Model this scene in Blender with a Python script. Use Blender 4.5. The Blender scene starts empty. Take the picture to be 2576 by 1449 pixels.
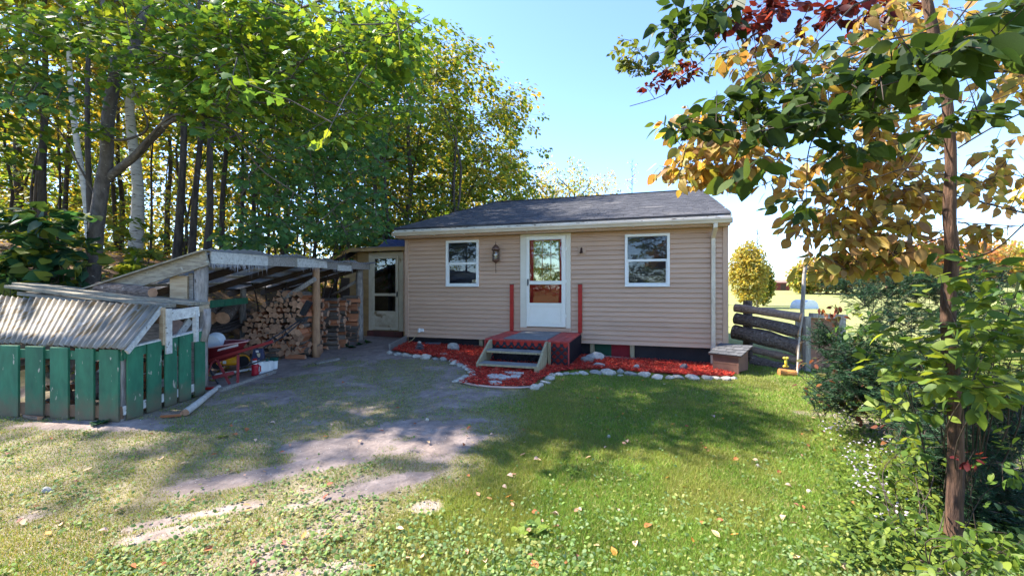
import bpy, math, random
import numpy as np
from mathutils import Vector, Matrix

random.seed(7)
rng = np.random.default_rng(7)
sc = bpy.context.scene
COL = sc.collection
R = math.radians

# ------------------------------------------------------------------ camera, sky, sun, exposure
CAM_Z = 1.6
cam_data = bpy.data.cameras.new('camera')
cam = bpy.data.objects.new('camera', cam_data)
COL.objects.link(cam)
cam.location = (0, 0, CAM_Z)
cam.rotation_euler = (R(90), 0, 0)
cam_data.sensor_width = 36
cam_data.lens = 36 * 1075 / 2576
cam_data.clip_start = 0.05
cam_data.clip_end = 5000
sc.camera = cam

SUN_EL = R(49)
SUN_AZ = Vector((-0.97, 0.25)).normalized()      # horizontal direction towards the sun (behind the woods, to the left)
w = bpy.data.worlds.new('World')
sc.world = w
w.use_nodes = True
wn = w.node_tree.nodes
wl = w.node_tree.links
for n_ in list(wn):
    wn.remove(n_)
wo = wn.new('ShaderNodeOutputWorld')
bg = wn.new('ShaderNodeBackground')
sky = wn.new('ShaderNodeTexSky')
sky.sky_type = 'NISHITA'
sky.sun_disc = False
sky.sun_elevation = SUN_EL
sky.sun_rotation = math.atan2(SUN_AZ.x, SUN_AZ.y)
sky.altitude = 3000
sky.air_density = 1.0
sky.dust_density = 0.8
sky.ozone_density = 4.0
bg.inputs['Strength'].default_value = 0.09
wl.new(sky.outputs[0], bg.inputs[0])
wl.new(bg.outputs[0], wo.inputs[0])

sd = bpy.data.lights.new('sun', 'SUN')
sd.energy = 3.0
sd.angle = R(1.0)
sd.color = (1.0, 0.93, 0.80)
so = bpy.data.objects.new('sun', sd)
COL.objects.link(so)
sun_vec = Vector((SUN_AZ.x * math.cos(SUN_EL), SUN_AZ.y * math.cos(SUN_EL), math.sin(SUN_EL)))
so.rotation_euler = sun_vec.to_track_quat('Z', 'Y').to_euler()
so.location = sun_vec * 60

sc.view_settings.view_transform = 'Standard'
sc.view_settings.look = 'None'
sc.view_settings.exposure = 2.78
sc.view_settings.gamma = 1.0
sc.view_settings.use_curve_mapping = False
sc.cycles.max_bounces = 8
sc.cycles.diffuse_bounces = 4
sc.cycles.glossy_bounces = 3
sc.cycles.transmission_bounces = 6
sc.cycles.transparent_max_bounces = 12
sc.cycles.caustics_reflective = False
sc.cycles.caustics_refractive = False
sc.cycles.sample_clamp_indirect = 6

# ------------------------------------------------------------------ numbers
def S(t):
    t = np.clip(t, 0, 1)
    return t * t * (3 - 2 * t)

_LAT = rng.random((8, 128, 128))
def vnoise(x, y, f, seed=0):
    x = np.asarray(x, float) * f + 31.7 * seed
    y = np.asarray(y, float) * f + 17.3 * seed
    xi = np.floor(x).astype(int); yi = np.floor(y).astype(int)
    fx = x - xi; fy = y - yi
    fx = fx * fx * (3 - 2 * fx); fy = fy * fy * (3 - 2 * fy)
    L = _LAT[seed % 8]
    a = L[xi % 128, yi % 128]; b = L[(xi + 1) % 128, yi % 128]
    c = L[xi % 128, (yi + 1) % 128]; d = L[(xi + 1) % 128, (yi + 1) % 128]
    return (a * (1 - fx) + b * fx) * (1 - fy) + (c * (1 - fx) + d * fx) * fy
def fbm(x, y, f, octs=4, seed=0):
    v = 0; a = 1; t = 0
    for i in range(octs):
        v = v + a * vnoise(x, y, f * 2 ** i, seed + i); t += a; a *= 0.55
    return v / t

def H(x, y):
    """height of the ground"""
    x = np.asarray(x, float); y = np.asarray(y, float)
    tilt = np.clip(-0.03 * (x - 4.6), 0, 0.27) * S((y - 3) / 5.5)
    hill = 3.2 * (1 - np.exp(-np.maximum(0, -x - 5.4) / 5)) * S((y - 4.8) / 3.0)
    field = 1.5 * S((y - 45) / 80) + 0.02 * np.maximum(0, y - 150) * S((y - 150) / 200)
    tilt = tilt - 0.09 * S((-x - 3.0) / 1.0) * S((y - 6) / 1.5) * (1 - S((y - 10) / 1.5))
    dip = -0.35 * S((y - 12) / 10) * S((x - 3) / 4)
    near = np.exp(-np.maximum(0, y - 14) / 6) * np.exp(-np.maximum(0, np.abs(x) - 9) / 5)
    bumps = (fbm(x, y, 0.7, 4, 2) - 0.5) * 0.07 * near
    return tilt + hill + field + dip + bumps

F = 1075.0
def at(px, py, Y):
    """the point that the photograph (2576 wide) shows at px, py when it stands Y metres away"""
    return Vector(((px - 1288) / F * Y, Y, CAM_Z - (py - 724.5) / F * Y))
_YS = np.concatenate([np.arange(1.2, 30, 0.02), np.arange(30, 300, 0.5)])
def G(px, py):
    """the point of the ground under a pixel of the photograph"""
    X = (px - 1288) / F * _YS
    Z = CAM_Z - (py - 724.5) / F * _YS
    d = Z - H(X, _YS)
    k = int(np.argmax(d < 0)) if (d < 0).any() else len(_YS) - 1
    k = max(k, 1)
    t = d[k - 1] / (d[k - 1] - d[k] + 1e-9)
    Y = _YS[k - 1] + t * (_YS[k] - _YS[k - 1])
    X = (px - 1288) / F * Y
    return Vector((X, Y, float(H(X, Y))))

# ------------------------------------------------------------------ mesh building
def tag(o, label=None, cat=None, group=None, kind=None):
    if label: o['label'] = label
    if cat: o['category'] = cat
    if group: o['group'] = group
    if kind: o['kind'] = kind
    return o

def empty(name, loc=(0, 0, 0), rz=0.0):
    o = bpy.data.objects.new(name, None)
    COL.objects.link(o)
    o.location = loc
    o.rotation_euler = (0, 0, rz)
    o.empty_display_size = 0.1
    return o

def rotm(rx=0, ry=0, rz=0):
    return Matrix.Rotation(rz, 3, 'Z') @ Matrix.Rotation(ry, 3, 'Y') @ Matrix.Rotation(rx, 3, 'X')

class MB:
    def __init__(s):
        s.v = []; s.f = []; s.m = []
    def add(s, verts, faces, mi=0):
        k = len(s.v)
        s.v += [tuple(p) for p in verts]
        s.f += [tuple(i + k for i in f) for f in faces]
        s.m += [mi] * len(faces)
        return s
    def box(s, x0, x1, y0, y1, z0, z1, mi=0):
        vs = [(x0, y0, z0), (x1, y0, z0), (x1, y1, z0), (x0, y1, z0), (x0, y0, z1), (x1, y0, z1), (x1, y1, z1), (x0, y1, z1)]
        return s.add(vs, [(0, 3, 2, 1), (4, 5, 6, 7), (0, 1, 5, 4), (1, 2, 6, 5), (2, 3, 7, 6), (3, 0, 4, 7)], mi)
    def obox(s, c, size, rot=None, mi=0):
        rot = rot or Matrix.Identity(3)
        c = Vector(c); hx, hy, hz = [q / 2 for q in size]
        vs = [c + rot @ Vector(p) for p in [(-hx, -hy, -hz), (hx, -hy, -hz), (hx, hy, -hz), (-hx, hy, -hz), (-hx, -hy, hz), (hx, -hy, hz), (hx, hy, hz), (-hx, hy, hz)]]
        return s.add(vs, [(0, 3, 2, 1), (4, 5, 6, 7), (0, 1, 5, 4), (1, 2, 6, 5), (2, 3, 7, 6), (3, 0, 4, 7)], mi)
    def beam(s, a, b, w_, h_, up=(0, 0, 1), mi=0):
        """a bar from a to b, w_ wide, h_ high"""
        a = Vector(a); b = Vector(b); d = (b - a); L = d.length; d.normalize()
        up = Vector(up); side = d.cross(up)
        if side.length < 1e-4: side = d.cross(Vector((1, 0, 0)))
        side.normalize(); up = side.cross(d)
        rot = Matrix((d, side, up)).transposed()
        return s.obox((a + b) / 2, (L, w_, h_), rot, mi)
    def tube(s, pts, radii, seg=8, cap=True, mi=0, jitter=0.0, capmi=None, squash=1.0):
        pts = [Vector(p) for p in pts]
        n = len(pts)
        if not hasattr(radii, '__len__'): radii = [radii] * n
        t0 = (pts[1] - pts[0]).normalized()
        ref = Vector((0, 0, 1)) if abs(t0.z) < 0.9 else Vector((1, 0, 0))
        u = t0.cross(ref).normalized()
        vs = []
        for i, p in enumerate(pts):
            t = (pts[min(i + 1, n - 1)] - pts[max(i - 1, 0)])
            if t.length < 1e-7: t = t0.copy()
            t.normalize()
            u = (u - t * u.dot(t)).normalized()
            v = t.cross(u)
            for k in range(seg):
                a = 2 * math.pi * k / seg
                r = radii[i] * (1 + (random.random() - 0.5) * jitter)
                vs.append(p + (u * math.cos(a) + v * math.sin(a) * squash) * r)
        fs = []
        for i in range(n - 1):
            for k in range(seg):
                k2 = (k + 1) % seg
                fs.append((i * seg + k, i * seg + k2, (i + 1) * seg + k2, (i + 1) * seg + k))
        s.add(vs, fs, mi)
        if cap:
            k0 = len(s.v) - len(vs)
            s.f.append(tuple(k0 + i for i in reversed(range(seg)))); s.m.append(mi if capmi is None else capmi)
            s.f.append(tuple(k0 + (n - 1) * seg + i for i in range(seg))); s.m.append(mi if capmi is None else capmi)
        return s
    def lathe(s, c, prof, seg=16, mi=0):
        """prof: (radius, z) from bottom to top"""
        c = Vector(c); vs = []; fs = []
        for r, z in prof:
            for k in range(seg):
                a = 2 * math.pi * k / seg
                vs.append(c + Vector((r * math.cos(a), r * math.sin(a), z)))
        for i in range(len(prof) - 1):
            for k in range(seg):
                k2 = (k + 1) % seg
                fs.append((i * seg + k, i * seg + k2, (i + 1) * seg + k2, (i + 1) * seg + k))
        fs.append(tuple(reversed(range(seg))))
        fs.append(tuple((len(prof) - 1) * seg + k for k in range(seg)))
        return s.add(vs, fs, mi)
    def mesh(s, name, mats, smooth=False):
        me = bpy.data.meshes.new(name)
        me.from_pydata(s.v, [], s.f)
        for m_ in (mats if isinstance(mats, (list, tuple)) else [mats]):
            me.materials.append(m_)
        if any(s.m):
            me.polygons.foreach_set('material_index', s.m)
        if smooth:
            me.polygons.foreach_set('use_smooth', [True] * len(me.polygons))
        me.update()
        return me
    def build(s, name, mats, parent=None, smooth=False, bevel=0, loc=None):
        me = s.mesh(name, mats, smooth)
        o = bpy.data.objects.new(name, me)
        COL.objects.link(o)
        if loc is not None:
            o.location = loc
        if parent is not None:
            o.parent = parent
        if bevel:
            b = o.modifiers.new('bevel', 'BEVEL'); b.width = bevel; b.segments = 2; b.limit_method = 'ANGLE'; b.angle_limit = R(40)
        return o

def link(name, me, loc=(0, 0, 0), rot=None, scale=1.0, parent=None):
    o = bpy.data.objects.new(name, me)
    COL.objects.link(o)
    if rot is not None:
        m_ = rot.to_4x4() if isinstance(rot, Matrix) else Matrix.Identity(4)
        o.matrix_basis = Matrix.Translation(loc) @ m_ @ Matrix.Diagonal((scale, scale, scale, 1))
    else:
        o.location = loc
        o.scale = (scale,) * 3
    if parent is not None: o.parent = parent
    return o

def tri_mesh(name, V, T, mat, col=None, smooth=False):
    """V (n,3), T (m,3) numpy; col (n,3)"""
    me = bpy.data.meshes.new(name)
    n, m_ = len(V), len(T)
    me.vertices.add(n); me.vertices.foreach_set('co', np.ascontiguousarray(V, dtype=np.float32).ravel())
    me.loops.add(m_ * 3); me.loops.foreach_set('vertex_index', np.ascontiguousarray(T, dtype=np.int32).ravel())
    me.polygons.add(m_)
    me.polygons.foreach_set('loop_start', np.arange(0, m_ * 3, 3, dtype=np.int32))
    me.polygons.foreach_set('loop_total', np.full(m_, 3, dtype=np.int32))
    if smooth: me.polygons.foreach_set('use_smooth', np.ones(m_, dtype=bool))
    if col is not None:
        a = me.attributes.new('Col', 'FLOAT_COLOR', 'POINT')
        c4 = np.ones((n, 4), dtype=np.float32); c4[:, :3] = col
        a.data.foreach_set('color', c4.ravel())
    me.materials.append(mat)
    me.update(calc_edges=True)
    return me

# ------------------------------------------------------------------ materials
def mat(name, c1, c2=None, scale=6, stretch=(1, 1, 1), rough=0.75, bump=0.25, bscale=None, spots=None, var=0.0,
        spec=0.3, metal=0.0, detail=6, spots2=None, bdist=0.01, c3=None):
    m_ = bpy.data.materials.new(name); m_.use_nodes = True
    nt = m_.node_tree; N = nt.nodes; Lk = nt.links
    b = N['Principled BSDF']
    b.inputs['Roughness'].default_value = rough
    b.inputs['Metallic'].default_value = metal
    b.inputs['Specular IOR Level'].default_value = spec
    tc = N.new('ShaderNodeTexCoord'); mp = N.new('ShaderNodeMapping')
    mp.inputs['Scale'].default_value = stretch
    oi = N.new('ShaderNodeObjectInfo')
    ad = N.new('ShaderNodeVectorMath'); ad.operation = 'ADD'
    sc_ = N.new('ShaderNodeVectorMath'); sc_.operation = 'SCALE'; sc_.inputs['Scale'].default_value = 37.0
    cb = N.new('ShaderNodeCombineXYZ')
    for i in range(3): Lk.new(oi.outputs['Random'], cb.inputs[i])
    Lk.new(cb.outputs[0], sc_.inputs[0])
    Lk.new(tc.outputs['Object'], mp.inputs[0]); Lk.new(mp.outputs[0], ad.inputs[0]); Lk.new(sc_.outputs[0], ad.inputs[1])
    vec = ad.outputs[0]
    nz = N.new('ShaderNodeTexNoise'); nz.inputs['Scale'].default_value = scale; nz.inputs['Detail'].default_value = detail
    nz.inputs['Roughness'].default_value = 0.65
    Lk.new(vec, nz.inputs['Vector'])
    cr = N.new('ShaderNodeValToRGB')
    cr.color_ramp.elements[0].position = 0.36; cr.color_ramp.elements[1].position = 0.64
    c2 = c2 or tuple(q * 0.85 for q in c1)
    cr.color_ramp.elements[0].color = (*c1, 1); cr.color_ramp.elements[1].color = (*c2, 1)
    if c3:
        e = cr.color_ramp.elements.new(0.5); e.color = (*c3, 1)
    Lk.new(nz.outputs['Fac'], cr.inputs[0])
    colo = cr.outputs[0]
    for sp in (spots, spots2):
        if sp:
            sc2, thr, cc = sp[:3]
            st = sp[3] if len(sp) > 3 else (1, 1, 1)
            mp2 = N.new('ShaderNodeMapping'); mp2.inputs['Scale'].default_value = st
            ad2 = N.new('ShaderNodeVectorMath'); ad2.operation = 'ADD'
            Lk.new(tc.outputs['Object'], mp2.inputs[0]); Lk.new(mp2.outputs[0], ad2.inputs[0]); Lk.new(sc_.outputs[0], ad2.inputs[1])
            n2 = N.new('ShaderNodeTexNoise'); n2.inputs['Scale'].default_value = sc2; n2.inputs['Detail'].default_value = 5
            Lk.new(ad2.outputs[0], n2.inputs['Vector'])
            r2 = N.new('ShaderNodeValToRGB'); r2.color_ramp.elements[0].position = thr; r2.color_ramp.elements[1].position = thr + 0.05
            Lk.new(n2.outputs['Fac'], r2.inputs[0])
            mx = N.new('ShaderNodeMixRGB'); mx.inputs['Color2'].default_value = (*cc, 1)
            Lk.new(r2.outputs[0], mx.inputs[0]); Lk.new(colo, mx.inputs[1]); colo = mx.outputs[0]
    if var:
        hs = N.new('ShaderNodeHueSaturation')
        mr = N.new('ShaderNodeMapRange'); mr.inputs['To Min'].default_value = 1 - var; mr.inputs['To Max'].default_value = 1 + var
        Lk.new(oi.outputs['Random'], mr.inputs['Value']); Lk.new(mr.outputs[0], hs.inputs['Value'])
        Lk.new(colo, hs.inputs['Color']); colo = hs.outputs[0]
    Lk.new(colo, b.inputs['Base Color'])
    if bump:
        nb = N.new('ShaderNodeTexNoise'); nb.inputs['Scale'].default_value = bscale or scale * 3; nb.inputs['Detail'].default_value = 6
        Lk.new(vec, nb.inputs['Vector'])
        bp = N.new('ShaderNodeBump'); bp.inputs['Strength'].default_value = bump; bp.inputs['Distance'].default_value = bdist
        Lk.new(nb.outputs['Fac'], bp.inputs['Height']); Lk.new(bp.outputs[0], b.inputs['Normal'])
    return m_

def attr_mat(name, rough=0.6, trans=0.0, tcol=(1.5, 1.35, 0.5), spec=0.3, bump=0.0, var=0.0, bscale=40, nvar=0.0, nscale=30):
    m_ = bpy.data.materials.new(name); m_.use_nodes = True
    nt = m_.node_tree; N = nt.nodes; Lk = nt.links
    b = N['Principled BSDF']; b.inputs['Roughness'].default_value = rough; b.inputs['Specular IOR Level'].default_value = spec
    at_ = N.new('ShaderNodeAttribute'); at_.attribute_name = 'Col'
    colo = at_.outputs['Color']
    tc = N.new('ShaderNodeTexCoord')
    if nvar:
        nz = N.new('ShaderNodeTexNoise'); nz.inputs['Scale'].default_value = nscale; nz.inputs['Detail'].default_value = 8; nz.inputs['Roughness'].default_value = 0.7
        Lk.new(tc.outputs['Object'], nz.inputs['Vector'])
        mr = N.new('ShaderNodeMapRange'); mr.inputs['From Min'].default_value = 0.3; mr.inputs['From Max'].default_value = 0.7
        mr.inputs['To Min'].default_value = 1 - nvar; mr.inputs['To Max'].default_value = 1 + nvar
        Lk.new(nz.outputs['Fac'], mr.inputs['Value'])
        hs = N.new('ShaderNodeHueSaturation'); Lk.new(mr.outputs[0], hs.inputs['Value']); Lk.new(colo, hs.inputs['Color']); colo = hs.outputs[0]
    Lk.new(colo, b.inputs['Base Color'])
    if bump:
        nb = N.new('ShaderNodeTexNoise'); nb.inputs['Scale'].default_value = bscale; nb.inputs['Detail'].default_value = 8
        Lk.new(tc.outputs['Object'], nb.inputs['Vector'])
        bp = N.new('ShaderNodeBump'); bp.inputs['Strength'].default_value = bump; bp.inputs['Distance'].default_value = 0.02
        Lk.new(nb.outputs['Fac'], bp.inputs['Height']); Lk.new(bp.outputs[0], b.inputs['Normal'])
    if trans:
        tr = N.new('ShaderNodeBsdfTranslucent')
        ml = N.new('ShaderNodeMixRGB'); ml.blend_type = 'MULTIPLY'; ml.inputs[0].default_value = 1; ml.inputs['Color2'].default_value = (*tcol, 1)
        ml.use_clamp = False
        Lk.new(colo, ml.inputs[1]); Lk.new(ml.outputs[0], tr.inputs['Color'])
        mx = N.new('ShaderNodeMixShader'); mx.inputs[0].default_value = trans
        Lk.new(b.outputs[0], mx.inputs[1]); Lk.new(tr.outputs[0], mx.inputs[2])
        Lk.new(mx.outputs[0], N['Material Output'].inputs['Surface'])
    return m_

def glass_mat(name, tint=(0.9, 0.95, 1.0), rough=0.02, refl=0.12):
    m_ = bpy.data.materials.new(name); m_.use_nodes = True
    nt = m_.node_tree; N = nt.nodes; Lk = nt.links
    N.remove(N['Principled BSDF'])
    tr = N.new('ShaderNodeBsdfTransparent'); tr.inputs['Color'].default_value = (*tint, 1)
    gl = N.new('ShaderNodeBsdfGlossy'); gl.inputs['Roughness'].default_value = rough
    fr = N.new('ShaderNodeFresnel'); fr.inputs['IOR'].default_value = 1.5
    ad = N.new('ShaderNodeMath'); ad.operation = 'ADD'; ad.inputs[1].default_value = refl; ad.use_clamp = True
    Lk.new(fr.outputs[0], ad.inputs[0])
    mx = N.new('ShaderNodeMixShader'); Lk.new(ad.outputs[0], mx.inputs[0]); Lk.new(tr.outputs[0], mx.inputs[1]); Lk.new(gl.outputs[0], mx.inputs[2])
    Lk.new(mx.outputs[0], N['Material Output'].inputs['Surface'])
    return m_

LEAF = attr_mat('leaf', rough=0.5, trans=0.5, tcol=(1.6, 1.4, 0.7), spec=0.3, nvar=0.22, nscale=34)
GRASSM = attr_mat('grass_blade', rough=0.6, trans=0.35, tcol=(1.4, 1.3, 0.6), spec=0.2)
SOIL = attr_mat('soil', rough=0.95, spec=0.1, bump=0.9, bscale=22, nvar=0.30, nscale=9)
MULCH = attr_mat('mulch_chip', rough=0.8, spec=0.2)
M_grey = mat('weathered_wood', (0.34, 0.31, 0.28), (0.17, 0.15, 0.135), 5, (1, 8, 8), bump=0.4, var=0.18)
M_greyv = mat('weathered_wood_vertical', (0.36, 0.33, 0.31), (0.17, 0.15, 0.14), 5, (8, 8, 1), bump=0.4, var=0.15)
M_pine = mat('raw_pine', (0.50, 0.38, 0.25), (0.33, 0.23, 0.14), 4, (1, 9, 9), bump=0.25, var=0.12)
M_white_old = mat('chipped_white_board', (0.62, 0.60, 0.56), (0.42, 0.40, 0.38), 4, (1, 5, 5), bump=0.25, var=0.1, spots=(9, 0.62, (0.2, 0.17, 0.14), (1, 3, 3)))
M_siding = mat('tan_vinyl_siding', (0.54, 0.345, 0.235), (0.49, 0.315, 0.215), 1.6, (1, 1, 3), rough=0.5, bump=0.12, bscale=30, var=0.05, spec=0.3, spots=(5, 0.64, (0.44, 0.285, 0.195), (0.5, 1, 5)), spots2=(26, 0.74, (0.22, 0.15, 0.11)))
M_trim = mat('tan_trim', (0.50, 0.325, 0.225), (0.46, 0.295, 0.205), 2, rough=0.5, bump=0.05)
M_white = mat('white_vinyl', (0.78, 0.77, 0.74), (0.72, 0.71, 0.68), 3, rough=0.4, bump=0.04)
M_cream = mat('cream_paint', (0.70, 0.64, 0.53), (0.64, 0.58, 0.47), 3, rough=0.5, bump=0.08)
M_gutter = mat('almond_gutter', (0.66, 0.56, 0.44), (0.56, 0.46, 0.35), 2, (1, 1, 1), rough=0.45, bump=0.05)
M_fascia = mat('peeling_white_fascia', (0.66, 0.64, 0.60), (0.55, 0.52, 0.48), 3, (1, 3, 3), bump=0.3, spots=(7, 0.60, (0.13, 0.08, 0.06), (1, 2, 6)))
M_shingle = mat('grey_asphalt_shingle', (0.085, 0.085, 0.10), (0.045, 0.046, 0.056), 6, (1, 1, 1), rough=0.95, bump=0.5, bscale=180, spots=(1.2, 0.62, (0.12, 0.115, 0.12), (1, 3, 1)), detail=8)
M_dark = mat('black_skirting', (0.012, 0.012, 0.017), (0.022, 0.02, 0.024), 5, rough=0.7, bump=0.2, spots=(14, 0.68, (0.08, 0.05, 0.035)))
M_red = mat('red_paint', (0.42, 0.018, 0.012), (0.34, 0.014, 0.010), 4, rough=0.45, bump=0.06)
M_redwood = mat('worn_red_deck_paint', (0.42, 0.06, 0.055), (0.33, 0.04, 0.038), 5, (4, 1, 4), rough=0.6, bump=0.2, spots=(12, 0.66, (0.42, 0.30, 0.26)), var=0.08)
M_navy = mat('black_lattice', (0.012, 0.012, 0.022), (0.02, 0.018, 0.03), 10, rough=0.6, bump=0.1)
M_green = mat('worn_green_paint', (0.03, 0.155, 0.085), (0.02, 0.10, 0.058), 3, (3, 3, 1), rough=0.6, bump=0.2, var=0.12, spots=(7, 0.66, (0.42, 0.38, 0.31), (2.5, 2.5, 1)))
def add_mud(m_, col, h0, h1):
    nt = m_.node_tree; N = nt.nodes; Lk = nt.links; b = N['Principled BSDF']
    src = b.inputs['Base Color'].links[0].from_socket
    tc = N.new('ShaderNodeTexCoord'); sp = N.new('ShaderNodeSeparateXYZ'); nz = N.new('ShaderNodeTexNoise'); nz.inputs['Scale'].default_value = 9; nz.inputs['Detail'].default_value = 6
    Lk.new(tc.outputs['Object'], sp.inputs[0]); Lk.new(tc.outputs['Object'], nz.inputs['Vector'])
    m1 = N.new('ShaderNodeMath'); m1.operation = 'MULTIPLY_ADD'; m1.inputs[1].default_value = 0.45; Lk.new(nz.outputs['Fac'], m1.inputs[0]); Lk.new(sp.outputs['Z'], m1.inputs[2])
    mr = N.new('ShaderNodeMapRange'); mr.inputs['From Min'].default_value = h0 + 0.22; mr.inputs['From Max'].default_value = h1 + 0.22; mr.inputs['To Min'].default_value = 0.85; mr.inputs['To Max'].default_value = 0.0
    Lk.new(m1.outputs[0], mr.inputs['Value'])
    mx = N.new('ShaderNodeMixRGB'); mx.inputs['Color2'].default_value = (*col, 1); Lk.new(mr.outputs[0], mx.inputs[0]); Lk.new(src, mx.inputs[1]); Lk.new(mx.outputs[0], b.inputs['Base Color'])
add_mud(M_green, (0.13, 0.09, 0.06), 0.02, 0.36)
M_metal = mat('corrugated_metal', (0.27, 0.25, 0.235), (0.17, 0.14, 0.10), 1.6, (7, 1, 1), rough=0.5, bump=0.1, spots=(3, 0.54, (0.17, 0.115, 0.06), (9, 0.6, 0.6)), spots2=(8, 0.64, (0.36, 0.345, 0.33), (1, 0.6, 0.6)), metal=0.15)
M_tread = mat('grey_tread', (0.24, 0.24, 0.235), (0.15, 0.15, 0.15), 6, (1, 6, 6), bump=0.25)
M_ptwood = mat('pressure_treated', (0.38, 0.33, 0.21), (0.25, 0.20, 0.12), 4, (6, 6, 1), bump=0.25, spots=(9, 0.68, (0.15, 0.11, 0.07)))
M_bark = mat('grey_bark', (0.09, 0.07, 0.058), (0.035, 0.027, 0.023), 12, (1, 1, 0.25), rough=0.95, bump=0.9, bscale=30, spots=(6, 0.68, (0.16, 0.145, 0.13)), bdist=0.02)
M_barkm = mat('pale_maple_bark', (0.13, 0.11, 0.10), (0.065, 0.052, 0.048), 12, (1, 1, 0.5), rough=0.95, bump=0.7, bscale=26, spots=(10, 0.66, (0.36, 0.34, 0.32), (1, 1, 3)), bdist=0.015)
M_birch = mat('birch_bark', (0.55, 0.50, 0.44), (0.40, 0.35, 0.30), 4, (1, 1, 4), rough=0.8, bump=0.3, spots=(5, 0.60, (0.05, 0.04, 0.035), (1, 1, 5)))
M_barkr = mat('furrowed_brown_bark', (0.125, 0.068, 0.042), (0.038, 0.021, 0.016), 9, (3, 3, 0.5), rough=0.95, bump=1.0, bscale=14, bdist=0.03)
M_twig = mat('twig', (0.06, 0.042, 0.035), (0.03, 0.022, 0.018), 20, bump=0)
M_post = mat('peeled_log_post', (0.42, 0.24, 0.13), (0.28, 0.15, 0.085), 5, (4, 4, 1), bump=0.4, spots=(8, 0.68, (0.10, 0.07, 0.05)))
M_postg = mat('grey_log_post', (0.34, 0.30, 0.27), (0.17, 0.145, 0.13), 6, (4, 4, 1), bump=0.6, spots=(7, 0.66, (0.08, 0.06, 0.05)))
M_stone = mat('field_stone', (0.40, 0.38, 0.34), (0.26, 0.245, 0.225), 3, rough=0.9, bump=0.5, var=0.28, spots=(9, 0.62, (0.52, 0.50, 0.46)), spots2=(4, 0.66, (0.17, 0.15, 0.12)))
M_slate = mat('dark_slate', (0.11, 0.11, 0.13), (0.07, 0.07, 0.085), 5, rough=0.8, bump=0.3, var=0.15)
M_flag = mat('pale_flagstone', (0.50, 0.47, 0.44), (0.40, 0.37, 0.34), 4, rough=0.9, bump=0.3, spots=(8, 0.62, (0.36, 0.20, 0.16)))
M_logbark = mat('firewood_bark', (0.20, 0.155, 0.125), (0.075, 0.055, 0.045), 9, (0.6, 4, 4), bump=0.7, var=0.35)
M_logwood = mat('split_wood', (0.46, 0.18, 0.085), (0.30, 0.11, 0.055), 5, (0.7, 6, 6), bump=0.35, var=0.28)
M_logend = mat('cut_end', (0.46, 0.26, 0.16), (0.31, 0.165, 0.10), 9, bump=0.25, var=0.28, spots=(6, 0.66, (0.20, 0.13, 0.09)))
M_bigbark = mat('rough_log_bark', (0.20, 0.155, 0.135), (0.07, 0.05, 0.042), 14, (0.7, 2, 2), rough=0.95, bump=1.0, bscale=20, bdist=0.03, var=0.15, spots=(11, 0.64, (0.30, 0.26, 0.235)))
M_biglog = mat('bare_log', (0.34, 0.235, 0.18), (0.19, 0.125, 0.095), 5, (0.7, 5, 5), bump=0.6, spots=(5, 0.64, (0.09, 0.065, 0.055), (0.6, 2, 2)))
M_ply = mat('yellowed_plywood', (0.42, 0.26, 0.11), (0.32, 0.19, 0.085), 3, (1, 1, 3), bump=0.15)
M_brown = mat('brown_painted_box', (0.17, 0.085, 0.062), (0.125, 0.062, 0.048), 4, bump=0.15, var=0.08)
M_black = mat('black_metal', (0.015, 0.015, 0.018), (0.025, 0.025, 0.03), 10, rough=0.4, bump=0.05, spec=0.5)
M_rubber = mat('black_rubber', (0.02, 0.02, 0.024), (0.03, 0.03, 0.035), 10, rough=0.8, bump=0.1)
# ------------------------------------------------------------------ ground: one sheet out to the horizon
def _axis(parts):
    a = []
    for lo, hi, st in parts:
        a.append(np.arange(lo, hi, st))
    return np.unique(np.round(np.concatenate(a), 4))
gx = _axis([(-1800, -400, 200), (-400, -100, 30), (-100, -30, 5), (-30, -9, 0.6), (-9, -5.5, 0.12), (-5.5, 5.5, 0.05), (5.5, 9, 0.15), (9, 30, 0.8), (30, 100, 5), (100, 400, 30), (400, 2001, 200)])
gy = _axis([(-400, -60, 40), (-60, -10, 5), (-10, 1.5, 0.5), (1.5, 10, 0.05), (10, 14, 0.15), (14, 30, 0.6), (30, 100, 3), (100, 400, 20), (400, 2601, 200)])

# bare patches of the yard: centre and half sizes read off the photograph's ground
BARE = []
for px, py, rx, ry, st, ang in [(1010, 1085, 0.75, 0.33, 1.0, 0.2), (900, 1120, 0.7, 0.32, 0.9, 0.2), (1100, 1110, 0.45, 0.28, 0.9, 0.1), (760, 1175, 0.75, 0.12, 0.85, 0.35),
                            (620, 1205, 0.6, 0.12, 0.75, 0.35), (980, 1215, 0.45, 0.10, 0.8, 0.5), (840, 1250, 0.35, 0.07, 0.75, 0.5), (480, 1300, 0.5, 0.08, 0.7, 0.45), (900, 900, 0.8, 0.3, 0.35, 0.0),
                            (800, 930, 0.7, 0.25, 0.6, 0.3), (640, 1000, 0.6, 0.2, 0.5, 0.5), (420, 1340, 0.3, 0.10, 0.6, 0.4), (1075, 1275, 0.13, 0.08, 0.6, 0), (980, 850, 0.9, 0.6, 1.0, 0),
                            (900, 1430, 0.22, 0.08, 0.45, 0), (1180, 1060, 0.35, 0.10, 0.7, 0.1), (1010, 900, 0.8, 0.25, 0.6, 0), (250, 1070, 1.2, 0.14, 0.8, 0.0), (560, 960, 0.4, 0.5, 0.8, 0.3),
                            (2360, 1440, 0.2, 0.2, 0.8, 0), (1720, 1385, 0.22, 0.09, 0.45, 0), (2090, 1310, 0.15, 0.5, 0.35, 0.5), (2040, 1040, 0.35, 0.2, 0.4, 0)]:
    p = G(px, py); BARE.append((p.x, p.y, rx, ry, st, ang))
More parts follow.
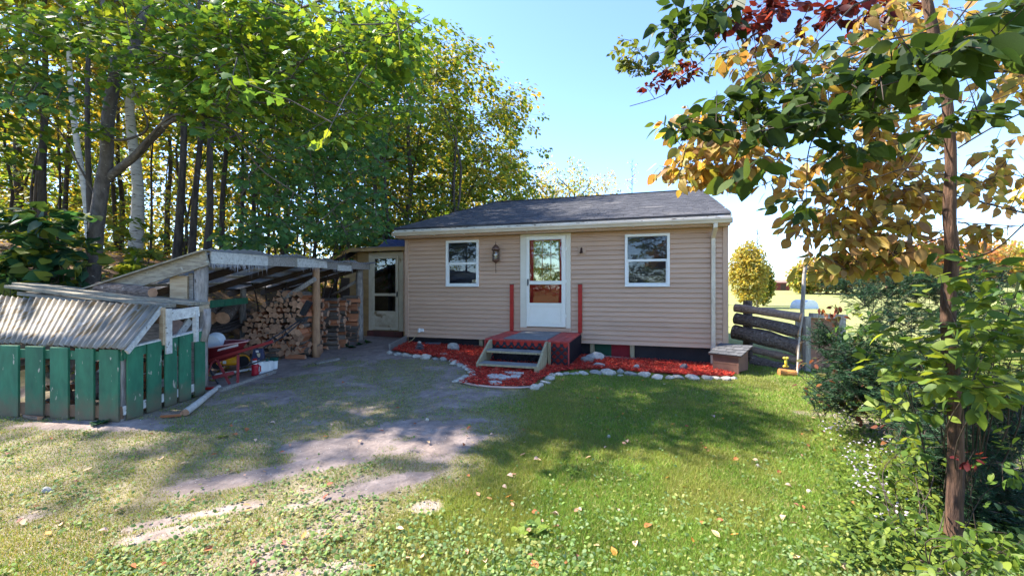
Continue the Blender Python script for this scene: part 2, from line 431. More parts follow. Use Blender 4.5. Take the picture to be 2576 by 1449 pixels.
def bare(x, y):
    v = np.zeros_like(np.asarray(x, float))
    wob = (fbm(x, y, 3.5, 4, 1) - 0.5) * 1.5
    for cx, cy, rx, ry, st, an in BARE:
        dx = x - cx; dy = y - cy
        u = dx * math.cos(an) + dy * math.sin(an); v_ = -dx * math.sin(an) + dy * math.cos(an)
        d = np.sqrt((u / rx) ** 2 + (v_ / ry) ** 2)
        v = np.maximum(v, st * (1 - S((d + wob - 0.55) / 0.75)))
    return v
def lush(x, y):
    edge = -0.55 + 0.16 * (y - 2.4) + (fbm(x, y, 1.3, 3, 3) - 0.5) * 1.5
    l = S((x - edge) / 0.8 + 0.5)
    return l
def grassy(x, y):
    l = lush(x, y)
    g = 0.60 + 0.40 * l + (fbm(x, y, 2.6, 4, 4) - 0.5) * (1.25 - 0.8 * l)
    leftgreen = S((-x - 1.2) / 1.0) * (1 - S((y - 4.8) / 0.8))
    g = g + 0.25 * leftgreen
    g = g * (1 - bare(x, y))
    g = g * (1 - S((y - 8.6) / 1.2) * S((-x - 0.2) / 1.0))          # path to the side door
    shed = S((-x - 3.7) / 0.4) * S((y - 6.3) / 0.5)
    g = g * (1 - shed)
    g = g * (1 - S((x - 3.0) / 1.2) * S((6.0 - y) / 1.0) * 0.6 * (1 - S((x - 4.8) / 0.8)))
    g = np.maximum(g, 0.9 * S((-x - 6.3) / 1.2) * S((7.5 - y) / 2))      # under the bushes on the right
    g = np.where(y < 1.2, np.maximum(g, 0.85), g)
    return np.clip(g, 0, 1)

GX, GY = np.meshgrid(gx, gy)
GZ = H(GX, GY)
soil_c = np.array([0.33, 0.265, 0.24]); soil_d = np.array([0.17, 0.13, 0.115]); under_c = np.array([0.12, 0.135, 0.045]); under_y = np.array([0.19, 0.17, 0.065])
floor_c = np.array([0.16, 0.10, 0.06]); floor_d = np.array([0.07, 0.045, 0.03]); field_c = np.array([0.25, 0.25, 0.10]); field_d = np.array([0.18, 0.205, 0.075])
g = grassy(GX, GY)[..., None]
n1 = fbm(GX, GY, 5.0, 4, 5)[..., None]; n2 = fbm(GX, GY, 0.25, 4, 6)[..., None]
soil = soil_c * n1 + soil_d * (1 - n1)
und = under_c * n1 + under_y * (1 - n1)
gs = S((g - 0.36) / 0.26) * np.clip(0.42 + 0.58 * lush(GX, GY)[..., None] + S((-GX - 6.0) / 1.5)[..., None], 0, 1)
c = soil * (1 - gs) + und * gs
forest = (S((-GX - 5.2) / 1.5) * S((GY - 5) / 2) + S((GY - 11.5) / 3) * S((-GX + 0.5) / 3.0) * (1 - S((GY - 60) / 20)))
forest = np.clip(forest, 0, 1)[..., None]
fl = floor_c * n1 + floor_d * (1 - n1)
c = c * (1 - forest) + fl * forest
fld = (S((GY - 10) / 4) * S((GX + 2) / 3))[..., None]
fc = field_c * n2 + field_d * (1 - n2)
c = c * (1 - fld) + fc * fld
ny, nx = GX.shape
V = np.stack([GX.ravel(), GY.ravel(), GZ.ravel()], 1)
ii = np.arange(ny * nx).reshape(ny, nx)
a_, b_, c_, d_ = ii[:-1, :-1].ravel(), ii[:-1, 1:].ravel(), ii[1:, 1:].ravel(), ii[1:, :-1].ravel()
T = np.concatenate([np.stack([a_, b_, c_], 1), np.stack([a_, c_, d_], 1)])
ground = link('ground', tri_mesh('ground', V, T, SOIL, c.reshape(-1, 3), smooth=True))
tag(ground, kind='structure')

# ------------------------------------------------------------------ mulch bed along the house
TH = R(17.2); UX, UY = math.cos(TH), -math.sin(TH)
def HL(s, n, z=0.0):
    """house coordinates (s along the front, n into the house) to the world"""
    return Vector((0.785 + s * UX + n * math.sin(TH), 9.7 + s * UY + n * math.cos(TH), z))
def HG(s, n, dz=0.0):
    p = HL(s, n); p.z = float(H(p.x, p.y)) + dz
    return p

outer_px = [(984, 884), (1020, 890), (1060, 896), (1110, 903), (1140, 915), (1170, 926), (1184, 940), (1180, 955), (1150, 966), (1190, 973), (1260, 977), (1340, 975),
            (1356, 962), (1375, 950), (1400, 940), (1450, 932), (1500, 932), (1560, 933), (1620, 940), (1700, 945), (1780, 949), (1850, 950)]
outer = [G(*p) for p in outer_px]
bed_poly = [(p.x, p.y) for p in outer]
for s_ in (3.78, 3.0, 2.0, 1.0, 0.0, -1.0, -2.0, -3.0, -3.6):
    p = HL(s_, 0.06); bed_poly.append((p.x, p.y))
def in_poly(x, y, poly):
    ins = np.zeros(np.shape(x), bool); j = len(poly) - 1
    for i in range(len(poly)):
        xi, yi = poly[i]; xj, yj = poly[j]
        cnd = ((yi > y) != (yj > y)) & (x < (xj - xi) * (y - yi) / (yj - yi + 1e-12) + xi)
        ins ^= cnd; j = i
    return ins
bx = np.arange(-3.4, 5.2, 0.05); by = np.arange(6.2, 11.2, 0.05)
BX, BY = np.meshgrid(bx, by)
ins = in_poly(BX, BY, bed_poly)
BZ = H(BX, BY) + 0.025 + (fbm(BX, BY, 6, 3, 1) - 0.5) * 0.05
ny, nx = BX.shape
ii = np.arange(ny * nx).reshape(ny, nx)
ok = (ins[:-1, :-1] & ins[:-1, 1:] & ins[1:, 1:] & ins[1:, :-1]).ravel()
a_, b_, c_, d_ = [q.ravel()[ok] for q in (ii[:-1, :-1], ii[:-1, 1:], ii[1:, 1:], ii[1:, :-1])]
T = np.concatenate([np.stack([a_, b_, c_], 1), np.stack([a_, c_, d_], 1)])
nn = fbm(BX, BY, 9, 3, 2).ravel()[:, None]
mc = np.array([0.26, 0.025, 0.012]) * nn + np.array([0.12, 0.012, 0.008]) * (1 - nn)
bed = link('mulch_bed', tri_mesh('mulch_bed', np.stack([BX.ravel(), BY.ravel(), BZ.ravel()], 1), T, MULCH, mc, smooth=True))
tag(bed, kind='structure')
# loose chips
N = 26000
px_ = rng.uniform(-3.4, 5.2, N * 4); py_ = rng.uniform(6.2, 11.2, N * 4)
k = in_poly(px_, py_, bed_poly); px_ = px_[k][:N]; py_ = py_[k][:N]; N = len(px_)
def chips(px_, py_, z, L, W, tilt, cols, thick=0.35):
    N = len(px_)
    a = rng.uniform(0, 2 * math.pi, N); t = rng.normal(0, tilt, N)
    d = np.stack([np.cos(a) * np.cos(t), np.sin(a) * np.cos(t), np.sin(t)], 1)
    s = np.stack([-np.sin(a), np.cos(a), rng.normal(0, 0.5, N)], 1); s /= np.linalg.norm(s, axis=1)[:, None]
    u = np.cross(d, s); u *= np.sign(u[:, 2:3])
    c0 = np.stack([px_, py_, z], 1)
    L = L[:, None]; W = W[:, None]
    V = np.stack([c0 - d * L, c0 + s * W, c0 + d * L, c0 - s * W, c0 + u * W * thick * 2], 1).reshape(-1, 3)
    T0 = np.array([[0, 3, 4], [3, 2, 4], [2, 1, 4], [1, 0, 4]])
    T = (np.arange(N)[:, None, None] * 5 + T0[None]).reshape(-1, 3)
    return V, T, np.repeat(cols, 5, 0)
pal = np.array([[0.52, 0.028, 0.020], [0.38, 0.022, 0.018], [0.60, 0.065, 0.03], [0.22, 0.015, 0.012], [0.50, 0.035, 0.025], [0.58, 0.13, 0.08]])
cols = pal[rng.integers(0, len(pal), N)] * rng.uniform(0.75, 1.25, (N, 1))
z = H(px_, py_) + 0.03 + rng.uniform(0.0, 0.035, N)
V, T, cc = chips(px_, py_, z, rng.uniform(0.012, 0.035, N), rng.uniform(0.004, 0.010, N), 0.35, cols)
mulch = link('mulch', tri_mesh('mulch', V, T, MULCH, cc))
tag(mulch, 'bright red shredded bark mulch spread along the foot of the house', 'mulch', kind='stuff')

# ------------------------------------------------------------------ grass, clover and weeds
def frustum_pts(N, y0, y1, pw, margin=1.12, xmax=None):
    u = rng.random(N)
    e = 1 - pw
    y = (y0 ** e + u * (y1 ** e - y0 ** e)) ** (1 / e)
    x = rng.uniform(-1, 1, N) * y * 1.2 * margin
    return x, y
def blades(x, y, hgt, wid, cols, lean=0.45):
    N = len(x)
    a = rng.uniform(0, 2 * math.pi, N); la = rng.uniform(0, 2 * math.pi, N); ln = np.abs(rng.normal(0, lean, N)) * hgt
    z = H(x, y) - 0.003
    b0 = np.stack([x - np.cos(a) * wid, y - np.sin(a) * wid, z], 1); b1 = np.stack([x + np.cos(a) * wid, y + np.sin(a) * wid, z], 1)
    tp = np.stack([x + np.cos(la) * ln, y + np.sin(la) * ln, z + hgt], 1)
    V = np.stack([b0, b1, tp], 1).reshape(-1, 3)
    T = np.arange(N * 3).reshape(-1, 3)
    return V, T, np.repeat(cols, 3, 0)
N = 1200000
x, y = frustum_pts(N, 1.8, 10.5, 1.7, 1.35)
g = grassy(x, y); l = lush(x, y)
keep = rng.random(N) < (S((g - 0.2) / 0.6) ** 1.1) * (0.50 + 0.50 * l)
keep &= ~in_poly(x, y, bed_poly)
rel = (x - 0.785) * math.sin(TH) + (y - 9.7) * math.cos(TH); along = (x - 0.785) * UX + (y - 9.7) * UY
keep &= ~((rel > 0) & (along > -3.7) & (along < 3.8))
keep &= ~((x < -4.3) & (y > 5.0) & (x > -7.6))
x, y, l, g = x[keep], y[keep], l[keep], g[keep]; N = len(x)
gc = np.array([[0.125, 0.235, 0.03], [0.17, 0.27, 0.04], [0.23, 0.28, 0.06], [0.36, 0.31, 0.13], [0.09, 0.17, 0.035], [0.26, 0.17, 0.09]])
pr_l = np.array([0.34, 0.30, 0.14, 0.07, 0.12, 0.03]); pr_s = np.array([0.14, 0.15, 0.18, 0.24, 0.14, 0.15])
r_ = rng.random(N)
il = np.searchsorted(np.cumsum(pr_l), r_ * 0.999); is_ = np.searchsorted(np.cumsum(pr_s), r_ * 0.999)
ci = np.where(rng.random(N) < l, il, is_)
pn = fbm(x, y, 1.8, 3, 7)[:, None]
cols = gc[ci] * (0.7 + 0.65 * pn) * rng.uniform(0.8, 1.2, (N, 1))
yel = S((fbm(x, y, 1.1, 3, 2) - 0.5) / 0.12)[:, None] * 0.4
cols = cols * (1 - yel) + np.array([0.30, 0.27, 0.08]) * yel * (0.7 + 0.5 * rng.random((N, 1)))
hgt = rng.uniform(0.018, 0.045, N) * (0.65 + 0.35 * l) * (0.6 + 0.5 * g)
wid = rng.uniform(0.0016, 0.0030, N) * np.clip(y / 3.2, 1, 2.4)
V, T, cc = blades(x, y, hgt, wid, cols, 0.8)
grass = link('grass', tri_mesh('grass', V, T, GRASSM, cc))
tag(grass, 'short green lawn grass, thinning to dry tufts on the bare dirt', 'grass', kind='stuff')

# clover and plantain leaves lying low in the grass
def discs(x, y, z, r, cols, tilt=0.5, asp=0.75):
    N = len(x)
    nrm = np.stack([rng.normal(0, tilt, N), rng.normal(0, tilt, N) - 0.25, np.ones(N)], 1); nrm /= np.linalg.norm(nrm, axis=1)[:, None]
    a = rng.uniform(0, 2 * math.pi, N); d = np.stack([np.cos(a), np.sin(a), np.zeros(N)], 1)
    d -= nrm * (d * nrm).sum(1)[:, None]; d /= np.linalg.norm(d, axis=1)[:, None]; s = np.cross(nrm, d)
    c0 = np.stack([x, y, z], 1); r = r[:, None]
    prof = [(-1.0, 0), (-0.45, 0.75), (0.35, 0.8), (1.0, 0), (0.35, -0.8), (-0.45, -0.75)]
    V = np.stack([c0 + d * r * p + s * r * q * asp - nrm * r * 0.25 * (p * p) for p, q in prof], 1).reshape(-1, 3)
    T0 = np.array([[0, 5, 1], [1, 5, 4], [1, 4, 2], [2, 4, 3]])
    return V, (np.arange(N)[:, None, None] * 6 + T0[None]).reshape(-1, 3), np.repeat(cols, 6, 0)
N = 60000
x, y = frustum_pts(N, 2.0, 7.5, 2.1)
wz = S((3.6 - y) / 1.4) * S((x + 1.9) / 1.2) * 0.9 + S((fbm(x, y, 1.6, 3, 5) - 0.50) / 0.12) * 0.5 * (1 - 0.5 * lush(x, y)) + 0.05
keep = (rng.random(N) < wz * (1 - bare(x, y)) * (0.35 + 0.65 * S((fbm(x, y, 4, 3, 3) - 0.4) / 0.2))) & ~in_poly(x, y, bed_poly) & ~((x < -4.3) & (y > 5.0))
x, y = x[keep], y[keep]; N = len(x)
pal = np.array([[0.13, 0.21, 0.07], [0.16, 0.25, 0.06], [0.19, 0.26, 0.12], [0.10, 0.17, 0.06], [0.25, 0.27, 0.08]])
cols = pal[rng.integers(0, 5, N)] * rng.uniform(0.8, 1.2, (N, 1))
V, T, cc = discs(x, y, H(x, y) + rng.uniform(0.008, 0.04, N), rng.uniform(0.008, 0.018, N), cols)
clover = link('clover', tri_mesh('clover', V, T, GRASSM, cc))
tag(clover, 'low round clover and weed leaves growing through the lawn', 'clover', kind='stuff')

# gravel and crumbs on the bare dirt
N = 16000
x, y = frustum_pts(N, 2.1, 9.5, 1.6)
keep = (rng.random(N) < bare(x, y) * 0.9 + 0.03) & ~in_poly(x, y, bed_poly) & (x > -4.3) & (x < 3)
x, y = x[keep], y[keep]; N = len(x)
cols = np.array([0.36, 0.33, 0.31])[None] * rng.uniform(0.45, 1.35, (N, 1))
V, T, cc = chips(x, y, H(x, y) - 0.001, rng.uniform(0.003, 0.009, N), rng.uniform(0.003, 0.007, N), 0.1, cols, 0.5)
gravel = link('gravel', tri_mesh('gravel', V, T, MULCH, cc))
tag(gravel, 'fine grey gravel scattered on the bare dirt of the yard', 'gravel', kind='stuff')
# ------------------------------------------------------------------ the house
house = empty('house', (0.785, 9.7, 0), -TH)
tag(house, 'single storey cottage with tan clapboard siding and grey shingle roof', 'house')
SL, SR = -3.63, 3.72
ZB, ZT = 0.378, 2.83
b = MB()
b.box(SL, SR, 0.03, 8.5, ZB + 0.01, ZT - 0.002)
# gable on the right end, up to the underside of the roof
b.add([(SR - 0.1, 0.03, ZT - 0.002), (SR - 0.1, 8.5, ZT - 0.002), (SR - 0.1, 4.25, 4.36), (SR, 0.03, ZT - 0.002), (SR, 8.5, ZT - 0.002), (SR, 4.25, 4.36)],
      [(0, 1, 2), (3, 5, 4), (0, 3, 4, 1), (1, 4, 5, 2), (2, 5, 3, 0)])
b.build('wall', M_siding, house)

OPEN = [(-2.50, -1.645, 1.63, 2.745), (1.72, 2.627, 1.626, 2.745), (-0.61, 0.553, 0.70, 2.83)]
NC = 24
ch = (ZT - ZB) / NC
def board(x0, x1, z0, z1, full=True):
    m = MB()
    t0, t1 = 0.028, 0.000
    f0 = 0.0 if full else 0
    vs = []
    for xx in (x0, x1):
        vs += [(xx, 0.028, z0), (xx, -t0 + 0.012, z0), (xx, -t0 + 0.012, z0 + 0.006), (xx, -t1 + 0.012, z1), (xx, 0.028, z1)]
    fs = [(0, 1, 2, 3, 4), (9, 8, 7, 6, 5)] + [(i, i + 5, (i + 1) % 5 + 5, (i + 1) % 5) for i in range(5)]
    m.add(vs, fs)
    return m
for k in range(NC):
    z0 = ZB + k * ch; z1 = z0 + ch - 0.0015
    cuts = sorted([(o[0], o[1], o[2], o[3]) for o in OPEN if o[2] < z1 and o[3] > z0])
    x = SL + 0.09
    for (a, c_, lo, hi) in cuts:
        board(x, a + 0.004, z0, z1).build('siding_board', M_siding, house)
        if lo > z0 + 0.012: board(a + 0.004, c_ - 0.004, z0, lo).build('siding_board', M_siding, house)
        if hi < z1 - 0.012: board(a + 0.004, c_ - 0.004, hi, z1).build('siding_board', M_siding, house)
        x = c_ - 0.004
    board(x, SR - 0.09, z0, z1).build('siding_board', M_siding, house)
MB().box(SL - 0.012, SL + 0.09, -0.024, 0.02, ZB - 0.01, ZT).box(SL - 0.012, SL + 0.029, 0.022, 0.12, ZB - 0.01, ZT).build('corner_trim', M_trim, house, bevel=0.004)
MB().box(SR - 0.09, SR + 0.012, -0.024, 0.02, ZB - 0.01, ZT).box(SR + 0.001, SR + 0.013, 0.022, 0.12, ZB - 0.01, ZT).build('corner_trim', M_trim, house, bevel=0.004)

# roof
SLr, SRr = -3.78, 3.745
def roof_pts(off):
    return [(SLr, -0.30, 3.06 - off), (SRr, -0.30, 3.06 - off), (SRr, 4.25, 4.51 - off), (-2.85, 4.25, 4.51 - off), (SRr, 8.80, 3.06 - off), (SLr, 8.80, 3.06 - off)]
b = MB(); up = roof_pts(0.012); lo = roof_pts(0.042)
b.add(up + lo, [(0, 1, 2, 3), (3, 2, 4, 5), (0, 3, 5), (6, 9, 8, 7), (9, 11, 10, 8), (6, 11, 9), (0, 6, 7, 1), (1, 7, 8, 2), (2, 8, 10, 4), (4, 10, 11, 5), (5, 11, 6, 0)])
roof = b.build('roof', M_shingle, house)
b = MB()
NR = 34
sl = math.hypot(4.55, 1.45)
for r in range(NR):
    t0 = r / NR; t1 = (r + 1) / NR + 0.004
    y0, z0 = -0.31 + 4.56 * t0, 3.057 + 1.453 * t0
    y1, z1 = -0.31 + 4.56 * min(t1, 1), 3.057 + 1.453 * min(t1, 1)
    xl = SLr + (0.93) * t0 - 0.01
    x = xl - random.random() * 0.3
    while x < SRr:
        x2 = x + 0.305
        a0, a1 = max(x + 0.004, xl), min(x2 - 0.004, SRr + 0.01)
        if a1 - a0 > 0.02:
            h = 0.007 + random.random() * 0.004
            j = random.uniform(-0.004, 0.004)
            b.add([(a0, y0 + j, z0 + h), (a1, y0 + j, z0 + h), (a1, y1, z1 + 0.001), (a0, y1, z1 + 0.001), (a0, y0 + j, z0 - 0.004), (a1, y0 + j, z0 - 0.004)],
                  [(0, 1, 2, 3), (4, 5, 1, 0), (0, 3, 4), (1, 5, 2)])
        x = x2
o = b.build('shingles', M_shingle, roof); o['kind'] = 'stuff'
MB().beam((-2.85, 4.25, 4.515), (SRr, 4.25, 4.515), 0.16, 0.02).build('ridge_cap', M_shingle, roof)
MB().box(SLr + 0.01, SRr - 0.005, -0.296, -0.27, 2.955, 3.017).box(SLr + 0.008, SLr + 0.03, -0.268, 0.5, 2.85, 3.017).build('fascia', M_fascia, house)
# right rake board
MB().beam((SRr - 0.012, -0.29, 2.98), (SRr - 0.012, 4.25, 4.43), 0.022, 0.13).beam((SRr - 0.012, 4.25, 4.43), (SRr - 0.012, 8.79, 2.98), 0.022, 0.13).build('rake_board', M_fascia, house)
MB().box(SLr + 0.03, SRr - 0.02, -0.262, 0.02, 2.832, 2.846).build('soffit', M_gutter, house)
MB().box(SLr + 0.02, SRr - 0.02, -0.270, -0.262, 2.825, 2.954).build('fascia_cover', M_trim, house)
# gutter: K profile
b = MB()
prof = [(-0.274, 2.955), (-0.274, 2.862), (-0.345, 2.862), (-0.365, 2.875), (-0.372, 2.905), (-0.392, 2.93), (-0.395, 2.957), (-0.387, 2.957), (-0.384, 2.934), (-0.366, 2.908), (-0.358, 2.88), (-0.34, 2.87), (-0.282, 2.87), (-0.282, 2.955)]
n = len(prof)
vs = [(SLr, p[0], p[1]) for p in prof] + [(SRr, p[0], p[1]) for p in prof]
b.add(vs, [(i, i + n, (i + 1) % n + n, (i + 1) % n) for i in range(n)])
for xx in (SLr, SRr):
    b.add([(xx, p[0], p[1]) for p in prof[:7]], [tuple(range(7))])
    b.box(xx - 0.003, xx + 0.003, -0.388, -0.278, 2.864, 2.952)
gut = b.build('gutter', M_gutter, house)
for i in range(10):
    xx = SLr + 0.35 + i * 0.76
    MB().box(xx, xx + 0.03, -0.36, -0.30, 2.850, 2.861).build('bracket', M_gutter, gut)
# downspout
b = MB()
b.beam((3.45, -0.33, 2.87), (3.45, -0.33, 2.78), 0.075, 0.055, up=(0, 1, 0)).beam((3.45, -0.34, 2.80), (3.45, -0.045, 2.62), 0.075, 0.055)
b.box(3.412, 3.488, -0.073, -0.018, 0.40, 2.66)
b.build('downspout', M_gutter, house, bevel=0.006)
MB().box(3.402, 3.498, -0.085, -0.012, -0.01, 0.42).box(3.398, 3.502, -0.15, -0.012, -0.03, 0.03).build('downspout_boot', M_gutter, house, bevel=0.006)

# windows
M_glass = glass_mat('window_glass', (0.92, 0.94, 0.96), 0.015, 0.0)
M_room = mat('unlit_room', (0.03, 0.03, 0.045), (0.02, 0.02, 0.03), 2, bump=0)
M_blind = mat('pulled_dark_blind', (0.035, 0.035, 0.05), (0.03, 0.03, 0.045), 4, (1, 1, 20), bump=0.1)
def window(x0, x1, z0, z1, parent, blind_half=True):
    fr = MB()
    t = 0.055
    fr.box(x0, x0 + t, -0.040, 0.05, z0 + t, z1 - t).box(x1 - t, x1, -0.040, 0.05, z0 + t, z1 - t).box(x0, x1, -0.040, 0.05, z1 - t, z1).box(x0, x1, -0.044, 0.05, z0, z0 + t)
    wdw = fr.build('window', M_white, parent, bevel=0.004)
    zm = (z0 + z1) / 2 + 0.0
    xi0, xi1 = x0 + t, x1 - t
    MB().box(xi0, xi1, -0.006, 0.035, zm - 0.025, zm + 0.025).box(xi0, xi0 + 0.022, -0.004, 0.033, z0 + t, zm - 0.025).box(xi1 - 0.022, xi1, -0.004, 0.033, z0 + t, zm - 0.025).box(xi0 + 0.022, xi1 - 0.022, -0.004, 0.033, z0 + t, z0 + t + 0.025).build('sash', M_white, wdw, bevel=0.003)
    MB().box(xi0, xi1, 0.014, 0.018, zm + 0.025, z1 - t).build('pane', M_glass, wdw)
    MB().box(xi0 + 0.02, xi1 - 0.02, 0.010, 0.014, z0 + t + 0.02, zm - 0.025).build('pane', M_glass, wdw)
    MB().box(xi0, xi1, 0.024, 0.029, z0 + t, z1 - t).build('unlit_room_plate', M_room, wdw)
    return wdw
# flat dark plates before the uncut wall stand in for the unlit rooms
window(-2.50, -1.645, 1.63, 2.745, house)
window(1.72, 2.627, 1.626, 2.745, house)

# door and its trim
b = MB()
b.box(-0.61, -0.462, -0.038, 0.029, 0.70, 2.827).box(0.449, 0.553, -0.038, 0.029, 0.70, 2.827).box(-0.462, 0.449, -0.038, 0.029, 2.775, 2.827)
b.build('door_frame', M_cream, house, bevel=0.004)
MB().box(-0.62, 0.563, -0.035, 0.028, 0.618, 0.699).build('door_sill', M_trim, house)
M_amber = mat('amber_muntin', (0.62, 0.36, 0.08), (0.5, 0.28, 0.06), 5, bump=0)
M_innerred = mat('red_inner_door', (0.50, 0.012, 0.010), (0.42, 0.010, 0.008), 3, rough=0.6, bump=0.05, spec=0.15)
dr = MB().box(-0.46, 0.447, 0.010, 0.027, 0.725, 2.77).build('inner_door', M_innerred, house)
b = MB()
gx0, gx1, gz0, gz1 = -0.30, 0.295, 1.72, 2.665
for i in range(4):
    xx = gx0 + (gx1 - gx0) * i / 3
    b.box(xx - 0.010, xx + 0.010, 0.000, 0.009, gz0, gz1)
for i in range(4):
    zz = gz0 + (gz1 - gz0) * i / 3
    for j in range(3):
        xa = gx0 + (gx1 - gx0) * j / 3 + 0.010; xb = gx0 + (gx1 - gx0) * (j + 1) / 3 - 0.010
        b.box(xa, xb, 0.000, 0.009, zz - 0.010, zz + 0.010)
b.build('muntin', M_amber, dr)
M_paneg = mat('door_lite', (0.42, 0.38, 0.22), (0.38, 0.34, 0.2), 3, rough=0.02, bump=0.02, spec=1.0, metal=0.85)  # yellow metallic base puts the reflection of sunlit leaves into the pane colour
for i in range(3):
    for j in range(3):
        xa = gx0 + (gx1 - gx0) * j / 3 + 0.011; xb = gx0 + (gx1 - gx0) * (j + 1) / 3 - 0.011
        za = gz0 + (gz1 - gz0) * i / 3 + 0.011; zb = gz0 + (gz1 - gz0) * (i + 1) / 3 - 0.011
        MB().box(xa, xb, 0.004, 0.0085, za, zb).build('pane', M_paneg, dr)
def storm_door(x0, x1, z0, z1, gx0, gx1, zs, parent, n0=0.0, handle_right=False, mwhite=None, mpanel=None):
    """zs: bottom of kick panel, top of kick panel, lower pane bottom, top, upper pane bottom, top"""
    b = MB(); f0, f1 = n0 - 0.055, n0 - 0.022
    b.box(x0, gx0, f0, f1, z0, z1).box(gx1, x1, f0, f1, z0, z1)
    for a, c_ in ((z0, zs[0]), (zs[1], zs[2]), (zs[3], zs[4]), (zs[5], z1)):
        b.box(gx0, gx1, f0, f1, a, c_)
    d = b.build('storm_door', mwhite, parent, bevel=0.004)
    MB().box(gx0, gx1, f0 + 0.012, f1 - 0.004, zs[0], zs[1]).box(gx0 + 0.02, gx1 - 0.02, f0 + 0.007, f0 + 0.012, zs[0] + 0.02, zs[1] - 0.02).build('kick_panel', mpanel or mwhite, d, bevel=0.003)
    MB().box(gx0, gx1, n0 - 0.040, n0 - 0.037, zs[2], zs[3]).build('pane', M_glass, d)
    MB().box(gx0, gx1, n0 - 0.040, n0 - 0.037, zs[4], zs[5]).build('pane', M_glass, d)
    hx = (x1 - 0.03) if handle_right else (x0 + 0.035)
    hz = (zs[3] + zs[4]) / 2
    MB().tube([(hx, f0 - 0.002, hz + 0.075), (hx, f0 - 0.035, hz + 0.07), (hx, f0 - 0.04, hz), (hx, f0 - 0.035, hz - 0.06), (hx, f0 - 0.002, hz - 0.065)], 0.010, 8).box(hx - 0.016, hx + 0.016, f0 - 0.006, f0 + 0.001, hz - 0.05, hz + 0.085).build('handle', M_black, d)
    hgx = (x0 - 0.010) if handle_right else (x1 + 0.010)
    for hz in (z0 + 0.25, (z0 + z1) / 2, z1 - 0.3):
        MB().box(hgx - 0.012, hgx + 0.012, f0 - 0.004, f0 + 0.008, hz - 0.035, hz + 0.035).build('hinge', mwhite, d)
    return d
M_dwhite = mat('white_door', (0.80, 0.76, 0.68), (0.76, 0.72, 0.63), 3, rough=0.4, bump=0.04)
storm_door(-0.458, 0.445, 0.725, 2.77, -0.392, 0.353, (0.80, 1.18, 1.26, 1.68, 1.76, 2.69), house, 0.0, False, M_dwhite)

# black skirting below the siding, with short posts and coloured panels between
b = MB()
for (a, c_) in ((-3.60, -1.66), (-1.56, -0.98), (-0.98, 0.98), (1.92, 3.70)):
    b.box(a, c_, 0.10, 0.13, -0.15, 0.375)
b.build('skirting', M_dark, house)
MB().box(1.06, 1.43, 0.10, 0.13, -0.1, 0.375).build('skirting_panel', mat('dark_green_panel', (0.012, 0.06, 0.035), None, 4, bump=0.05), house)
MB().box(1.43, 1.82, 0.10, 0.13, -0.1, 0.375).build('skirting_panel', mat('dark_red_panel', (0.22, 0.012, 0.02), None, 4, bump=0.05), house)
for s_ in (-1.61, 1.02, 1.87):
    b_ = MB().box(s_ - 0.045, s_ + 0.045, 0.03, 0.098, -0.1, 0.377)
    b_.build('pier', M_ptwood, house)
MB().beam((1.05, -0.02, 0.075), (1.95, -0.02, 0.045), 0.06, 0.12).build('ground_board', M_grey, house)
MB().beam((-1.75, -0.02, 0.185), (-1.02, -0.02, 0.165), 0.06, 0.10).build('ground_board', mat('brown_board', (0.17, 0.09, 0.06), None, 5, (1, 6, 6)), house)

# ------------------------------------------------------------------ side entry annex
annex = empty('entry_annex', (0.785, 9.7, 0), -TH)
tag(annex, 'small plywood side entry with low grey roof, left of the cottage', 'annex')
NA = 0.79
b = MB()
zt = 2.62
pts = [(-6.10, 0.18), (-3.645, 0.18), (-3.645, zt), (-5.60, zt), (-6.10, 2.38)]
def extr(pts, y0, y1):
    n = len(pts)
    vs = [(p[0], y0, p[1]) for p in pts] + [(p[0], y1, p[1]) for p in pts]
    return vs, [tuple(range(n)), tuple(range(2 * n - 1, n - 1, -1))] + [(i + n, (i + 1) % n + n, (i + 1) % n, i) for i in range(n)]
dx0, dx1, dz0, dz1 = -5.265, -4.175, 0.42, 2.59
b.add(*extr([(-6.10, 0.12), (dx0 + 0.05, 0.12), (dx0 + 0.05, zt), (-5.60, zt), (-6.10, 2.38)], NA, NA + 0.06))
b.add(*extr([(dx1 - 0.05, 0.12), (-3.645, 0.12), (-3.645, zt), (dx1 - 0.05, zt)], NA, NA + 0.06))
b.box(dx0 + 0.05, dx1 - 0.05, NA, NA + 0.06, 0.12, 0.42)
b.box(-6.10, -6.04, NA + 0.061, 4.0, 0.12, 2.38).box(-6.04, -3.645, 3.94, 4.0, 0.12, 2.6).box(-6.04, -3.645, NA + 0.061, 3.939, 0.3, 0.36)
b.build('wall', M_ply, annex)
MB().box(-5.68, -5.665, NA - 0.006, NA - 0.001, 0.2, zt - 0.02).build('batten', M_dark, annex)
MB().box(-6.09, dx0 - 0.01, NA - 0.012, NA - 0.001, 1.585, 1.60).build('batten', M_ply, annex)
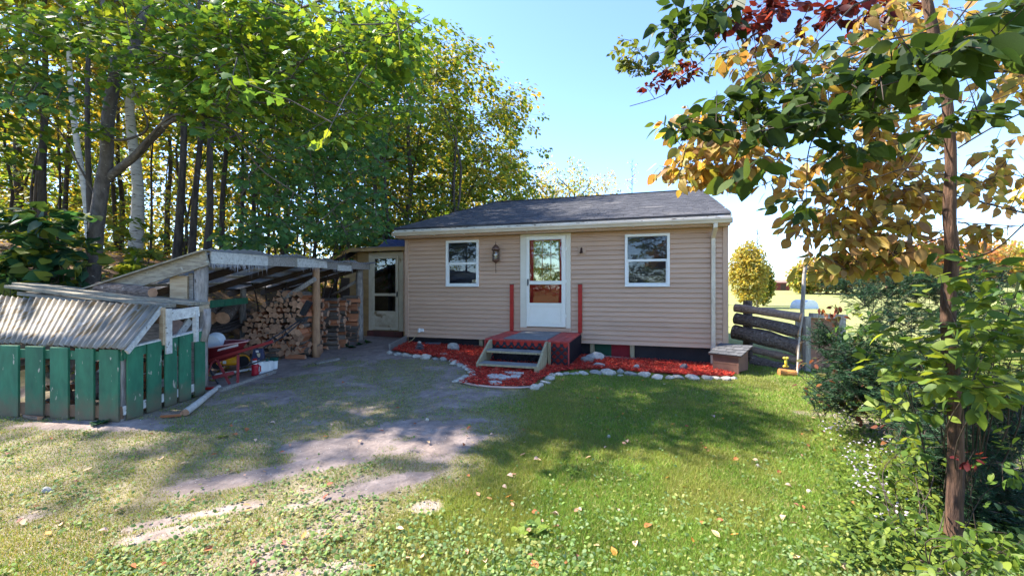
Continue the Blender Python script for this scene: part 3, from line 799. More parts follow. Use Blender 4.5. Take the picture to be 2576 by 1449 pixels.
# narrow siding between door and house
for k in range(22):
    board(-4.165, -3.66, 0.42 + k * 0.1, 0.5185 + k * 0.1).build('siding_board', M_siding, annex).location = (0, NA - 0.03, 0)
b = MB()
b.box(dx0, -5.155, NA - 0.03, NA - 0.002, dz0, dz1).box(-4.295, dx1, NA - 0.03, NA - 0.002, dz0, dz1).box(-5.155, -4.295, NA - 0.03, NA - 0.002, 2.49, dz1)
M_creamold = mat('dirty_cream_paint', (0.58, 0.50, 0.38), (0.48, 0.40, 0.29), 3, rough=0.6, bump=0.1, spots=(3, 0.62, (0.26, 0.19, 0.11)))
b.build('door_frame', M_creamold, annex, bevel=0.004)
storm_door(-5.15, -4.30, 0.44, 2.485, -5.06, -4.39, (0.52, 0.88, 0.965, 1.38, 1.455, 2.41), annex, NA, True, M_creamold, mat('dirty_kick_panel', (0.58, 0.50, 0.38), (0.36, 0.28, 0.19), 3, rough=0.6, bump=0.1, spots=(2.5, 0.55, (0.24, 0.17, 0.10))))
MB().box(-4.6, -4.42, NA + 0.5, NA + 0.52, 1.65, 2.15).build('inner_plank', M_ply, annex)
MB().box(dx0, dx1, NA - 0.10, NA - 0.001, 0.26, 0.41).build('door_sill', mat('dark_red_sill', (0.12, 0.035, 0.03), (0.07, 0.03, 0.025), 5, bump=0.3), annex)
MB().box(-5.70, -3.80, NA - 0.30, NA - 0.27, 2.60, 2.70).build('fascia', M_ply, annex)
MB().beam((-5.70, NA - 0.285, 2.65), (-6.35, NA - 0.285, 2.40), 0.03, 0.10).build('rake_board', mat('orange_stained_board', (0.45, 0.24, 0.07), None, 4), annex)
b = MB()
b.add([(-5.72, NA - 0.31, 2.705), (-3.80, NA - 0.31, 2.705), (-3.80, 4.2, 3.18), (-4.9, 4.2, 3.18), (-6.38, NA - 0.31, 2.455), (-6.38, 4.2, 2.455)],
      [(0, 1, 2, 3), (0, 3, 5, 4)])
b.add([(-5.72, NA - 0.31, 2.685), (-3.80, NA - 0.31, 2.685), (-3.80, 4.2, 3.16), (-4.9, 4.2, 3.16), (-6.38, NA - 0.31, 2.435), (-6.38, 4.2, 2.435)],
      [(3, 2, 1, 0), (4, 5, 3, 0)])
M_blue = mat('blue_grey_roofing', (0.10, 0.105, 0.15), (0.16, 0.165, 0.20), 4, rough=0.8, bump=0.3, spots=(4, 0.62, (0.22, 0.21, 0.22)))
rf = b.build('roof', M_blue, annex)
# two low peaked saddles on it
for (xa, xp, xb, y0, zz) in ((-5.45, -5.02, -4.45, 1.3, 2.80), (-4.42, -3.75, -3.66, 1.1, 2.83)):
    b = MB()
    b.add([(xa, y0, zz - 0.06), (xb, y0, zz - 0.06), (xp, y0, zz + 0.22), (xa, 4.0, zz + 0.34), (xb, 4.0, zz + 0.34), (xp, 4.0, zz + 0.44)], [(0, 1, 2), (0, 2, 5, 3), (2, 1, 4, 5), (3, 5, 4), (0, 3, 4, 1)])
    b.build('saddle', mat('blue_tarp', (0.03, 0.045, 0.14), (0.05, 0.06, 0.15), 3, rough=0.5), rf)

# ------------------------------------------------------------------ porch
porch = empty('porch_deck', (0.785, 9.7, 0), -TH)
tag(porch, 'low red porch deck with black lattice skirt below the front door', 'deck')
PX0, PX1, PY0, PZ = -0.875, 0.79, -1.63, 0.612
# boards run from the house outwards
nb = 12
bw = (PX1 - PX0) / nb
for i in range(nb):
    MB().box(PX0 + i * bw + 0.003, PX0 + (i + 1) * bw - 0.003, PY0, -0.038, PZ - 0.032, PZ).build('deck_board', M_redwood, porch, bevel=0.003)
MB().box(PX0 + 0.02, PX1 - 0.02, PY0 + 0.012, PY0 + 0.045, PZ - 0.15, PZ - 0.034).box(PX0 + 0.012, PX0 + 0.045, PY0 + 0.046, -0.05, PZ - 0.15, PZ - 0.034).box(PX1 - 0.045, PX1 - 0.012, PY0 + 0.046, -0.05, PZ - 0.15, PZ - 0.034).build('rim_joist', M_red, porch)
def lattice(parent, a, bb, z0, z1, y_off, axis, pitch=0.105, bwid=0.028):
    """diagonal laths in two layers between a and bb along one axis"""
    for layer in (0, 1):
        sgn = 1 if layer == 0 else -1
        o_ = y_off + layer * 0.007
        Ht = z1 - z0
        u = a - Ht
        while u < bb + Ht:
            # lath from (u, z0) to (u + Ht, z1), or mirrored
            p = [u, z0, u + Ht, z1] if sgn > 0 else [u + Ht, z0, u, z1]
            x0_, za, x1_, zb = p
            # clip to a..bb
            def clip(x0_, za, x1_, zb):
                d = x1_ - x0_
                t0, t1 = 0.0, 1.0
                ta = (a - x0_) / d; tb = (bb - x0_) / d
                if ta > tb: ta, tb = tb, ta
                t0 = max(t0, ta); t1 = min(t1, tb)
                return t0, t1
            t0, t1 = clip(x0_, za, x1_, zb)
            if t1 - t0 > 0.05:
                A = (x0_ + (x1_ - x0_) * t0, za + (zb - za) * t0); B = (x0_ + (x1_ - x0_) * t1, za + (zb - za) * t1)
                if axis == 'x':
                    MB().beam((A[0], o_, A[1]), (B[0], o_, B[1]), 0.006, bwid).build('lath', M_navy, parent)
                else:
                    MB().beam((o_, A[0], A[1]), (o_, B[0], B[1]), 0.006, bwid).build('lath', M_navy, parent)
            u += pitch
MB().box(PX0 + 0.03, -0.72, PY0 + 0.06, PY0 + 0.075, 0.12, PZ - 0.16).box(0.43, PX1 - 0.045, PY0 + 0.06, PY0 + 0.075, 0.12, PZ - 0.16).box(-0.72, 0.43, PY0 + 0.06, PY0 + 0.075, 0.44, PZ - 0.16).build('red_backing', M_red, porch)
lattice(porch, PX0 + 0.01, PX1 - 0.01, 0.08, PZ - 0.06, PY0 - 0.002, 'x', 0.14, 0.034)
lattice(porch, PY0 + 0.01, -0.04, 0.08, PZ - 0.04, PX1 - 0.004, 'y', 0.08, 0.026)
lattice(porch, PY0 + 0.01, -0.04, 0.08, PZ - 0.04, PX0 + 0.0, 'y', 0.105, 0.026)
MB().box(PX0 + 0.1, PX1 - 0.1, PY0 + 0.1, -0.1, 0.1, 0.43).build('under_deck_shade', M_dark, porch)  # solid dark block stands in for the shade under the deck
MB().box(PX0 - 0.008, PX0 + 0.022, PY0 - 0.014, PY0 - 0.007, 0.08, PZ - 0.034).box(PX1 - 0.022, PX1 + 0.006, PY0 - 0.014, PY0 - 0.007, 0.08, PZ - 0.034).build('corner_strip', M_redwood, porch)
for s_ in (-0.815, 0.765):
    MB().box(s_ - 0.043, s_ + 0.043, -0.062, -0.022, PZ + 0.002, 1.675).build('rail_post', M_red, porch, bevel=0.004)
    MB().box(s_ - 0.047, s_ + 0.047, -0.066, -0.018, 1.676, 1.688).build('post_cap', M_black, porch)
mt = MB().box(-0.50, 0.36, PY0 - 0.004, -0.12, PZ + 0.002, PZ + 0.012).build('door_mat', mat('grey_rubber_mat', (0.20, 0.205, 0.21), (0.14, 0.145, 0.15), 30, rough=0.9, bump=0.5, bscale=120, spots=(3, 0.6, (0.28, 0.27, 0.26))), None)
mt.location = (0.785, 9.7, 0); mt.rotation_euler = (0, 0, -TH)
tag(mt, 'grey rubber mat lying down the middle of the red porch deck', 'mat')

steps = empty('wooden_steps', (0.785, 9.7, 0), -TH)
tag(steps, 'two-tread wooden steps leaning against the front of the porch', 'steps')
X0, X1 = -0.745, 0.36
# stringers slope forward from the deck
def stringer(x, t):
    pts = [(-1.66, 0.60), (-1.76, 0.60), (-2.42, 0.26), (-2.42, 0.04), (-2.34, 0.02), (-1.98, 0.04), (-1.66, 0.34)]
    n = len(pts)
    vs = [(x, p[0], p[1]) for p in pts] + [(x + t, p[0], p[1]) for p in pts]
    return MB().add(vs, [tuple(range(n)), tuple(range(2 * n - 1, n - 1, -1))] + [(i + n, (i + 1) % n + n, (i + 1) % n, i) for i in range(n)])
stringer(X0, 0.038).build('stringer', M_ptwood, steps, bevel=0.003)
stringer(X1, 0.038).build('stringer', M_ptwood, steps, bevel=0.003)
MB().box(X1 + 0.045, X1 + 0.09, -1.72, -1.64, 0.03, 0.585).build('leg', M_ptwood, steps, bevel=0.003)
MB().box(X0 + 0.045, X0 + 0.085, -2.40, -2.33, 0.02, 0.218).build('leg', M_ptwood, steps)
MB().box(X1 - 0.045, X1 - 0.005, -2.40, -2.33, 0.02, 0.218).build('leg', M_ptwood, steps)
for (yy, zz) in ((-2.40, 0.262), (-2.02, 0.44)):
    MB().box(X0 + 0.040, X1 - 0.002, yy, yy + 0.27, zz - 0.006, zz + 0.002).build('tread', M_tread, steps)
    MB().box(X0 + 0.040, X1 - 0.002, yy - 0.008, yy + 0.27, zz - 0.042, zz - 0.007).build('tread', M_ptwood, steps, bevel=0.003)

# ------------------------------------------------------------------ things on the front wall
M_copper = mat('bronze_lantern', (0.20, 0.115, 0.085), (0.13, 0.07, 0.05), 8, rough=0.45, bump=0.1, metal=0.5)
lan = empty('wall_lantern', (0.785, 9.7, 0), -TH); tag(lan, 'bronze carriage lantern mounted on the siding beside the door', 'lantern')
lc = (-1.165, -0.16, 0)
MB().lathe(lc, [(0.095, 2.475), (0.10, 2.49), (0.085, 2.52), (0.07, 2.555), (0.035, 2.59), (0.012, 2.60), (0.010, 2.62), (0.016, 2.63), (0.008, 2.64), (0.004, 2.69)], 16).build('cap', M_copper, lan, smooth=True)
MB().lathe(lc, [(0.004, 1.94), (0.006, 2.0), (0.014, 2.02), (0.006, 2.04), (0.008, 2.16), (0.03, 2.19), (0.075, 2.22), (0.09, 2.25), (0.085, 2.262)], 16).build('finial', M_copper, lan, smooth=True)
MB().lathe(lc, [(0.070, 2.263), (0.078, 2.36), (0.070, 2.474)], 16).build('glass_shade', glass_mat('lantern_glass', (0.9, 0.88, 0.8), 0.05, 0.12), lan, smooth=True)
for k in range(6):
    a = k * math.pi / 3 + 0.3
    ca, sa = math.cos(a) * 0.083, math.sin(a) * 0.083
    MB().tube([(lc[0] + ca, lc[1] + sa, 2.26), (lc[0] + ca * 1.05, lc[1] + sa * 1.05, 2.37), (lc[0] + ca, lc[1] + sa, 2.476)], 0.005, 5).build('cage_bar', M_copper, lan)
MB().lathe((lc[0], lc[1], 0), [(0.012, 2.263), (0.012, 2.36), (0.006, 2.39)], 8).build('candle', mat('ivory_bulb', (0.7, 0.65, 0.5), None, 3, bump=0), lan)
MB().box(lc[0] - 0.02, lc[0] + 0.10, -0.030, -0.012, 2.22, 2.50).build('back_plate', M_trim, lan, bevel=0.006)
MB().tube([(lc[0] + 0.03, -0.03, 2.30), (lc[0] + 0.03, -0.09, 2.22), (lc[0], -0.15, 2.21)], 0.010, 6).build('arm', M_copper, lan)

wp = empty('wall_bracket_plate', (0.785, 9.7, 0), -TH); tag(wp, 'square tan wall block with a small dark figure, right of the door', 'wall plate')
MB().box(0.715, 0.885, -0.034, -0.010, 2.345, 2.51).build('block', M_trim, wp, bevel=0.008)
b = MB(); b.tube([(0.80, -0.055, 2.365), (0.80, -0.06, 2.40), (0.795, -0.06, 2.43), (0.795, -0.055, 2.46), (0.80, -0.05, 2.49)], [0.022, 0.026, 0.020, 0.022, 0.008], 10)
b.tube([(0.76, -0.05, 2.362), (0.775, -0.05, 2.385), (0.765, -0.05, 2.405), (0.78, -0.05, 2.42)], [0.014, 0.012, 0.009, 0.006], 8)
b.build('figure', mat('dark_iron_figure', (0.05, 0.02, 0.018), None, 9), wp, smooth=True)

oc = empty('wall_outlet', (0.785, 9.7, 0), -TH); tag(oc, 'white outdoor outlet box with a yellow cord at the foot of the siding', 'outlet')
MB().box(-3.215, -3.10, -0.06, -0.012, 0.515, 0.59).build('box', M_white, oc, bevel=0.006)
MB().box(-3.24, -3.19, -0.08, -0.03, 0.50, 0.60).build('cover', M_white, oc, bevel=0.006)
MB().tube([(-3.22, -0.07, 0.53), (-3.25, -0.09, 0.45), (-3.36, -0.12, 0.32), (-3.50, -0.15, 0.24)], 0.008, 6).build('cord', mat('tan_cord', (0.5, 0.4, 0.22), None, 5), oc)
# ------------------------------------------------------------------ slatted bin in the left foreground
def col_u(px, p, d):
    """how far along p + u*d the column px of the photograph falls"""
    k = (px - 1288) / F
    return (k * p.y - p.x) / (d.x - k * d.y)
def zat(py, Y): return CAM_Z - (py - 724.5) / F * Y

bc = G(309, 1060); be = G(513, 992); bl = G(0, 1045)
ex = Vector((be.x - bc.x, be.y - bc.y, 0)); LR = ex.length; ex.normalize()
lx = Vector((bl.x - bc.x, bl.y - bc.y, 0)); LL = lx.length; lx.normalize()
nr = Vector((ex.y, -ex.x, 0))        # outwards, to the right
nl = Vector((lx.y, -lx.x, 0))
if nl.y > 0: nl = -nl
BIN = empty('wood_bin', (bc.x, bc.y, bc.z))
tag(BIN, 'slatted green wood bin of pallets with a corrugated metal lid', 'wood bin')
def P(u, v, z): return Vector((0, 0, 0)) + ex * u + lx * v + Vector((0, 0, z))   # relative to the bin's corner
def hrel(q): return float(H(bc.x + q.x, bc.y + q.y)) - bc.z
zr0 = zat(881, bc.y) - bc.z; zr1 = zat(831, be.y) - bc.z
for (a, c_) in ((316, 356), (366, 402), (411, 441), (447, 477), (487, 512)):
    ua, ub = col_u(a, bc, ex), col_u(c_, bc, ex)
    um = (ua + ub) / 2; zt_ = zr0 + (zr1 - zr0) * um / LR
    q = P(um, 0, 0)
    MB().obox(P(um, 0, (hrel(q) + zt_) / 2) + nr * 0.018, (ub - ua, 0.024, zt_ - hrel(q) - 0.01), Matrix((ex, -nr, Vector((0, 0, 1)))).transposed()).build('slat', M_green, BIN, bevel=0.003)
MB().beam(P(0, 0, zr0 - 0.05), P(LR + 0.03, 0, zr1 - 0.05), 0.022, 0.11).build('rail', M_green, BIN)
MB().beam(P(0, 0, zr0 + 0.012) - nr * 0.03, P(LR + 0.03, 0, zr1 + 0.012) - nr * 0.03, 0.08, 0.022).build('rail', M_white_old, BIN)
MB().beam(P(0, 0, 0.12), P(LR, 0, hrel(P(LR, 0, 0)) + 0.14), 0.022, 0.10).build('rail', M_white_old, BIN)
for (a, c_) in ((-58, -12), (7, 53), (71, 116), (133, 178), (196, 242), (256, 304)):
    ua, ub = col_u(a, bc, lx), col_u(c_, bc, lx); ua, ub = min(ua, ub), max(ua, ub)
    um = (ua + ub) / 2
    q = P(0, um, 0); zt_ = zat(866 + 12 * (c_ / 300), bc.y + lx.y * um) - bc.z
    zt_ = min(zt_, 0.85)
    MB().obox(P(0, um, (hrel(q) + zt_) / 2) + nl * 0.018, (ub - ua, 0.026, zt_ - hrel(q)), Matrix((lx, nl, Vector((0, 0, 1)))).transposed()).build('slat', M_green, BIN, bevel=0.003)
MB().beam(P(0, 0, zr0 - 0.07), P(0, LL + 0.6, zr0 - 0.05), 0.022, 0.10).build('rail', M_green, BIN)
MB().beam(P(0, 0, 0.10), P(0, LL + 0.6, 0.12), 0.022, 0.14).build('rail', mat('muddy_rail', (0.17, 0.10, 0.06), (0.10, 0.065, 0.045), 4), BIN)
MB().obox(P(0.03, 0.05, zr0 / 2), (0.06, 0.06, zr0), None).build('corner_post', M_greyv, BIN)
MB().obox(P(0.03, LL * 0.5, zr0 / 2), (0.06, 0.06, zr0), None).build('corner_post', M_greyv, BIN)
# corrugated lid
A0 = at(313, 879, bc.y - 0.10) - Vector(bc); A1 = at(402, 769, bc.y + 0.42) - Vector(bc)
B0 = at(-60, 858, bc.y + 0.35) - Vector(bc); B1 = at(-20, 743, bc.y + 0.95) - Vector(bc)
b = MB(); NW = 27; SEG = 6
n = NW * SEG + 1
up_n = (A1 - A0).cross(B0 - A0).normalized()
if up_n.z < 0: up_n = -up_n
vs = []
for layer in (0, -0.004):
    for row in range(5):
        t = row / 4
        for i in range(n):
            f = i / (n - 1)
            p = (A0 * (1 - t) + A1 * t) * (1 - f) + (B0 * (1 - t) + B1 * t) * f
            ed = 0.012 * math.sin(i * 0.13) * (row in (0, 4))
            vs.append(p + up_n * (0.016 * math.sin(2 * math.pi * i / SEG) + layer) + (A1 - A0) * ed)
fs = []
for r in range(4):
    for i in range(n - 1):
        a = r * n + i
        fs.append((a, a + 1, a + n + 1, a + n)); a += 5 * n; fs.append((a, a + n, a + n + 1, a + 1))
for i in range(n - 1):
    fs.append((i, i + 5 * n, i + 1 + 5 * n, i + 1)); a = 4 * n + i; fs.append((a, a + 1, a + 1 + 5 * n, a + 5 * n))
b.add(vs, fs); b.build('corrugated_lid', M_metal, BIN, smooth=True)
MB().beam(A0 + Vector((0, 0.03, -0.035)), A1 + Vector((0, 0.03, -0.035)), 0.025, 0.06).build('lid_edge_board', M_white_old, BIN)
# upright frame on the right face
uf = col_u(417, bc, ex)
pb = bc.y + ex.y * uf
MB().obox(P(uf, 0, zat(833, pb) - bc.z) + nr * 0.045, (0.075, 0.026, (890 - 777) / F * pb), Matrix((ex, -nr, Vector((0, 0, 1)))).transposed()).build('upright', M_white_old, BIN, bevel=0.003)
MB().obox(P(uf - 0.05, 0, zat(820, pb) - bc.z) + nr * 0.01, (0.03, 0.06, (870 - 777) / F * pb), Matrix((ex, -nr, Vector((0, 0, 1)))).transposed()).build('upright', M_pine, BIN)
p0 = at(411, 796, pb) - Vector(bc); p1 = at(496, 783, bc.y + ex.y * LR * 0.9) - Vector(bc)
MB().beam(p0 + nr * 0.02, p1 + nr * 0.02, 0.04, 0.13).build('cross_beam', M_white_old, BIN)
q = at(492, 820, bc.y + ex.y * LR * 0.86) - Vector(bc)
MB().obox(q, (0.05, 0.05, 0.42)).build('upright', M_white_old, BIN)
MB().tube([q + Vector((0.03, 0.10, -0.22)), q + Vector((0.06, 0.14, 0.0)), q + Vector((0.05, 0.15, 0.22))], [0.05, 0.042, 0.045], 9, jitter=0.2).build('log_post', M_postg, BIN, smooth=True)
p0 = at(445, 850, pb + 0.5) - Vector(bc); p1 = at(478, 805, pb + 0.7) - Vector(bc)
MB().beam(p0, p1, 0.03, 0.09).build('loose_plank', M_white_old, BIN)
p0 = at(425, 858, pb + 0.4) - Vector(bc); p1 = at(448, 806, pb + 0.55) - Vector(bc)
MB().beam(p0, p1, 0.05, 0.22).build('loose_plank', mat('pinkish_plank', (0.33, 0.22, 0.18), (0.24, 0.15, 0.12), 3, (1, 6, 6)), BIN)
# dark back and far side so that the bin is closed
MB().obox(P(1.25, LL * 0.5 + 0.35, 0.5), (LL + 0.1, 0.03, 1.0), Matrix((lx, nl, Vector((0, 0, 1)))).transposed()).build('back_panel', M_grey, BIN)

# long boards lying across the bin
def board_thing(a, c_, w_, h_, m_, label, name='long_board', cat='board', group=None):
    mid = (a + c_) / 2
    o = MB().beam(a - mid, c_ - mid, w_, h_).build(name, m_, None, bevel=0.003, loc=mid)
    tag(o, label, cat, group); return o
M_topboard = mat('lichen_grey_board', (0.33, 0.29, 0.22), (0.17, 0.14, 0.11), 5, (1, 8, 8), bump=0.5, spots=(8, 0.66, (0.36, 0.35, 0.30)))
board_thing(at(62, 715, 6.35), at(505, 764, 5.95), 0.30, 0.045, M_topboard, 'long weathered grey board lying behind the shorter one over the bin', group='boards laid over the wood bin')
board_thing(at(28, 721, 6.05), at(430, 770, 5.72), 0.16, 0.04, M_topboard, 'long narrow weathered board nearest the corrugated lid', group='boards laid over the wood bin')
board_thing(at(70, 738, 6.15), at(480, 785, 5.85), 0.25, 0.05, M_grey, 'dark weathered board tucked under the two upper boards', group='boards laid over the wood bin')
board_thing(at(482, 781, 5.9), at(526, 773, 6.05), 0.05, 0.085, M_pine, 'short pale board end under the right end of the long boards', 'board_end')
a_, c_ = at(248, 722, 6.25), at(384, 737, 6.02)
mid = (a_ + c_) / 2
o = MB().tube([a_ - mid, (a_ * .6 + c_ * .4) - mid, (a_ * .2 + c_ * .8) - mid, c_ - mid], [0.075, 0.088, 0.09, 0.07], 12, jitter=0.15, capmi=1).build('bark_log', [M_bigbark, M_logend], None, smooth=False, loc=mid)
tag(o, 'short rough-barked log lying on top of the long boards', 'log')

# ------------------------------------------------------------------ open woodshed
pr_ = G(904, 855)
hdr_a = at(524, 648, 6.10); hdr_b = at(927, 671, pr_.y + 0.15)
hd = (hdr_b - hdr_a)
def hz(Y):
    t = (Y - hdr_a.y) / hd.y
    return hdr_a + hd * t
tm = col_u(798, hdr_a, hd)
pm = hdr_a + hd * tm; pm.x -= 0.02; pm.z = float(H(pm.x, pm.y))
pl = Vector((at(508, 700, 6.15).x, 6.15, 0)); pl.z = float(H(pl.x, pl.y))
SHED = empty('woodshed', (pm.x, pm.y, pm.z))
tag(SHED, 'open lean-to woodshed of log posts under a sloping corrugated roof', 'woodshed')
o0 = Vector((pm.x, pm.y, pm.z))
def logpost(name, base, top, r0, r1, m_, par=SHED, org=o0, seg=12):
    n = 7; pts = []; rr = []
    for i in range(n):
        t = i / (n - 1)
        pts.append(base * (1 - t) + top * t - org + Vector((random.uniform(-.008, .008), random.uniform(-.008, .008), 0)))
        rr.append((r0 * (1 - t) + r1 * t) * random.uniform(0.93, 1.07))
    return MB().tube(pts, rr, seg, jitter=0.08).build(name, m_, par, smooth=True)
logpost('post', pm - Vector((0, 0, 0.05)), Vector((pm.x, pm.y, hz(pm.y).z - 0.06)), 0.085, 0.07, M_post)
logpost('post', pr_ - Vector((0, 0, 0.05)), Vector((pr_.x, pr_.y, hz(pr_.y).z - 0.06)), 0.10, 0.085, M_postg)
logpost('post', pl, Vector((pl.x, pl.y, hz(pl.y).z - 0.06)), 0.075, 0.085, M_postg)
bp_ = Vector((-5.80, 9.25, 0)); bp_.x = (612 - 1288) / F * bp_.y; bp_.z = float(H(bp_.x, bp_.y))
logpost('post', bp_ - Vector((0, 0, 0.1)), bp_ + Vector((0, 0, 1.15)), 0.07, 0.06, M_postg)
back = Vector((-2.35, 0.30, -0.66))
# header
hd2 = Vector((hd.x, hd.y, 0)).normalized()
for (a, c_, dz, prd, m_, hh) in ((524, 668, 0.0, 0.03, M_white_old, 0.175), (660, 745, 0.0, 0.0, M_grey, 0.17), (743, 818, 0.0, 0.03, M_white_old, 0.17), (812, 885, -0.02, 0.0, M_grey, 0.17), (846, 880, -0.07, 0.03, M_white_old, 0.13), (881, 927, 0.005, 0.03, M_grey, 0.17)):
    ta, tb = col_u(a, hdr_a, hd), col_u(c_, hdr_a, hd)
    A = hdr_a + hd * ta + Vector((prd, 0, dz)); B = hdr_a + hd * tb + Vector((prd, 0, dz))
    MB().beam(A - o0, B - o0, 0.026, hh).build('header_board', m_, SHED, bevel=0.003)
# roof sheets
ra = hdr_a + Vector((0.12, -0.12, 0.115)); rb = hdr_b + Vector((0.12, 0.15, 0.105))
b = MB(); NW = 46; SEG = 6; n = NW * SEG + 1
nrm = (rb - ra).cross(back).normalized()
if nrm.z < 0: nrm = -nrm
vs = []
for layer in (0, -0.004):
    for row in (0, 1):
        for i in range(n):
            f = i / (n - 1)
            wv = 0.03 * math.sin(f * 7) * (1 - row) + 0.02 * math.sin(f * 19)
            p = ra * (1 - f) + rb * f + back * row + Vector((0, 0, wv * 0.5)) + back * 0.02 * math.sin(f * 31) * (1 - row)
            vs.append(p - o0 + nrm * (0.013 * math.sin(2 * math.pi * i / SEG) + layer))
fs = []
for i in range(n - 1):
    fs.append((i, i + 1, i + n + 1, i + n)); fs.append((i + 2 * n, i + 3 * n, i + 1 + 3 * n, i + 1 + 2 * n))
    fs.append((i, i + 2 * n, i + 1 + 2 * n, i + 1)); fs.append((i + n, i + n + 1, i + 3 * n + 1, i + 3 * n))
M_sheet = mat('grey_roof_sheet', (0.40, 0.40, 0.42), (0.30, 0.30, 0.32), 3, rough=0.5, bump=0.1, metal=0.2, spots=(3, 0.66, (0.26, 0.20, 0.14)))
nt = M_sheet.node_tree; tr_ = nt.nodes.new('ShaderNodeBsdfTranslucent'); tr_.inputs['Color'].default_value = (0.75, 0.75, 0.8, 1)
mx_ = nt.nodes.new('ShaderNodeMixShader'); mx_.inputs[0].default_value = 0.6
nt.links.new(nt.nodes['Principled BSDF'].outputs[0], mx_.inputs[1]); nt.links.new(tr_.outputs[0], mx_.inputs[2]); nt.links.new(mx_.outputs[0], nt.nodes['Material Output'].inputs['Surface'])
b.add(vs, fs); b.build('roof_sheet', M_sheet, SHED, smooth=True)
# rafters and the pale purlin boards seen from below
M_darkwood = mat('dark_rafter', (0.09, 0.06, 0.045), (0.05, 0.033, 0.027), 5, (1, 8, 8), bump=0.3)
for t in (0.02, 0.22, 0.42, 0.62, 0.82, 0.985):
    A = hdr_a + hd * t + Vector((-0.02, 0, 0.0)); B = A + back
    MB().beam(A - o0, B - o0, 0.04, 0.12).build('rafter', M_darkwood, SHED)
M_pale = mat('pale_underside_board', (0.70, 0.66, 0.62), (0.55, 0.51, 0.48), 4, (1, 6, 6), bump=0.2, var=0.1)
for k in range(5):
    off = back * (0.12 + 0.2 * k)
    for t0, t1 in ((0.02, 0.32), (0.34, 0.64), (0.67, 0.98)):
        A = hdr_a + hd * t0 + off + Vector((0, 0, 0.075)); B = hdr_a + hd * t1 + off + Vector((0, 0, 0.075))
        MB().beam(A - o0, B - o0, 0.16, 0.018, up=tuple(nrm)).build('purlin', M_pale, SHED)
# near rake board and gable boards
A = at(522, 650, 6.02); Bq = A + back * 0.98
MB().beam(A - o0, Bq - o0, 0.035, 0.20).build('rake_board', M_topboard, SHED, bevel=0.003)
MB().beam(A - o0 + Vector((0, 0, 0.112)), Bq - o0 + Vector((0, 0, 0.112)), 0.16, 0.02).build('rake_board', M_topboard, SHED)
MB().obox(at(451, 738, 6.16) - o0, (0.25, 0.03, 0.50)).build('gable_board', M_pine, SHED)
MB().obox(at(482, 722, 6.2) - o0, (0.06, 0.03, 0.40)).build('gable_board', M_grey, SHED)
MB().beam(at(560, 762, 7.6) - o0, at(622, 756, 8.6) - o0, 0.03, 0.12).build('cross_board', M_green, SHED)
MB().beam(at(531, 765, 6.9) - o0, at(560, 762, 7.6) - o0, 0.03, 0.12).build('cross_board', M_green, SHED)
MB().tube([at(617, 812, 9.1) - o0, at(705, 757, 8.7) - o0, at(792, 702, 8.35) - o0], [0.06, 0.055, 0.045], 9, jitter=0.1).build('brace', M_postg, SHED, smooth=True)
MB().tube([at(834, 744, 11.4) - o0, at(899, 706, pr_.y) - o0], 0.04, 8).build('brace', M_postg, SHED, smooth=True)
MB().obox(at(824, 760, 11.7) - o0, (0.30, 0.04, 0.8)).build('back_board', M_darkwood, SHED)
MB().obox(at(868, 740, 11.9) - o0, (0.24, 0.04, 0.9)).build('back_board', M_darkwood, SHED)
# frayed strands under the header
V_, T_ = [], []
for (a, c_, n_) in ((527, 668, 170), (745, 800, 40), (836, 846, 14), (866, 884, 30)):
    for i in range(n_):
        px = random.uniform(a, c_); t = col_u(px, hdr_a, hd); p = hdr_a + hd * t + Vector((0.035, 0, -0.08))
        L = abs(random.gauss(0.05, 0.03)) + 0.01 + (0.12 if random.random() < 0.05 else 0)
        q = p + Vector((random.uniform(-.02, .02), random.uniform(-.03, .03), -L)); m_ = (p + q) / 2 + Vector((0, random.uniform(-.015, .015), 0))
        k = len(V_); w_ = 0.0035
        V_ += [p + Vector((0, w_, 0)), p - Vector((0, w_, 0)), m_ + Vector((0, w_, 0)), m_ - Vector((0, w_, 0)), q]
        T_ += [(k, k + 1, k + 3), (k, k + 3, k + 2), (k + 2, k + 3, k + 4)]
V_ = np.array([tuple(v - o0) for v in V_]); 
fr_ = link('frayed_strands', tri_mesh('frayed_strands', V_, np.array(T_), mat('pale_frayed_strand', (0.45, 0.43, 0.45), None, 5, bump=0)), parent=SHED)
fr_['kind'] = 'stuff'

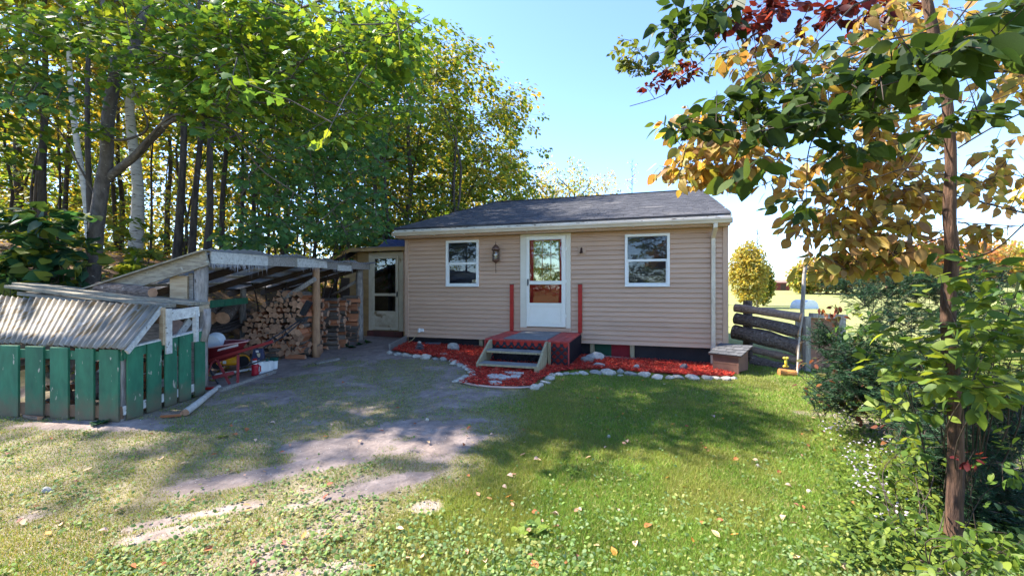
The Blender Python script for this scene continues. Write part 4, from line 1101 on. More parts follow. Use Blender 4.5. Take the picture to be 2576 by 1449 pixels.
# ------------------------------------------------------------------ firewood
def log_mesh(kind, seed):
    rs = random.Random(seed); b = MB(); L = rs.uniform(0.36, 0.44); r = rs.uniform(0.06, 0.085)
    if kind == 'wedge':
        a0 = rs.uniform(0, 6.28); span = rs.uniform(1.2, 2.2); k = 4
        prof = [(0, 0)] + [(r * 1.25 * math.cos(a0 + span * i / k), r * 1.25 * math.sin(a0 + span * i / k)) for i in range(k + 1)]
        cx = sum(p[0] for p in prof) / len(prof); cy = sum(p[1] for p in prof) / len(prof)
        prof = [(p[0] - cx, p[1] - cy) for p in prof]
        bark = [False] + [True] * k + [False]
    elif kind == 'round':
        k = 9; prof = [(r * 0.72 * math.cos(6.283 * i / k) * rs.uniform(.9, 1.1), r * 0.72 * math.sin(6.283 * i / k) * rs.uniform(.9, 1.1)) for i in range(k)]
        bark = [True] * k
    else:
        prof = [(-r * .8, -r * .5), (r * .75, -r * .6), (r * .9, r * .35), (0.1 * r, r * .8), (-r * .85, r * .45)]; bark = [False, False, True, True, False]
    n = len(prof); vs = []
    for i, x in enumerate((-L / 2, 0, L / 2)):
        for p in prof:
            j = 1 + rs.uniform(-.08, .08); vs.append((x + rs.uniform(-.012, .012), p[0] * j, p[1] * j))
    for s_ in (0, 1):
        for i in range(n):
            i2 = (i + 1) % n
            b.f.append((s_ * n + i, s_ * n + i2, (s_ + 1) * n + i2, (s_ + 1) * n + i)); b.m.append(0 if bark[i] else 1)
    b.v = [tuple(v) for v in vs]
    b.f.append(tuple(reversed(range(n)))); b.m.append(2); b.f.append(tuple(2 * n + i for i in range(n))); b.m.append(2)
    return b.mesh('firewood', [M_logbark, M_logwood, M_logend])
LOGS = [log_mesh(k, s) for s, k in enumerate(['wedge', 'wedge', 'half', 'wedge', 'round', 'half', 'wedge', 'wedge', 'half', 'round', 'wedge'])]
n_logs = 0
def put_log(p, yaw, group, label, cat='firewood', scale=1.0, pitch=0.0):
    global n_logs
    me = random.choice(LOGS)
    o = link('firewood', me, p, rotm(random.uniform(0, 6.28), pitch, yaw), scale)
    tag(o, label, cat, group); n_logs += 1
    return o
HALF = math.pi / 2
# pile A: cut ends towards the yard, between the back post and the middle post
gA, lA = 'split logs stacked with cut ends forward under the woodshed', 'split log in the pile with cut ends facing the yard, behind the diagonal brace'
for row in range(12):
    for i in range(12):
        px = 628 + i * 12.2 + (row % 2) * 6
        Y = 9.0 - 0.03 * i
        p = at(px, 0, Y); p.z = 0
        base = max(float(H(p.x, p.y)), 0.25) + 0.05
        p.z = base + row * 0.107 + random.uniform(-.015, .015)
        roofz = hdr_a.z + (p.x - hz(p.y).x) * 0.29 - 0.12
        if p.z > roofz - 0.06 or p.z > 0.80 + (px - 610) * 0.0065: continue
        put_log(p, HALF + random.uniform(-.12, .12), gA, lA, pitch=random.uniform(-.05, .05))
# crib B: alternating layers beside the middle post
gB, lB = 'split logs crossed in the crib left of the middle post', 'split log in the criss-crossed crib just left of the middle log post'
cb = G(738, 893)
for layer in range(12):
    z = cb.z + 0.05 + layer * 0.098
    for j in range(3):
        if layer % 2 == 0: put_log(Vector((cb.x + random.uniform(-.03, .03), cb.y + 0.25 + j * 0.15 - 0.15, z)), random.uniform(-.06, .06), gB, lB, scale=1.05)
        else: put_log(Vector((cb.x - 0.14 + j * 0.14, cb.y + 0.25, z)), HALF + random.uniform(-.06, .06), gB, lB, scale=1.05)
# low logs in front of it
gC, lC = 'split logs laid low in front of the cribs', 'split log in the low stack on the ground left of the middle post'
for i, (px, py, dz) in enumerate([(700, 900, .05), (745, 903, .05), (690, 895, .05), (705, 900, .15), (748, 901, .15), (715, 899, .25), (752, 899, .25), (650, 880, .1), (655, 878, .2), (640, 872, .3), (660, 866, .35), (625, 860, .3), (615, 855, .45), (640, 860, .45), (690, 885, .35), (720, 892, .35), (676, 878, .45), (705, 884, .45), (660, 868, .5), (632, 860, .55), (735, 898, .45), (612, 850, .6)]):
    p = G(px, py); p.z += dz
    put_log(p, random.uniform(-.15, .15) + (HALF if i in (9, 11) else 0), gC, lC, scale=1.1)
rl = random.Random(11)
for k_ in range(30):
    t_ = rl.random(); lay = rl.random() ** 1.5
    p = G(640 + 125 * t_, 868 + 26 * t_); p.z += 0.05 + lay * (0.42 - 0.1 * t_); p.y += 0.25 * lay
    put_log(p, rl.choice([0.05, 0.2, -0.25, 1.5, 1.7]) + rl.uniform(-.15, .15), gC, lC, scale=rl.uniform(.9, 1.1), pitch=rl.uniform(-.2, .2))
# stack D: from the middle post to the far post, sides towards the yard
gD, lD = 'split logs stacked between the middle and far posts', 'split log in the long stack between the middle post and the grey far post'
for row in range(14):
    for i in range(7):
        Y = 8.9 + i * 0.34
        x = hz(Y).x - 0.32 - random.uniform(0, .05)
        z = float(H(x, Y)) + 0.05 + row * 0.098
        if z > 1.40: continue
        cross = (i % 3 == 2)
        if cross:
            put_log(Vector((x, Y, z)), (HALF if row % 2 else 0) + random.uniform(-.1, .1), gD, lD, scale=0.95)
        else:
            put_log(Vector((x + 0.05, Y + random.uniform(-.04, .04), z)), random.uniform(-.12, .12), gD, lD, scale=1.0)
            if row % 1 == 0 and random.random() < 0.08: put_log(Vector((x + 0.02, Y + 0.15, z + 0.03)), random.uniform(-.2, .2), gD, lD, scale=0.8)
# inside the bin
gE, lE = 'split logs tumbled inside the green slatted bin', 'split log tumbled inside the green slatted bin'
bcv = Vector(bc)
for k_ in range(34):
    u = random.uniform(0.28, LR - 0.25); v = random.uniform(0.28, LL + 0.2)
    if random.random() < 0.5: v = random.uniform(0.26, 0.4)
    else: u = random.uniform(0.26, 0.4)
    p = bcv + P(u, v, random.uniform(0.06, 0.72))
    put_log(p, random.uniform(0, 3.14), gE, lE, pitch=random.uniform(-.4, .4), scale=0.9)
# dark old planks and rounds behind the wheelbarrow
gF = 'old dark planks piled at the back of the woodshed'
M_old = mat('dark_old_plank', (0.11, 0.085, 0.08), (0.05, 0.038, 0.036), 4, (1, 7, 7), bump=0.5)
for i in range(11):
    a = at(500 + random.uniform(-5, 15), 850 - i * 7 + random.uniform(-3, 3), 8.2 + i * 0.05); c_ = at(606 + random.uniform(-8, 4), 822 - i * 6 + random.uniform(-5, 5), 9.2 + i * 0.05)
    board_thing(a, c_, 0.18, 0.05, M_old, 'dark old plank in the heap behind the red wheelbarrow', 'old_plank', 'plank', gF)
a, c_ = at(545, 792, 8.6), at(575, 770, 9.0)
for i, (x0, y0, x1, y1) in enumerate(((528, 800, 552, 768), (560, 800, 590, 768))):
    o = MB().tube([Vector((0, 0, 0)), at(x1, y1, 9.0) - at(x0, y0, 8.4)], [0.13, 0.12], 10, jitter=0.1, capmi=1).build('old_round', [M_bigbark, M_logend], None, loc=at(x0, y0, 8.4))
    tag(o, ['thick dark log round standing at the back left of the woodshed', 'thick dark log round leaning right of its twin at the back of the woodshed'][i], 'log', 'thick rounds at the back of the shed')

# ------------------------------------------------------------------ wheelbarrow
M_wb = mat('maroon_enamel', (0.16, 0.012, 0.018), (0.11, 0.010, 0.014), 3, rough=0.35, bump=0.08, spec=0.5)
M_wbf = mat('faded_red_frame', (0.30, 0.05, 0.055), (0.22, 0.035, 0.04), 4, rough=0.5, bump=0.1)
g0 = G(590, 970)
WB = empty('wheelbarrow', (g0.x, g0.y, g0.z)); tag(WB, 'maroon steel wheelbarrow with red legs parked beside the green bin', 'wheelbarrow')
Yw = g0.y
def R_(px, py, Y): return at(px, py, Y) - Vector(g0)
rim = [R_(475, 884, Yw - 0.05), R_(625, 858, Yw + 0.0), R_(628, 855, Yw + 0.55), R_(490, 858, Yw + 0.55)]
bot = [R_(505, 925, Yw + 0.08), R_(592, 897, Yw + 0.10), R_(592, 893, Yw + 0.42), R_(510, 915, Yw + 0.42)]
b = MB()
inn = [p + Vector((0, 0, 0.012)) for p in bot]
b.add(rim + bot, [(0, 1, 5, 4), (1, 2, 6, 5), (2, 3, 7, 6), (3, 0, 4, 7), (4, 5, 6, 7)])
cen = sum(rim, Vector()) / 4
rim2 = [p + (cen - p) * 0.02 for p in rim]; bot2 = [p + (sum(bot, Vector()) / 4 - p) * 0.03 + Vector((0, 0, .01)) for p in bot]
b.add(rim2 + bot2, [(1, 0, 4, 5), (2, 1, 5, 6), (3, 2, 6, 7), (0, 3, 7, 4), (7, 6, 5, 4)])
tray = b.build('tray', M_wb, WB)
rp = rim + [rim[0], rim[1]]
MB().tube(rp, 0.010, 6, cap=False).build('rim', mat('pink_rim', (0.50, 0.28, 0.28), None, 4), tray)
c1 = (rim[0] * 0.52 + rim[1] * 0.48); c2 = (rim[0] * 0.16 + rim[1] * 0.84)
dn = ((bot[0] + bot[1]) / 2 - (rim[0] + rim[1]) / 2)
off = Vector((0, -0.006, 0))
MB().add([c1 + dn * 0.30 + off, c2 + dn * 0.20 + off, c2 * 0.97 + c1 * 0.03 + dn * 0.05 + off, c1 * 0.96 + c2 * .04 + dn * 0.18 + off], [(0, 1, 2, 3)]).build('sticker', mat('pale_lilac_sticker', (0.6, 0.55, 0.58), (0.45, 0.40, 0.44), 60, bump=0), tray)
for dy in (0.02, 0.45):
    MB().beam(R_(500, 915, Yw + dy), R_(686, 859, Yw + dy), 0.035, 0.045).build('handle', mat('red_wood_handle', (0.22, 0.02, 0.02), None, 4), WB, bevel=0.004)
    MB().beam(R_(599, 892, Yw + dy), R_(598, 966, Yw + dy), 0.012, 0.035, up=(1, 0, 0)).build('leg', M_wbf, WB)
    MB().beam(R_(546, 905, Yw + dy), R_(579, 968, Yw + dy), 0.012, 0.035, up=(1, 0, 0)).build('leg', M_wbf, WB)
MB().beam(R_(535, 950, Yw - 0.01), R_(588, 937, Yw - 0.01), 0.012, 0.05).build('brace', M_wbf, WB)
MB().tube([R_(518, 962, Yw - .01), R_(520, 946, Yw), R_(533, 912, Yw), R_(543, 905, Yw)], 0.012, 6).build('brace', M_wbf, WB)
wc = Vector((-0.80, 0.24, 0.19))
MB().tube([wc - Vector((0, .04, 0)), wc + Vector((0, .04, 0))], [0.19, 0.19], 20).build('wheel', M_rubber, WB)
# white bucket lying in the tray
p = at(527, 868, Yw + 0.28)
o = MB().tube([Vector((0, 0.0, 0)), Vector((-0.10, 0.30, 0.04))], [0.145, 0.13], 24).build('bucket', mat('white_bucket', (0.72, 0.74, 0.74), (0.66, 0.68, 0.68), 3, rough=0.5), None, loc=p)
tag(o, 'white plastic bucket lying on its side in the wheelbarrow tray', 'bucket')

# ------------------------------------------------------------------ mower, bag, jugs
g1 = G(600, 932); Ym = 7.45
MW = empty('lawn_mower', (g1.x, Ym, float(H(g1.x, Ym)))); tag(MW, 'yellow push lawn mower with black handlebar behind the wheelbarrow', 'lawn mower')
om = Vector(MW.location)
M_yel = mat('yellow_mower_deck', (0.75, 0.33, 0.01), (0.65, 0.25, 0.01), 4, rough=0.35, bump=0.05)
c0 = at(575, 908, Ym) - om
b = MB(); b.lathe(c0 + Vector((0, 0.12, -0.06)), [(0.24, 0), (0.26, 0.03), (0.25, 0.08), (0.20, 0.13), (0.08, 0.15)], 20)
b.build('deck', M_yel, MW, smooth=True)
MB().lathe(c0 + Vector((0.0, 0.14, 0.08)), [(0.09, 0), (0.09, 0.10), (0.05, 0.13)], 14).build('engine', M_black, MW, smooth=True)
MB().obox(c0 + Vector((0.02, -0.135, 0.0)), (0.05, 0.01, 0.05)).build('sticker', M_white, MW)
for (px, py, Y) in ((611, 909, Ym - 0.02), (548, 915, Ym - 0.05), (611, 903, Ym + 0.4)):
    q = at(px, py, Y) - om
    MB().tube([q - Vector((0, .025, 0)), q + Vector((0, .025, 0))], [0.093, 0.093], 20).tube([q - Vector((0, .03, 0)), q + Vector((0, .03, 0))], [0.02, 0.02], 10).build('wheel', M_rubber, MW)
for dx in (0, 1):
    MB().tube([at(655 + dx * 8, 868 + dx * 6, 7.5 + dx * .1) - om, at(700 + dx * 14, 842 + dx * 4, 7.8 + dx * .1) - om, at(745 + dx * 5, 812 + dx * 3, 8.1) - om, at(776, 797, 8.3) - om], 0.012, 6).build('handle_bar', M_black, MW)
MB().obox(at(757, 806, 8.15) - om, (0.14, 0.08, 0.05)).build('throttle', M_black, MW)
MB().obox(at(770, 775, 8.5) - om, (0.10, 0.10, 0.30), rotm(0, 0.5, 0)).build('grass_chute', M_black, MW)
BG = empty('engine_bag', at(648, 906, 7.2)); ob = Vector(BG.location)
tag(BG, 'dark blue grass bag with a yellow shield patch, beside the mower', 'bag')
M_navyc = mat('slate_blue_plastic', (0.055, 0.06, 0.12), (0.04, 0.045, 0.09), 6, rough=0.5)
b = MB(); q = [at(632, 905, 7.2) - ob, at(664, 907, 7.2) - ob, at(668, 900, 7.5) - ob, at(640, 897, 7.5) - ob, at(637, 878, 7.3) - ob, at(660, 876, 7.3) - ob, at(664, 876, 7.5) - ob, at(642, 876, 7.5) - ob]
b.add(q, [(3, 2, 1, 0), (4, 5, 6, 7), (0, 1, 5, 4), (1, 2, 6, 5), (2, 3, 7, 6), (3, 0, 4, 7)]); b.build('body', M_navyc, BG, bevel=0.01)
f0 = at(651, 893, 7.23) - ob; 
MB().add([f0 + Vector((-.028, -.012, .028)), f0 + Vector((.032, -.012, .034)), f0 + Vector((.034, -.012, -.01)), f0 + Vector((.012, -.012, -.042)), f0 + Vector((-.022, -.012, -.006))], [(0, 4, 3, 2, 1)]).build('shield_patch', mat('yellow_patch', (0.72, 0.55, 0.25), (0.5, 0.45, 0.4), 40, bump=0), BG)
MB().add([f0 + Vector((-.05, -.008, .075)), f0 + Vector((.0, -.008, .082)), f0 + Vector((.005, -.008, .045)), f0 + Vector((-.045, -.008, .04))], [(0, 3, 2, 1)]).build('white_patch', M_white, BG)
M_jug = mat('white_jug', (0.74, 0.75, 0.74), (0.68, 0.69, 0.68), 4, rough=0.45, bump=0.1, bscale=12)
M_dkgreen = mat('dark_green_strip', (0.01, 0.08, 0.06), None, 4)
gj = G(668, 941)
for (px, wd, lab) in ((668, 0.15, 'square white jug at the right end of the row by the mower'), (649, 0.09, 'narrow white jug between the red can and the square jug')):
    q = G(px, 941 + (668 - px) * 0.12)
    J = empty('white_jug', q, 0.15); tag(J, lab, 'jug', 'white jugs beside the mower')
    MB().box(-wd / 2, wd / 2, 0, 0.13, 0, 0.21).build('body', M_jug, J, bevel=0.012)
    MB().lathe((0, 0.06, 0), [(0.022, 0.211), (0.022, 0.24), (0.016, 0.245)], 10).build('cap', M_dkgreen if wd > .1 else M_white, J)
    MB().box(-wd / 2 + 0.008, -wd / 2 + 0.022, -0.004, -0.001, 0.01, 0.20).build('stripe', M_dkgreen, J)
q = G(638, 946)
J = empty('red_can', q, 0.1); tag(J, 'red plastic fuel can standing left of the white jugs', 'can')
MB().lathe((0, 0.05, 0), [(0.052, 0), (0.058, 0.02), (0.05, 0.06), (0.054, 0.12), (0.058, 0.17), (0.035, 0.20)], 14).build('body', mat('red_plastic', (0.42, 0.015, 0.03), None, 4, rough=0.35), J, smooth=True)
MB().tube([(0.05, 0.05, 0.05), (0.085, 0.05, 0.07), (0.085, 0.05, 0.15), (0.04, 0.05, 0.18)], 0.010, 6).build('handle', mat('red_plastic_handle', (0.42, 0.015, 0.03), None, 4, rough=0.35), J)
q = at(641, 908, 7.1)
J = empty('spray_bottle', q); tag(J, 'white bottle with a red lid beside the blue bag', 'bottle')
MB().lathe((0, 0, -0.05), [(0.04, 0), (0.04, 0.04), (0.03, 0.06)], 12).build('body', M_jug, J)
MB().lathe((0, 0, 0.012), [(0.035, 0), (0.033, 0.025), (0.025, 0.03)], 12).build('lid', M_red, J)
q = G(683, 930)
J = empty('green_rimmed_bucket', q); tag(J, 'pale bucket with a dark green rim, right of the white jugs', 'bucket')
MB().lathe((0, 0.08, 0), [(0.055, 0), (0.065, 0.15)], 16).build('body', M_jug, J)
MB().lathe((0, 0.08, 0.15), [(0.072, 0), (0.072, 0.05), (0.06, 0.055)], 16).build('rim', M_dkgreen, J)
o = MB().tube([Vector((0, 0, 0)), at(675, 900, 6.95) - at(600, 928, 6.75)], 0.012, 8).build('shovel_shaft', M_black, None, loc=at(600, 928, 6.75)); tag(o, 'black tool shaft lying across the top of the jugs', 'tool')
a, c_ = G(541, 948), G(632, 932)
board_thing(a + Vector((0, 0, .03)), c_ + Vector((0, 0, .03)), 0.07, 0.03, M_white, 'white painted plank on the ground under the wheelbarrow', 'white_plank', 'plank')
a, c_ = at(512, 905, 6.35), at(550, 965, 6.35); a.z += 0.0
o = MB().tube([Vector((0, 0, 0)), c_ - a], 0.014, 8).build('rake_shaft', M_black, None, loc=a); tag(o, 'black tool shaft leaning between the bin and the wheelbarrow', 'tool')
a, c_ = G(520, 985), G(545, 975)
o = MB().beam(Vector((-0.1, 0, 0.02)), Vector((0.1, 0.05, 0.02)), 0.05, 0.03).build('red_tool_head', M_red, None, bevel=0.006, loc=G(528, 981)); tag(o, 'small red plastic tool head on the dirt beside the bin', 'tool')

# loose timber on the ground
def pole(name, a, c_, r0, r1, m_, label, cat='pole', seg=9):
    mid = (a + c_) / 2
    pts = [a - mid, (a * .7 + c_ * .3) - mid + Vector((0.01, 0, 0.005)), (a * .3 + c_ * .7) - mid - Vector((0.008, 0, 0)), c_ - mid]
    o = MB().tube(pts, [r0, r0 * .9 + r1 * .1, r0 * .4 + r1 * .6, r1], seg, jitter=0.1, capmi=1).build(name, [m_, M_logend], None, smooth=False, loc=mid)
    tag(o, label, cat); return o
pole('bare_pole', G(466, 1047) + Vector((0, 0, .045)), G(551, 980) + Vector((0, 0, .04)), 0.042, 0.030, mat('bleached_pole', (0.52, 0.48, 0.44), (0.40, 0.36, 0.33), 4, (4, 4, 1), bump=0.2), 'bleached bare pole lying on the dirt beside the green bin')
a, c_ = G(555, 985), G(690, 938)
board_thing(a + Vector((0, 0, .02)), c_ + Vector((0, 0, .02)), 0.07, 0.06, M_grey, 'grey timber edging on the ground in front of the jugs', 'ground_timber', 'timber')
a, c_ = G(793, 917), G(852, 905)
board_thing(a + Vector((0, 0, .02)), c_ + Vector((0, 0, .02)), 0.12, 0.035, M_grey, 'grey plank on the dirt in front of the middle log post', 'ground_plank', 'plank')
o = link('wood_chunk', LOGS[2], G(432, 1050) + Vector((0, 0, .04)), rotm(0.4, 0, 0.3), 0.45); tag(o, 'pale wood chunk on the dirt below the bleached pole', 'wood chunk')
o = link('wood_scrap', LOGS[0], G(80, 1056) + Vector((0, 0, .02)), rotm(0.2, 0, -0.25), 0.55); tag(o, 'thin pale wood scrap at the foot of the green slats', 'wood scrap')
a, c_ = G(980, 880), HG(-3.60, -0.02, 0.11)
board_thing(a + Vector((0, 0, .06)), c_, 0.04, 0.16, M_grey, 'grey edging plank running from the first border stone to the house corner', 'edging_plank', 'plank')
# ------------------------------------------------------------------ border stones
def stone_mesh(seed, sub=2):
    rs = random.Random(seed)
    import bmesh
    bm = bmesh.new(); bmesh.ops.create_icosphere(bm, subdivisions=sub, radius=1)
    ax = [rs.uniform(-3, 3) for _ in range(6)]
    cuts = [(Vector((rs.uniform(-1, 1), rs.uniform(-1, 1), rs.uniform(-.4, 1))).normalized(), rs.uniform(.62, .86)) for _ in range(6)]
    for v in bm.verts:
        c_ = v.co
        for n_, d_ in cuts:
            e = c_.dot(n_) - d_
            if e > 0: c_ = c_ - n_ * e * 0.92
        c_ = c_ * (1 + 0.05 * math.sin(ax[0] + 5 * c_.x) + 0.05 * math.sin(ax[1] + 6 * c_.y))
        v.co = c_
    me = bpy.data.meshes.new('stone'); bm.to_mesh(me); bm.free(); me.materials.append(M_stone)
    return me
STONES = [stone_mesh(s) for s in range(12)]
M_palestone = mat('pale_stone', (0.52, 0.47, 0.41), (0.36, 0.325, 0.28), 3, rough=0.9, bump=0.4, var=0.12, spots=(5, 0.62, (0.36, 0.27, 0.19)))
PSTONES = []
for me in STONES:
    m2 = me.copy(); m2.materials.clear(); m2.materials.append(M_palestone); PSTONES.append(m2)
def z3(x, y): return ((1050 + x / 2.498) / 1.1646, (600 + y / 2.498) / 1.1646)
def z4(x, y): return ((1600 + x / 2.195) / 1.1646, (520 + y / 2.195) / 1.1646)
stones = []
for x, y, w_, h_, pal_ in [(225, 1078, 40, 34, 0), (285, 1090, 62, 28, 0), (335, 1094, 58, 30, 1), (375, 1103, 30, 14, 1), (425, 1106, 62, 28, 1), (490, 1110, 84, 48, 0), (560, 1127, 62, 26, 0), (620, 1128, 66, 36, 0), (612, 1097, 76, 26, 2),
                      (680, 1138, 44, 24, 0), (702, 1154, 74, 30, 1), (748, 1172, 70, 34, 0), (782, 1183, 60, 26, 1), (808, 1205, 72, 28, 1), (832, 1222, 62, 34, 1), (842, 1248, 44, 40, 1), (815, 1262, 60, 30, 1), (780, 1258, 70, 36, 0), (745, 1278, 70, 34, 1),
                      (712, 1290, 62, 22, 0), (770, 1290, 80, 28, 1), (1292, 1332, 72, 50, 1), (1332, 1318, 62, 34, 1), (1370, 1298, 86, 32, 1), (1398, 1268, 84, 38, 1), (1424, 1246, 60, 26, 1), (1468, 1240, 74, 28, 1), (1512, 1234, 60, 28, 0), (1560, 1236, 40, 18, 1), (1596, 1233, 50, 26, 1)]:
    px, py = z3(x, y); stones.append((px, py, w_ / 2.909, h_ / 2.909, pal_))
for x, y, w_, h_, pal_ in [(30, 1268, 52, 22, 1), (80, 1265, 64, 24, 1), (130, 1260, 50, 22, 0), (180, 1262, 40, 18, 0), (240, 1258, 84, 30, 1), (320, 1254, 84, 30, 3), (405, 1250, 110, 50, 1), (480, 1245, 50, 40, 0), (478, 1272, 40, 16, 1), (550, 1262, 92, 34, 3), (640, 1267, 92, 42, 1),
                      (725, 1284, 84, 40, 1), (798, 1286, 64, 30, 1), (860, 1284, 84, 34, 3), (950, 1284, 96, 40, 1), (1045, 1288, 84, 32, 3), (1100, 1290, 60, 26, 1), (1165, 1292, 76, 28, 1), (1215, 1290, 44, 24, 1)]:
    px, py = z4(x, y); stones.append((px, py, w_ / 2.556, h_ / 2.556, pal_))
for i, (px, py, w_, h_, pal_) in enumerate(stones):
    q = G(px, py + h_ * 0.42)
    sc_ = w_ / F * q.y / 2 * 1.12
    hh = max(h_ / F * q.y * 0.60, 0.022)
    me = (PSTONES if pal_ == 1 else STONES)[(i * 5) % 12]
    o = bpy.data.objects.new('border_stone', me); COL.objects.link(o)
    o.location = q + Vector((0, sc_ * 0.5, hh * 0.30)); o.rotation_euler = (random.uniform(-.2, .2), random.uniform(-.2, .2), random.uniform(0, 6.28))
    o.scale = (sc_, sc_ * random.uniform(.75, 1.0), hh)
    side = 'left of the porch steps' if px < 1200 else 'between the steps and the downspout'
    tag(o, ('pale rounded' if pal_ == 1 else 'grey') + ' field stone edging the red mulch ' + side, 'stone', 'border stones ' + side + (' (pale)' if pal_ == 1 else ' (grey)'))
# larger single stones in the bed
def single(px, py, w_, h_, me, label, name='boulder', dep=0.7, yoff=0.0, zlift=0.0, cat='stone', m_=None):
    q = G(px, py); s = w_ / F * q.y / 2; hh = h_ / F * q.y / 2
    o = bpy.data.objects.new(name, me); COL.objects.link(o)
    o.location = q + Vector((0, yoff + s * 0.5, hh * 0.75 + zlift)); o.scale = (s * 1.1, s * dep, hh * 1.15); o.rotation_euler = (0, 0, random.uniform(-.4, .4))
    if m_:
        m2 = me.copy(); m2.materials.clear(); m2.materials.append(m_); o.data = m2
    tag(o, label, cat); return o
single(1141, 884, 36, 24, STONES[3], 'large grey boulder in the mulch left of the porch')
single(1479, 941 - 26, 34, 20, STONES[7], 'broad tan boulder in the mulch right of the porch')
x_, y_ = z4(320, 1180); single(x_, y_, 50, 22, STONES[5], 'flat-topped tan boulder against the coloured skirting panels')
x_, y_ = z4(340, 1222); single(x_, y_, 30, 12, STONES[2], 'small flat grey rock in the mulch right of the porch', 'rock')
x_, y_ = z4(585, 1236); single(x_, y_, 17, 14, STONES[8], 'small upright grey rock in the middle of the mulch bed', 'rock')
x_, y_ = z4(895, 1240); single(x_, y_, 24, 17, STONES[9], 'dark blue-grey rock in the mulch near the downspout', 'rock', m_=M_slate)
x_, y_ = z3(540, 1036); q = G(x_, y_); o = MB().box(-.19, .19, -.08, .08, 0, .05).build('slate_block', M_slate, None, bevel=0.01, loc=q + Vector((0, 0.1, 0.03))); tag(o, 'long dark slate block lying against the black skirting', 'stone')
cx_, cy_ = z3(445, 1078); q = G(cx_, cy_)
z = q.z + 0.02
for i, (w_, h_, m_) in enumerate(((0.13, 0.025, M_slate), (0.11, 0.02, M_slate), (0.10, 0.028, M_slate), (0.07, 0.022, M_slate), (0.045, 0.024, M_palestone))):
    m2 = STONES[(i * 3 + 1) % 12].copy(); m2.materials.clear(); m2.materials.append(m_)
    o = bpy.data.objects.new('cairn_stone', m2); COL.objects.link(o); z += h_; o.location = (q.x + random.uniform(-.01, .01), q.y + 0.05, z); o.scale = (w_, w_ * .8, h_); z += h_ * 0.75
    tag(o, ['widest flat slate at the bottom of the little cairn', 'second slate from the bottom of the little cairn', 'middle slate of the little cairn', 'small dark slate just under the pale top of the cairn', 'pale pebble on top of the little cairn'][i], 'stone', 'stones of the little cairn')
# flagstones in the mulch
def z7(x, y): return ((1360 + x / 6.44) / 1.1646, (930 + y / 6.44) / 1.1646)
for i, (pts, lab) in enumerate(([[(420, 1150), (520, 1112), (700, 1125), (820, 1165), (890, 1195), (720, 1228), (600, 1210), (470, 1190)], 'largest pale flagstone in the mulch before the steps'],
                          [[(880, 1135), (1080, 1135), (1050, 1190), (960, 1195), (880, 1185)], 'pale flagstone right of the largest one'],
                          [[(750, 1075), (900, 1080), (1130, 1105), (1060, 1125), (800, 1110)], 'thin pale flagstone nearest the steps'],
                          [[(450, 1258), (600, 1255), (720, 1285), (700, 1305), (520, 1300)], 'small pale flagstone nearest the edging strip'])):
    ps = [G(*z7(*p)) for p in pts]; cen = sum(ps, Vector()) / len(ps)
    cen.z = float(H(cen.x, cen.y))
    n = len(ps)
    top = [(p.x - cen.x, p.y - cen.y, 0.062) for p in ps]; bo = [(p.x - cen.x, p.y - cen.y, 0.0) for p in ps]
    o = MB().add(top + bo, [tuple(range(n)), tuple(range(2 * n - 1, n - 1, -1))] + [(i_ + n, (i_ + 1) % n + n, (i_ + 1) % n, i_) for i_ in range(n)]).build('flagstone', M_flag, None, bevel=0.008, loc=cen)
    import bmesh as _bm
    bmx = _bm.new(); bmx.from_mesh(o.data); _bm.ops.recalc_face_normals(bmx, faces=bmx.faces); bmx.to_mesh(o.data); bmx.free()
    tag(o, lab, 'flagstone')
# edging strip
pts = [G(*z3(x, y)) + Vector((0, 0, .02)) for x, y in ((775, 1312), (850, 1328), (960, 1340), (1080, 1346), (1180, 1347), (1262, 1342))]
o = MB().tube([p - pts[0] for p in pts], 0.016, 6).build('edging_strip', mat('pink_edging', (0.50, 0.36, 0.32), None, 5), None, loc=pts[0]); tag(o, 'thin pale edging strip along the front of the mulch path', 'edging')

# ------------------------------------------------------------------ little shingled box beside the house
C_ = G(1858, 943)
DH = empty('kennel_box', C_); tag(DH, 'small brown slant-roofed box with grey shingles beside the downspout', 'wooden box')
e1 = Vector((-0.72, 0.69, 0)); e2 = Vector((0.78, 0.62, 0))
def D(u, v, z): return e1 * u + e2 * v + Vector((0, 0, z))
def slab(q, thick, name, m_, par):
    """q: 4 corners, extruded against their normal"""
    n_ = (q[1] - q[0]).cross(q[3] - q[0]).normalized() * thick
    vs = list(q) + [p - n_ for p in q]
    return MB().add(vs, [(0, 1, 2, 3), (7, 6, 5, 4), (0, 4, 5, 1), (1, 5, 6, 2), (2, 6, 7, 3), (3, 7, 4, 0)]).build(name, m_, par)
U, Vv = 0.46, 0.40
slab([D(0.015, 0, 0.03), D(0.015, 0, 0.17), D(U, 0, 0.17), D(U, 0, 0.03)], 0.02, 'front_panel', M_brown, DH)
slab([D(0.015, 0, 0.175), D(0.015, 0, 0.33), D(U, 0, 0.33), D(U, 0, 0.175)], 0.02, 'front_panel', M_brown, DH)
slab([D(0, 0.03, 0.05), D(0, Vv, 0.05), D(0, Vv, 0.46), D(0, 0.03, 0.34)], 0.02, 'side_panel', M_brown, DH)
slab([D(U, 0.02, 0.03), D(U, 0.02, 0.33), D(U, Vv, 0.46), D(U, Vv, 0.03)], 0.02, 'side_panel', M_brown, DH)
slab([D(0.02, Vv, 0.03), D(U, Vv, 0.03), D(U, Vv, 0.46), D(0.02, Vv, 0.46)], 0.02, 'back_panel', M_brown, DH)
MB().obox(D(0.02, 0.02, 0.16), (0.04, 0.04, 0.34), rotm(0, 0, 0.7)).build('corner_post', M_brown, DH)
r0_, r1_ = -0.05, Vv + 0.05
slab([D(-0.06, r0_, 0.325), D(-0.06, r1_, 0.475), D(U + 0.05, r1_, 0.475), D(U + 0.05, r0_, 0.325)], -0.015, 'roof', M_brown, DH)
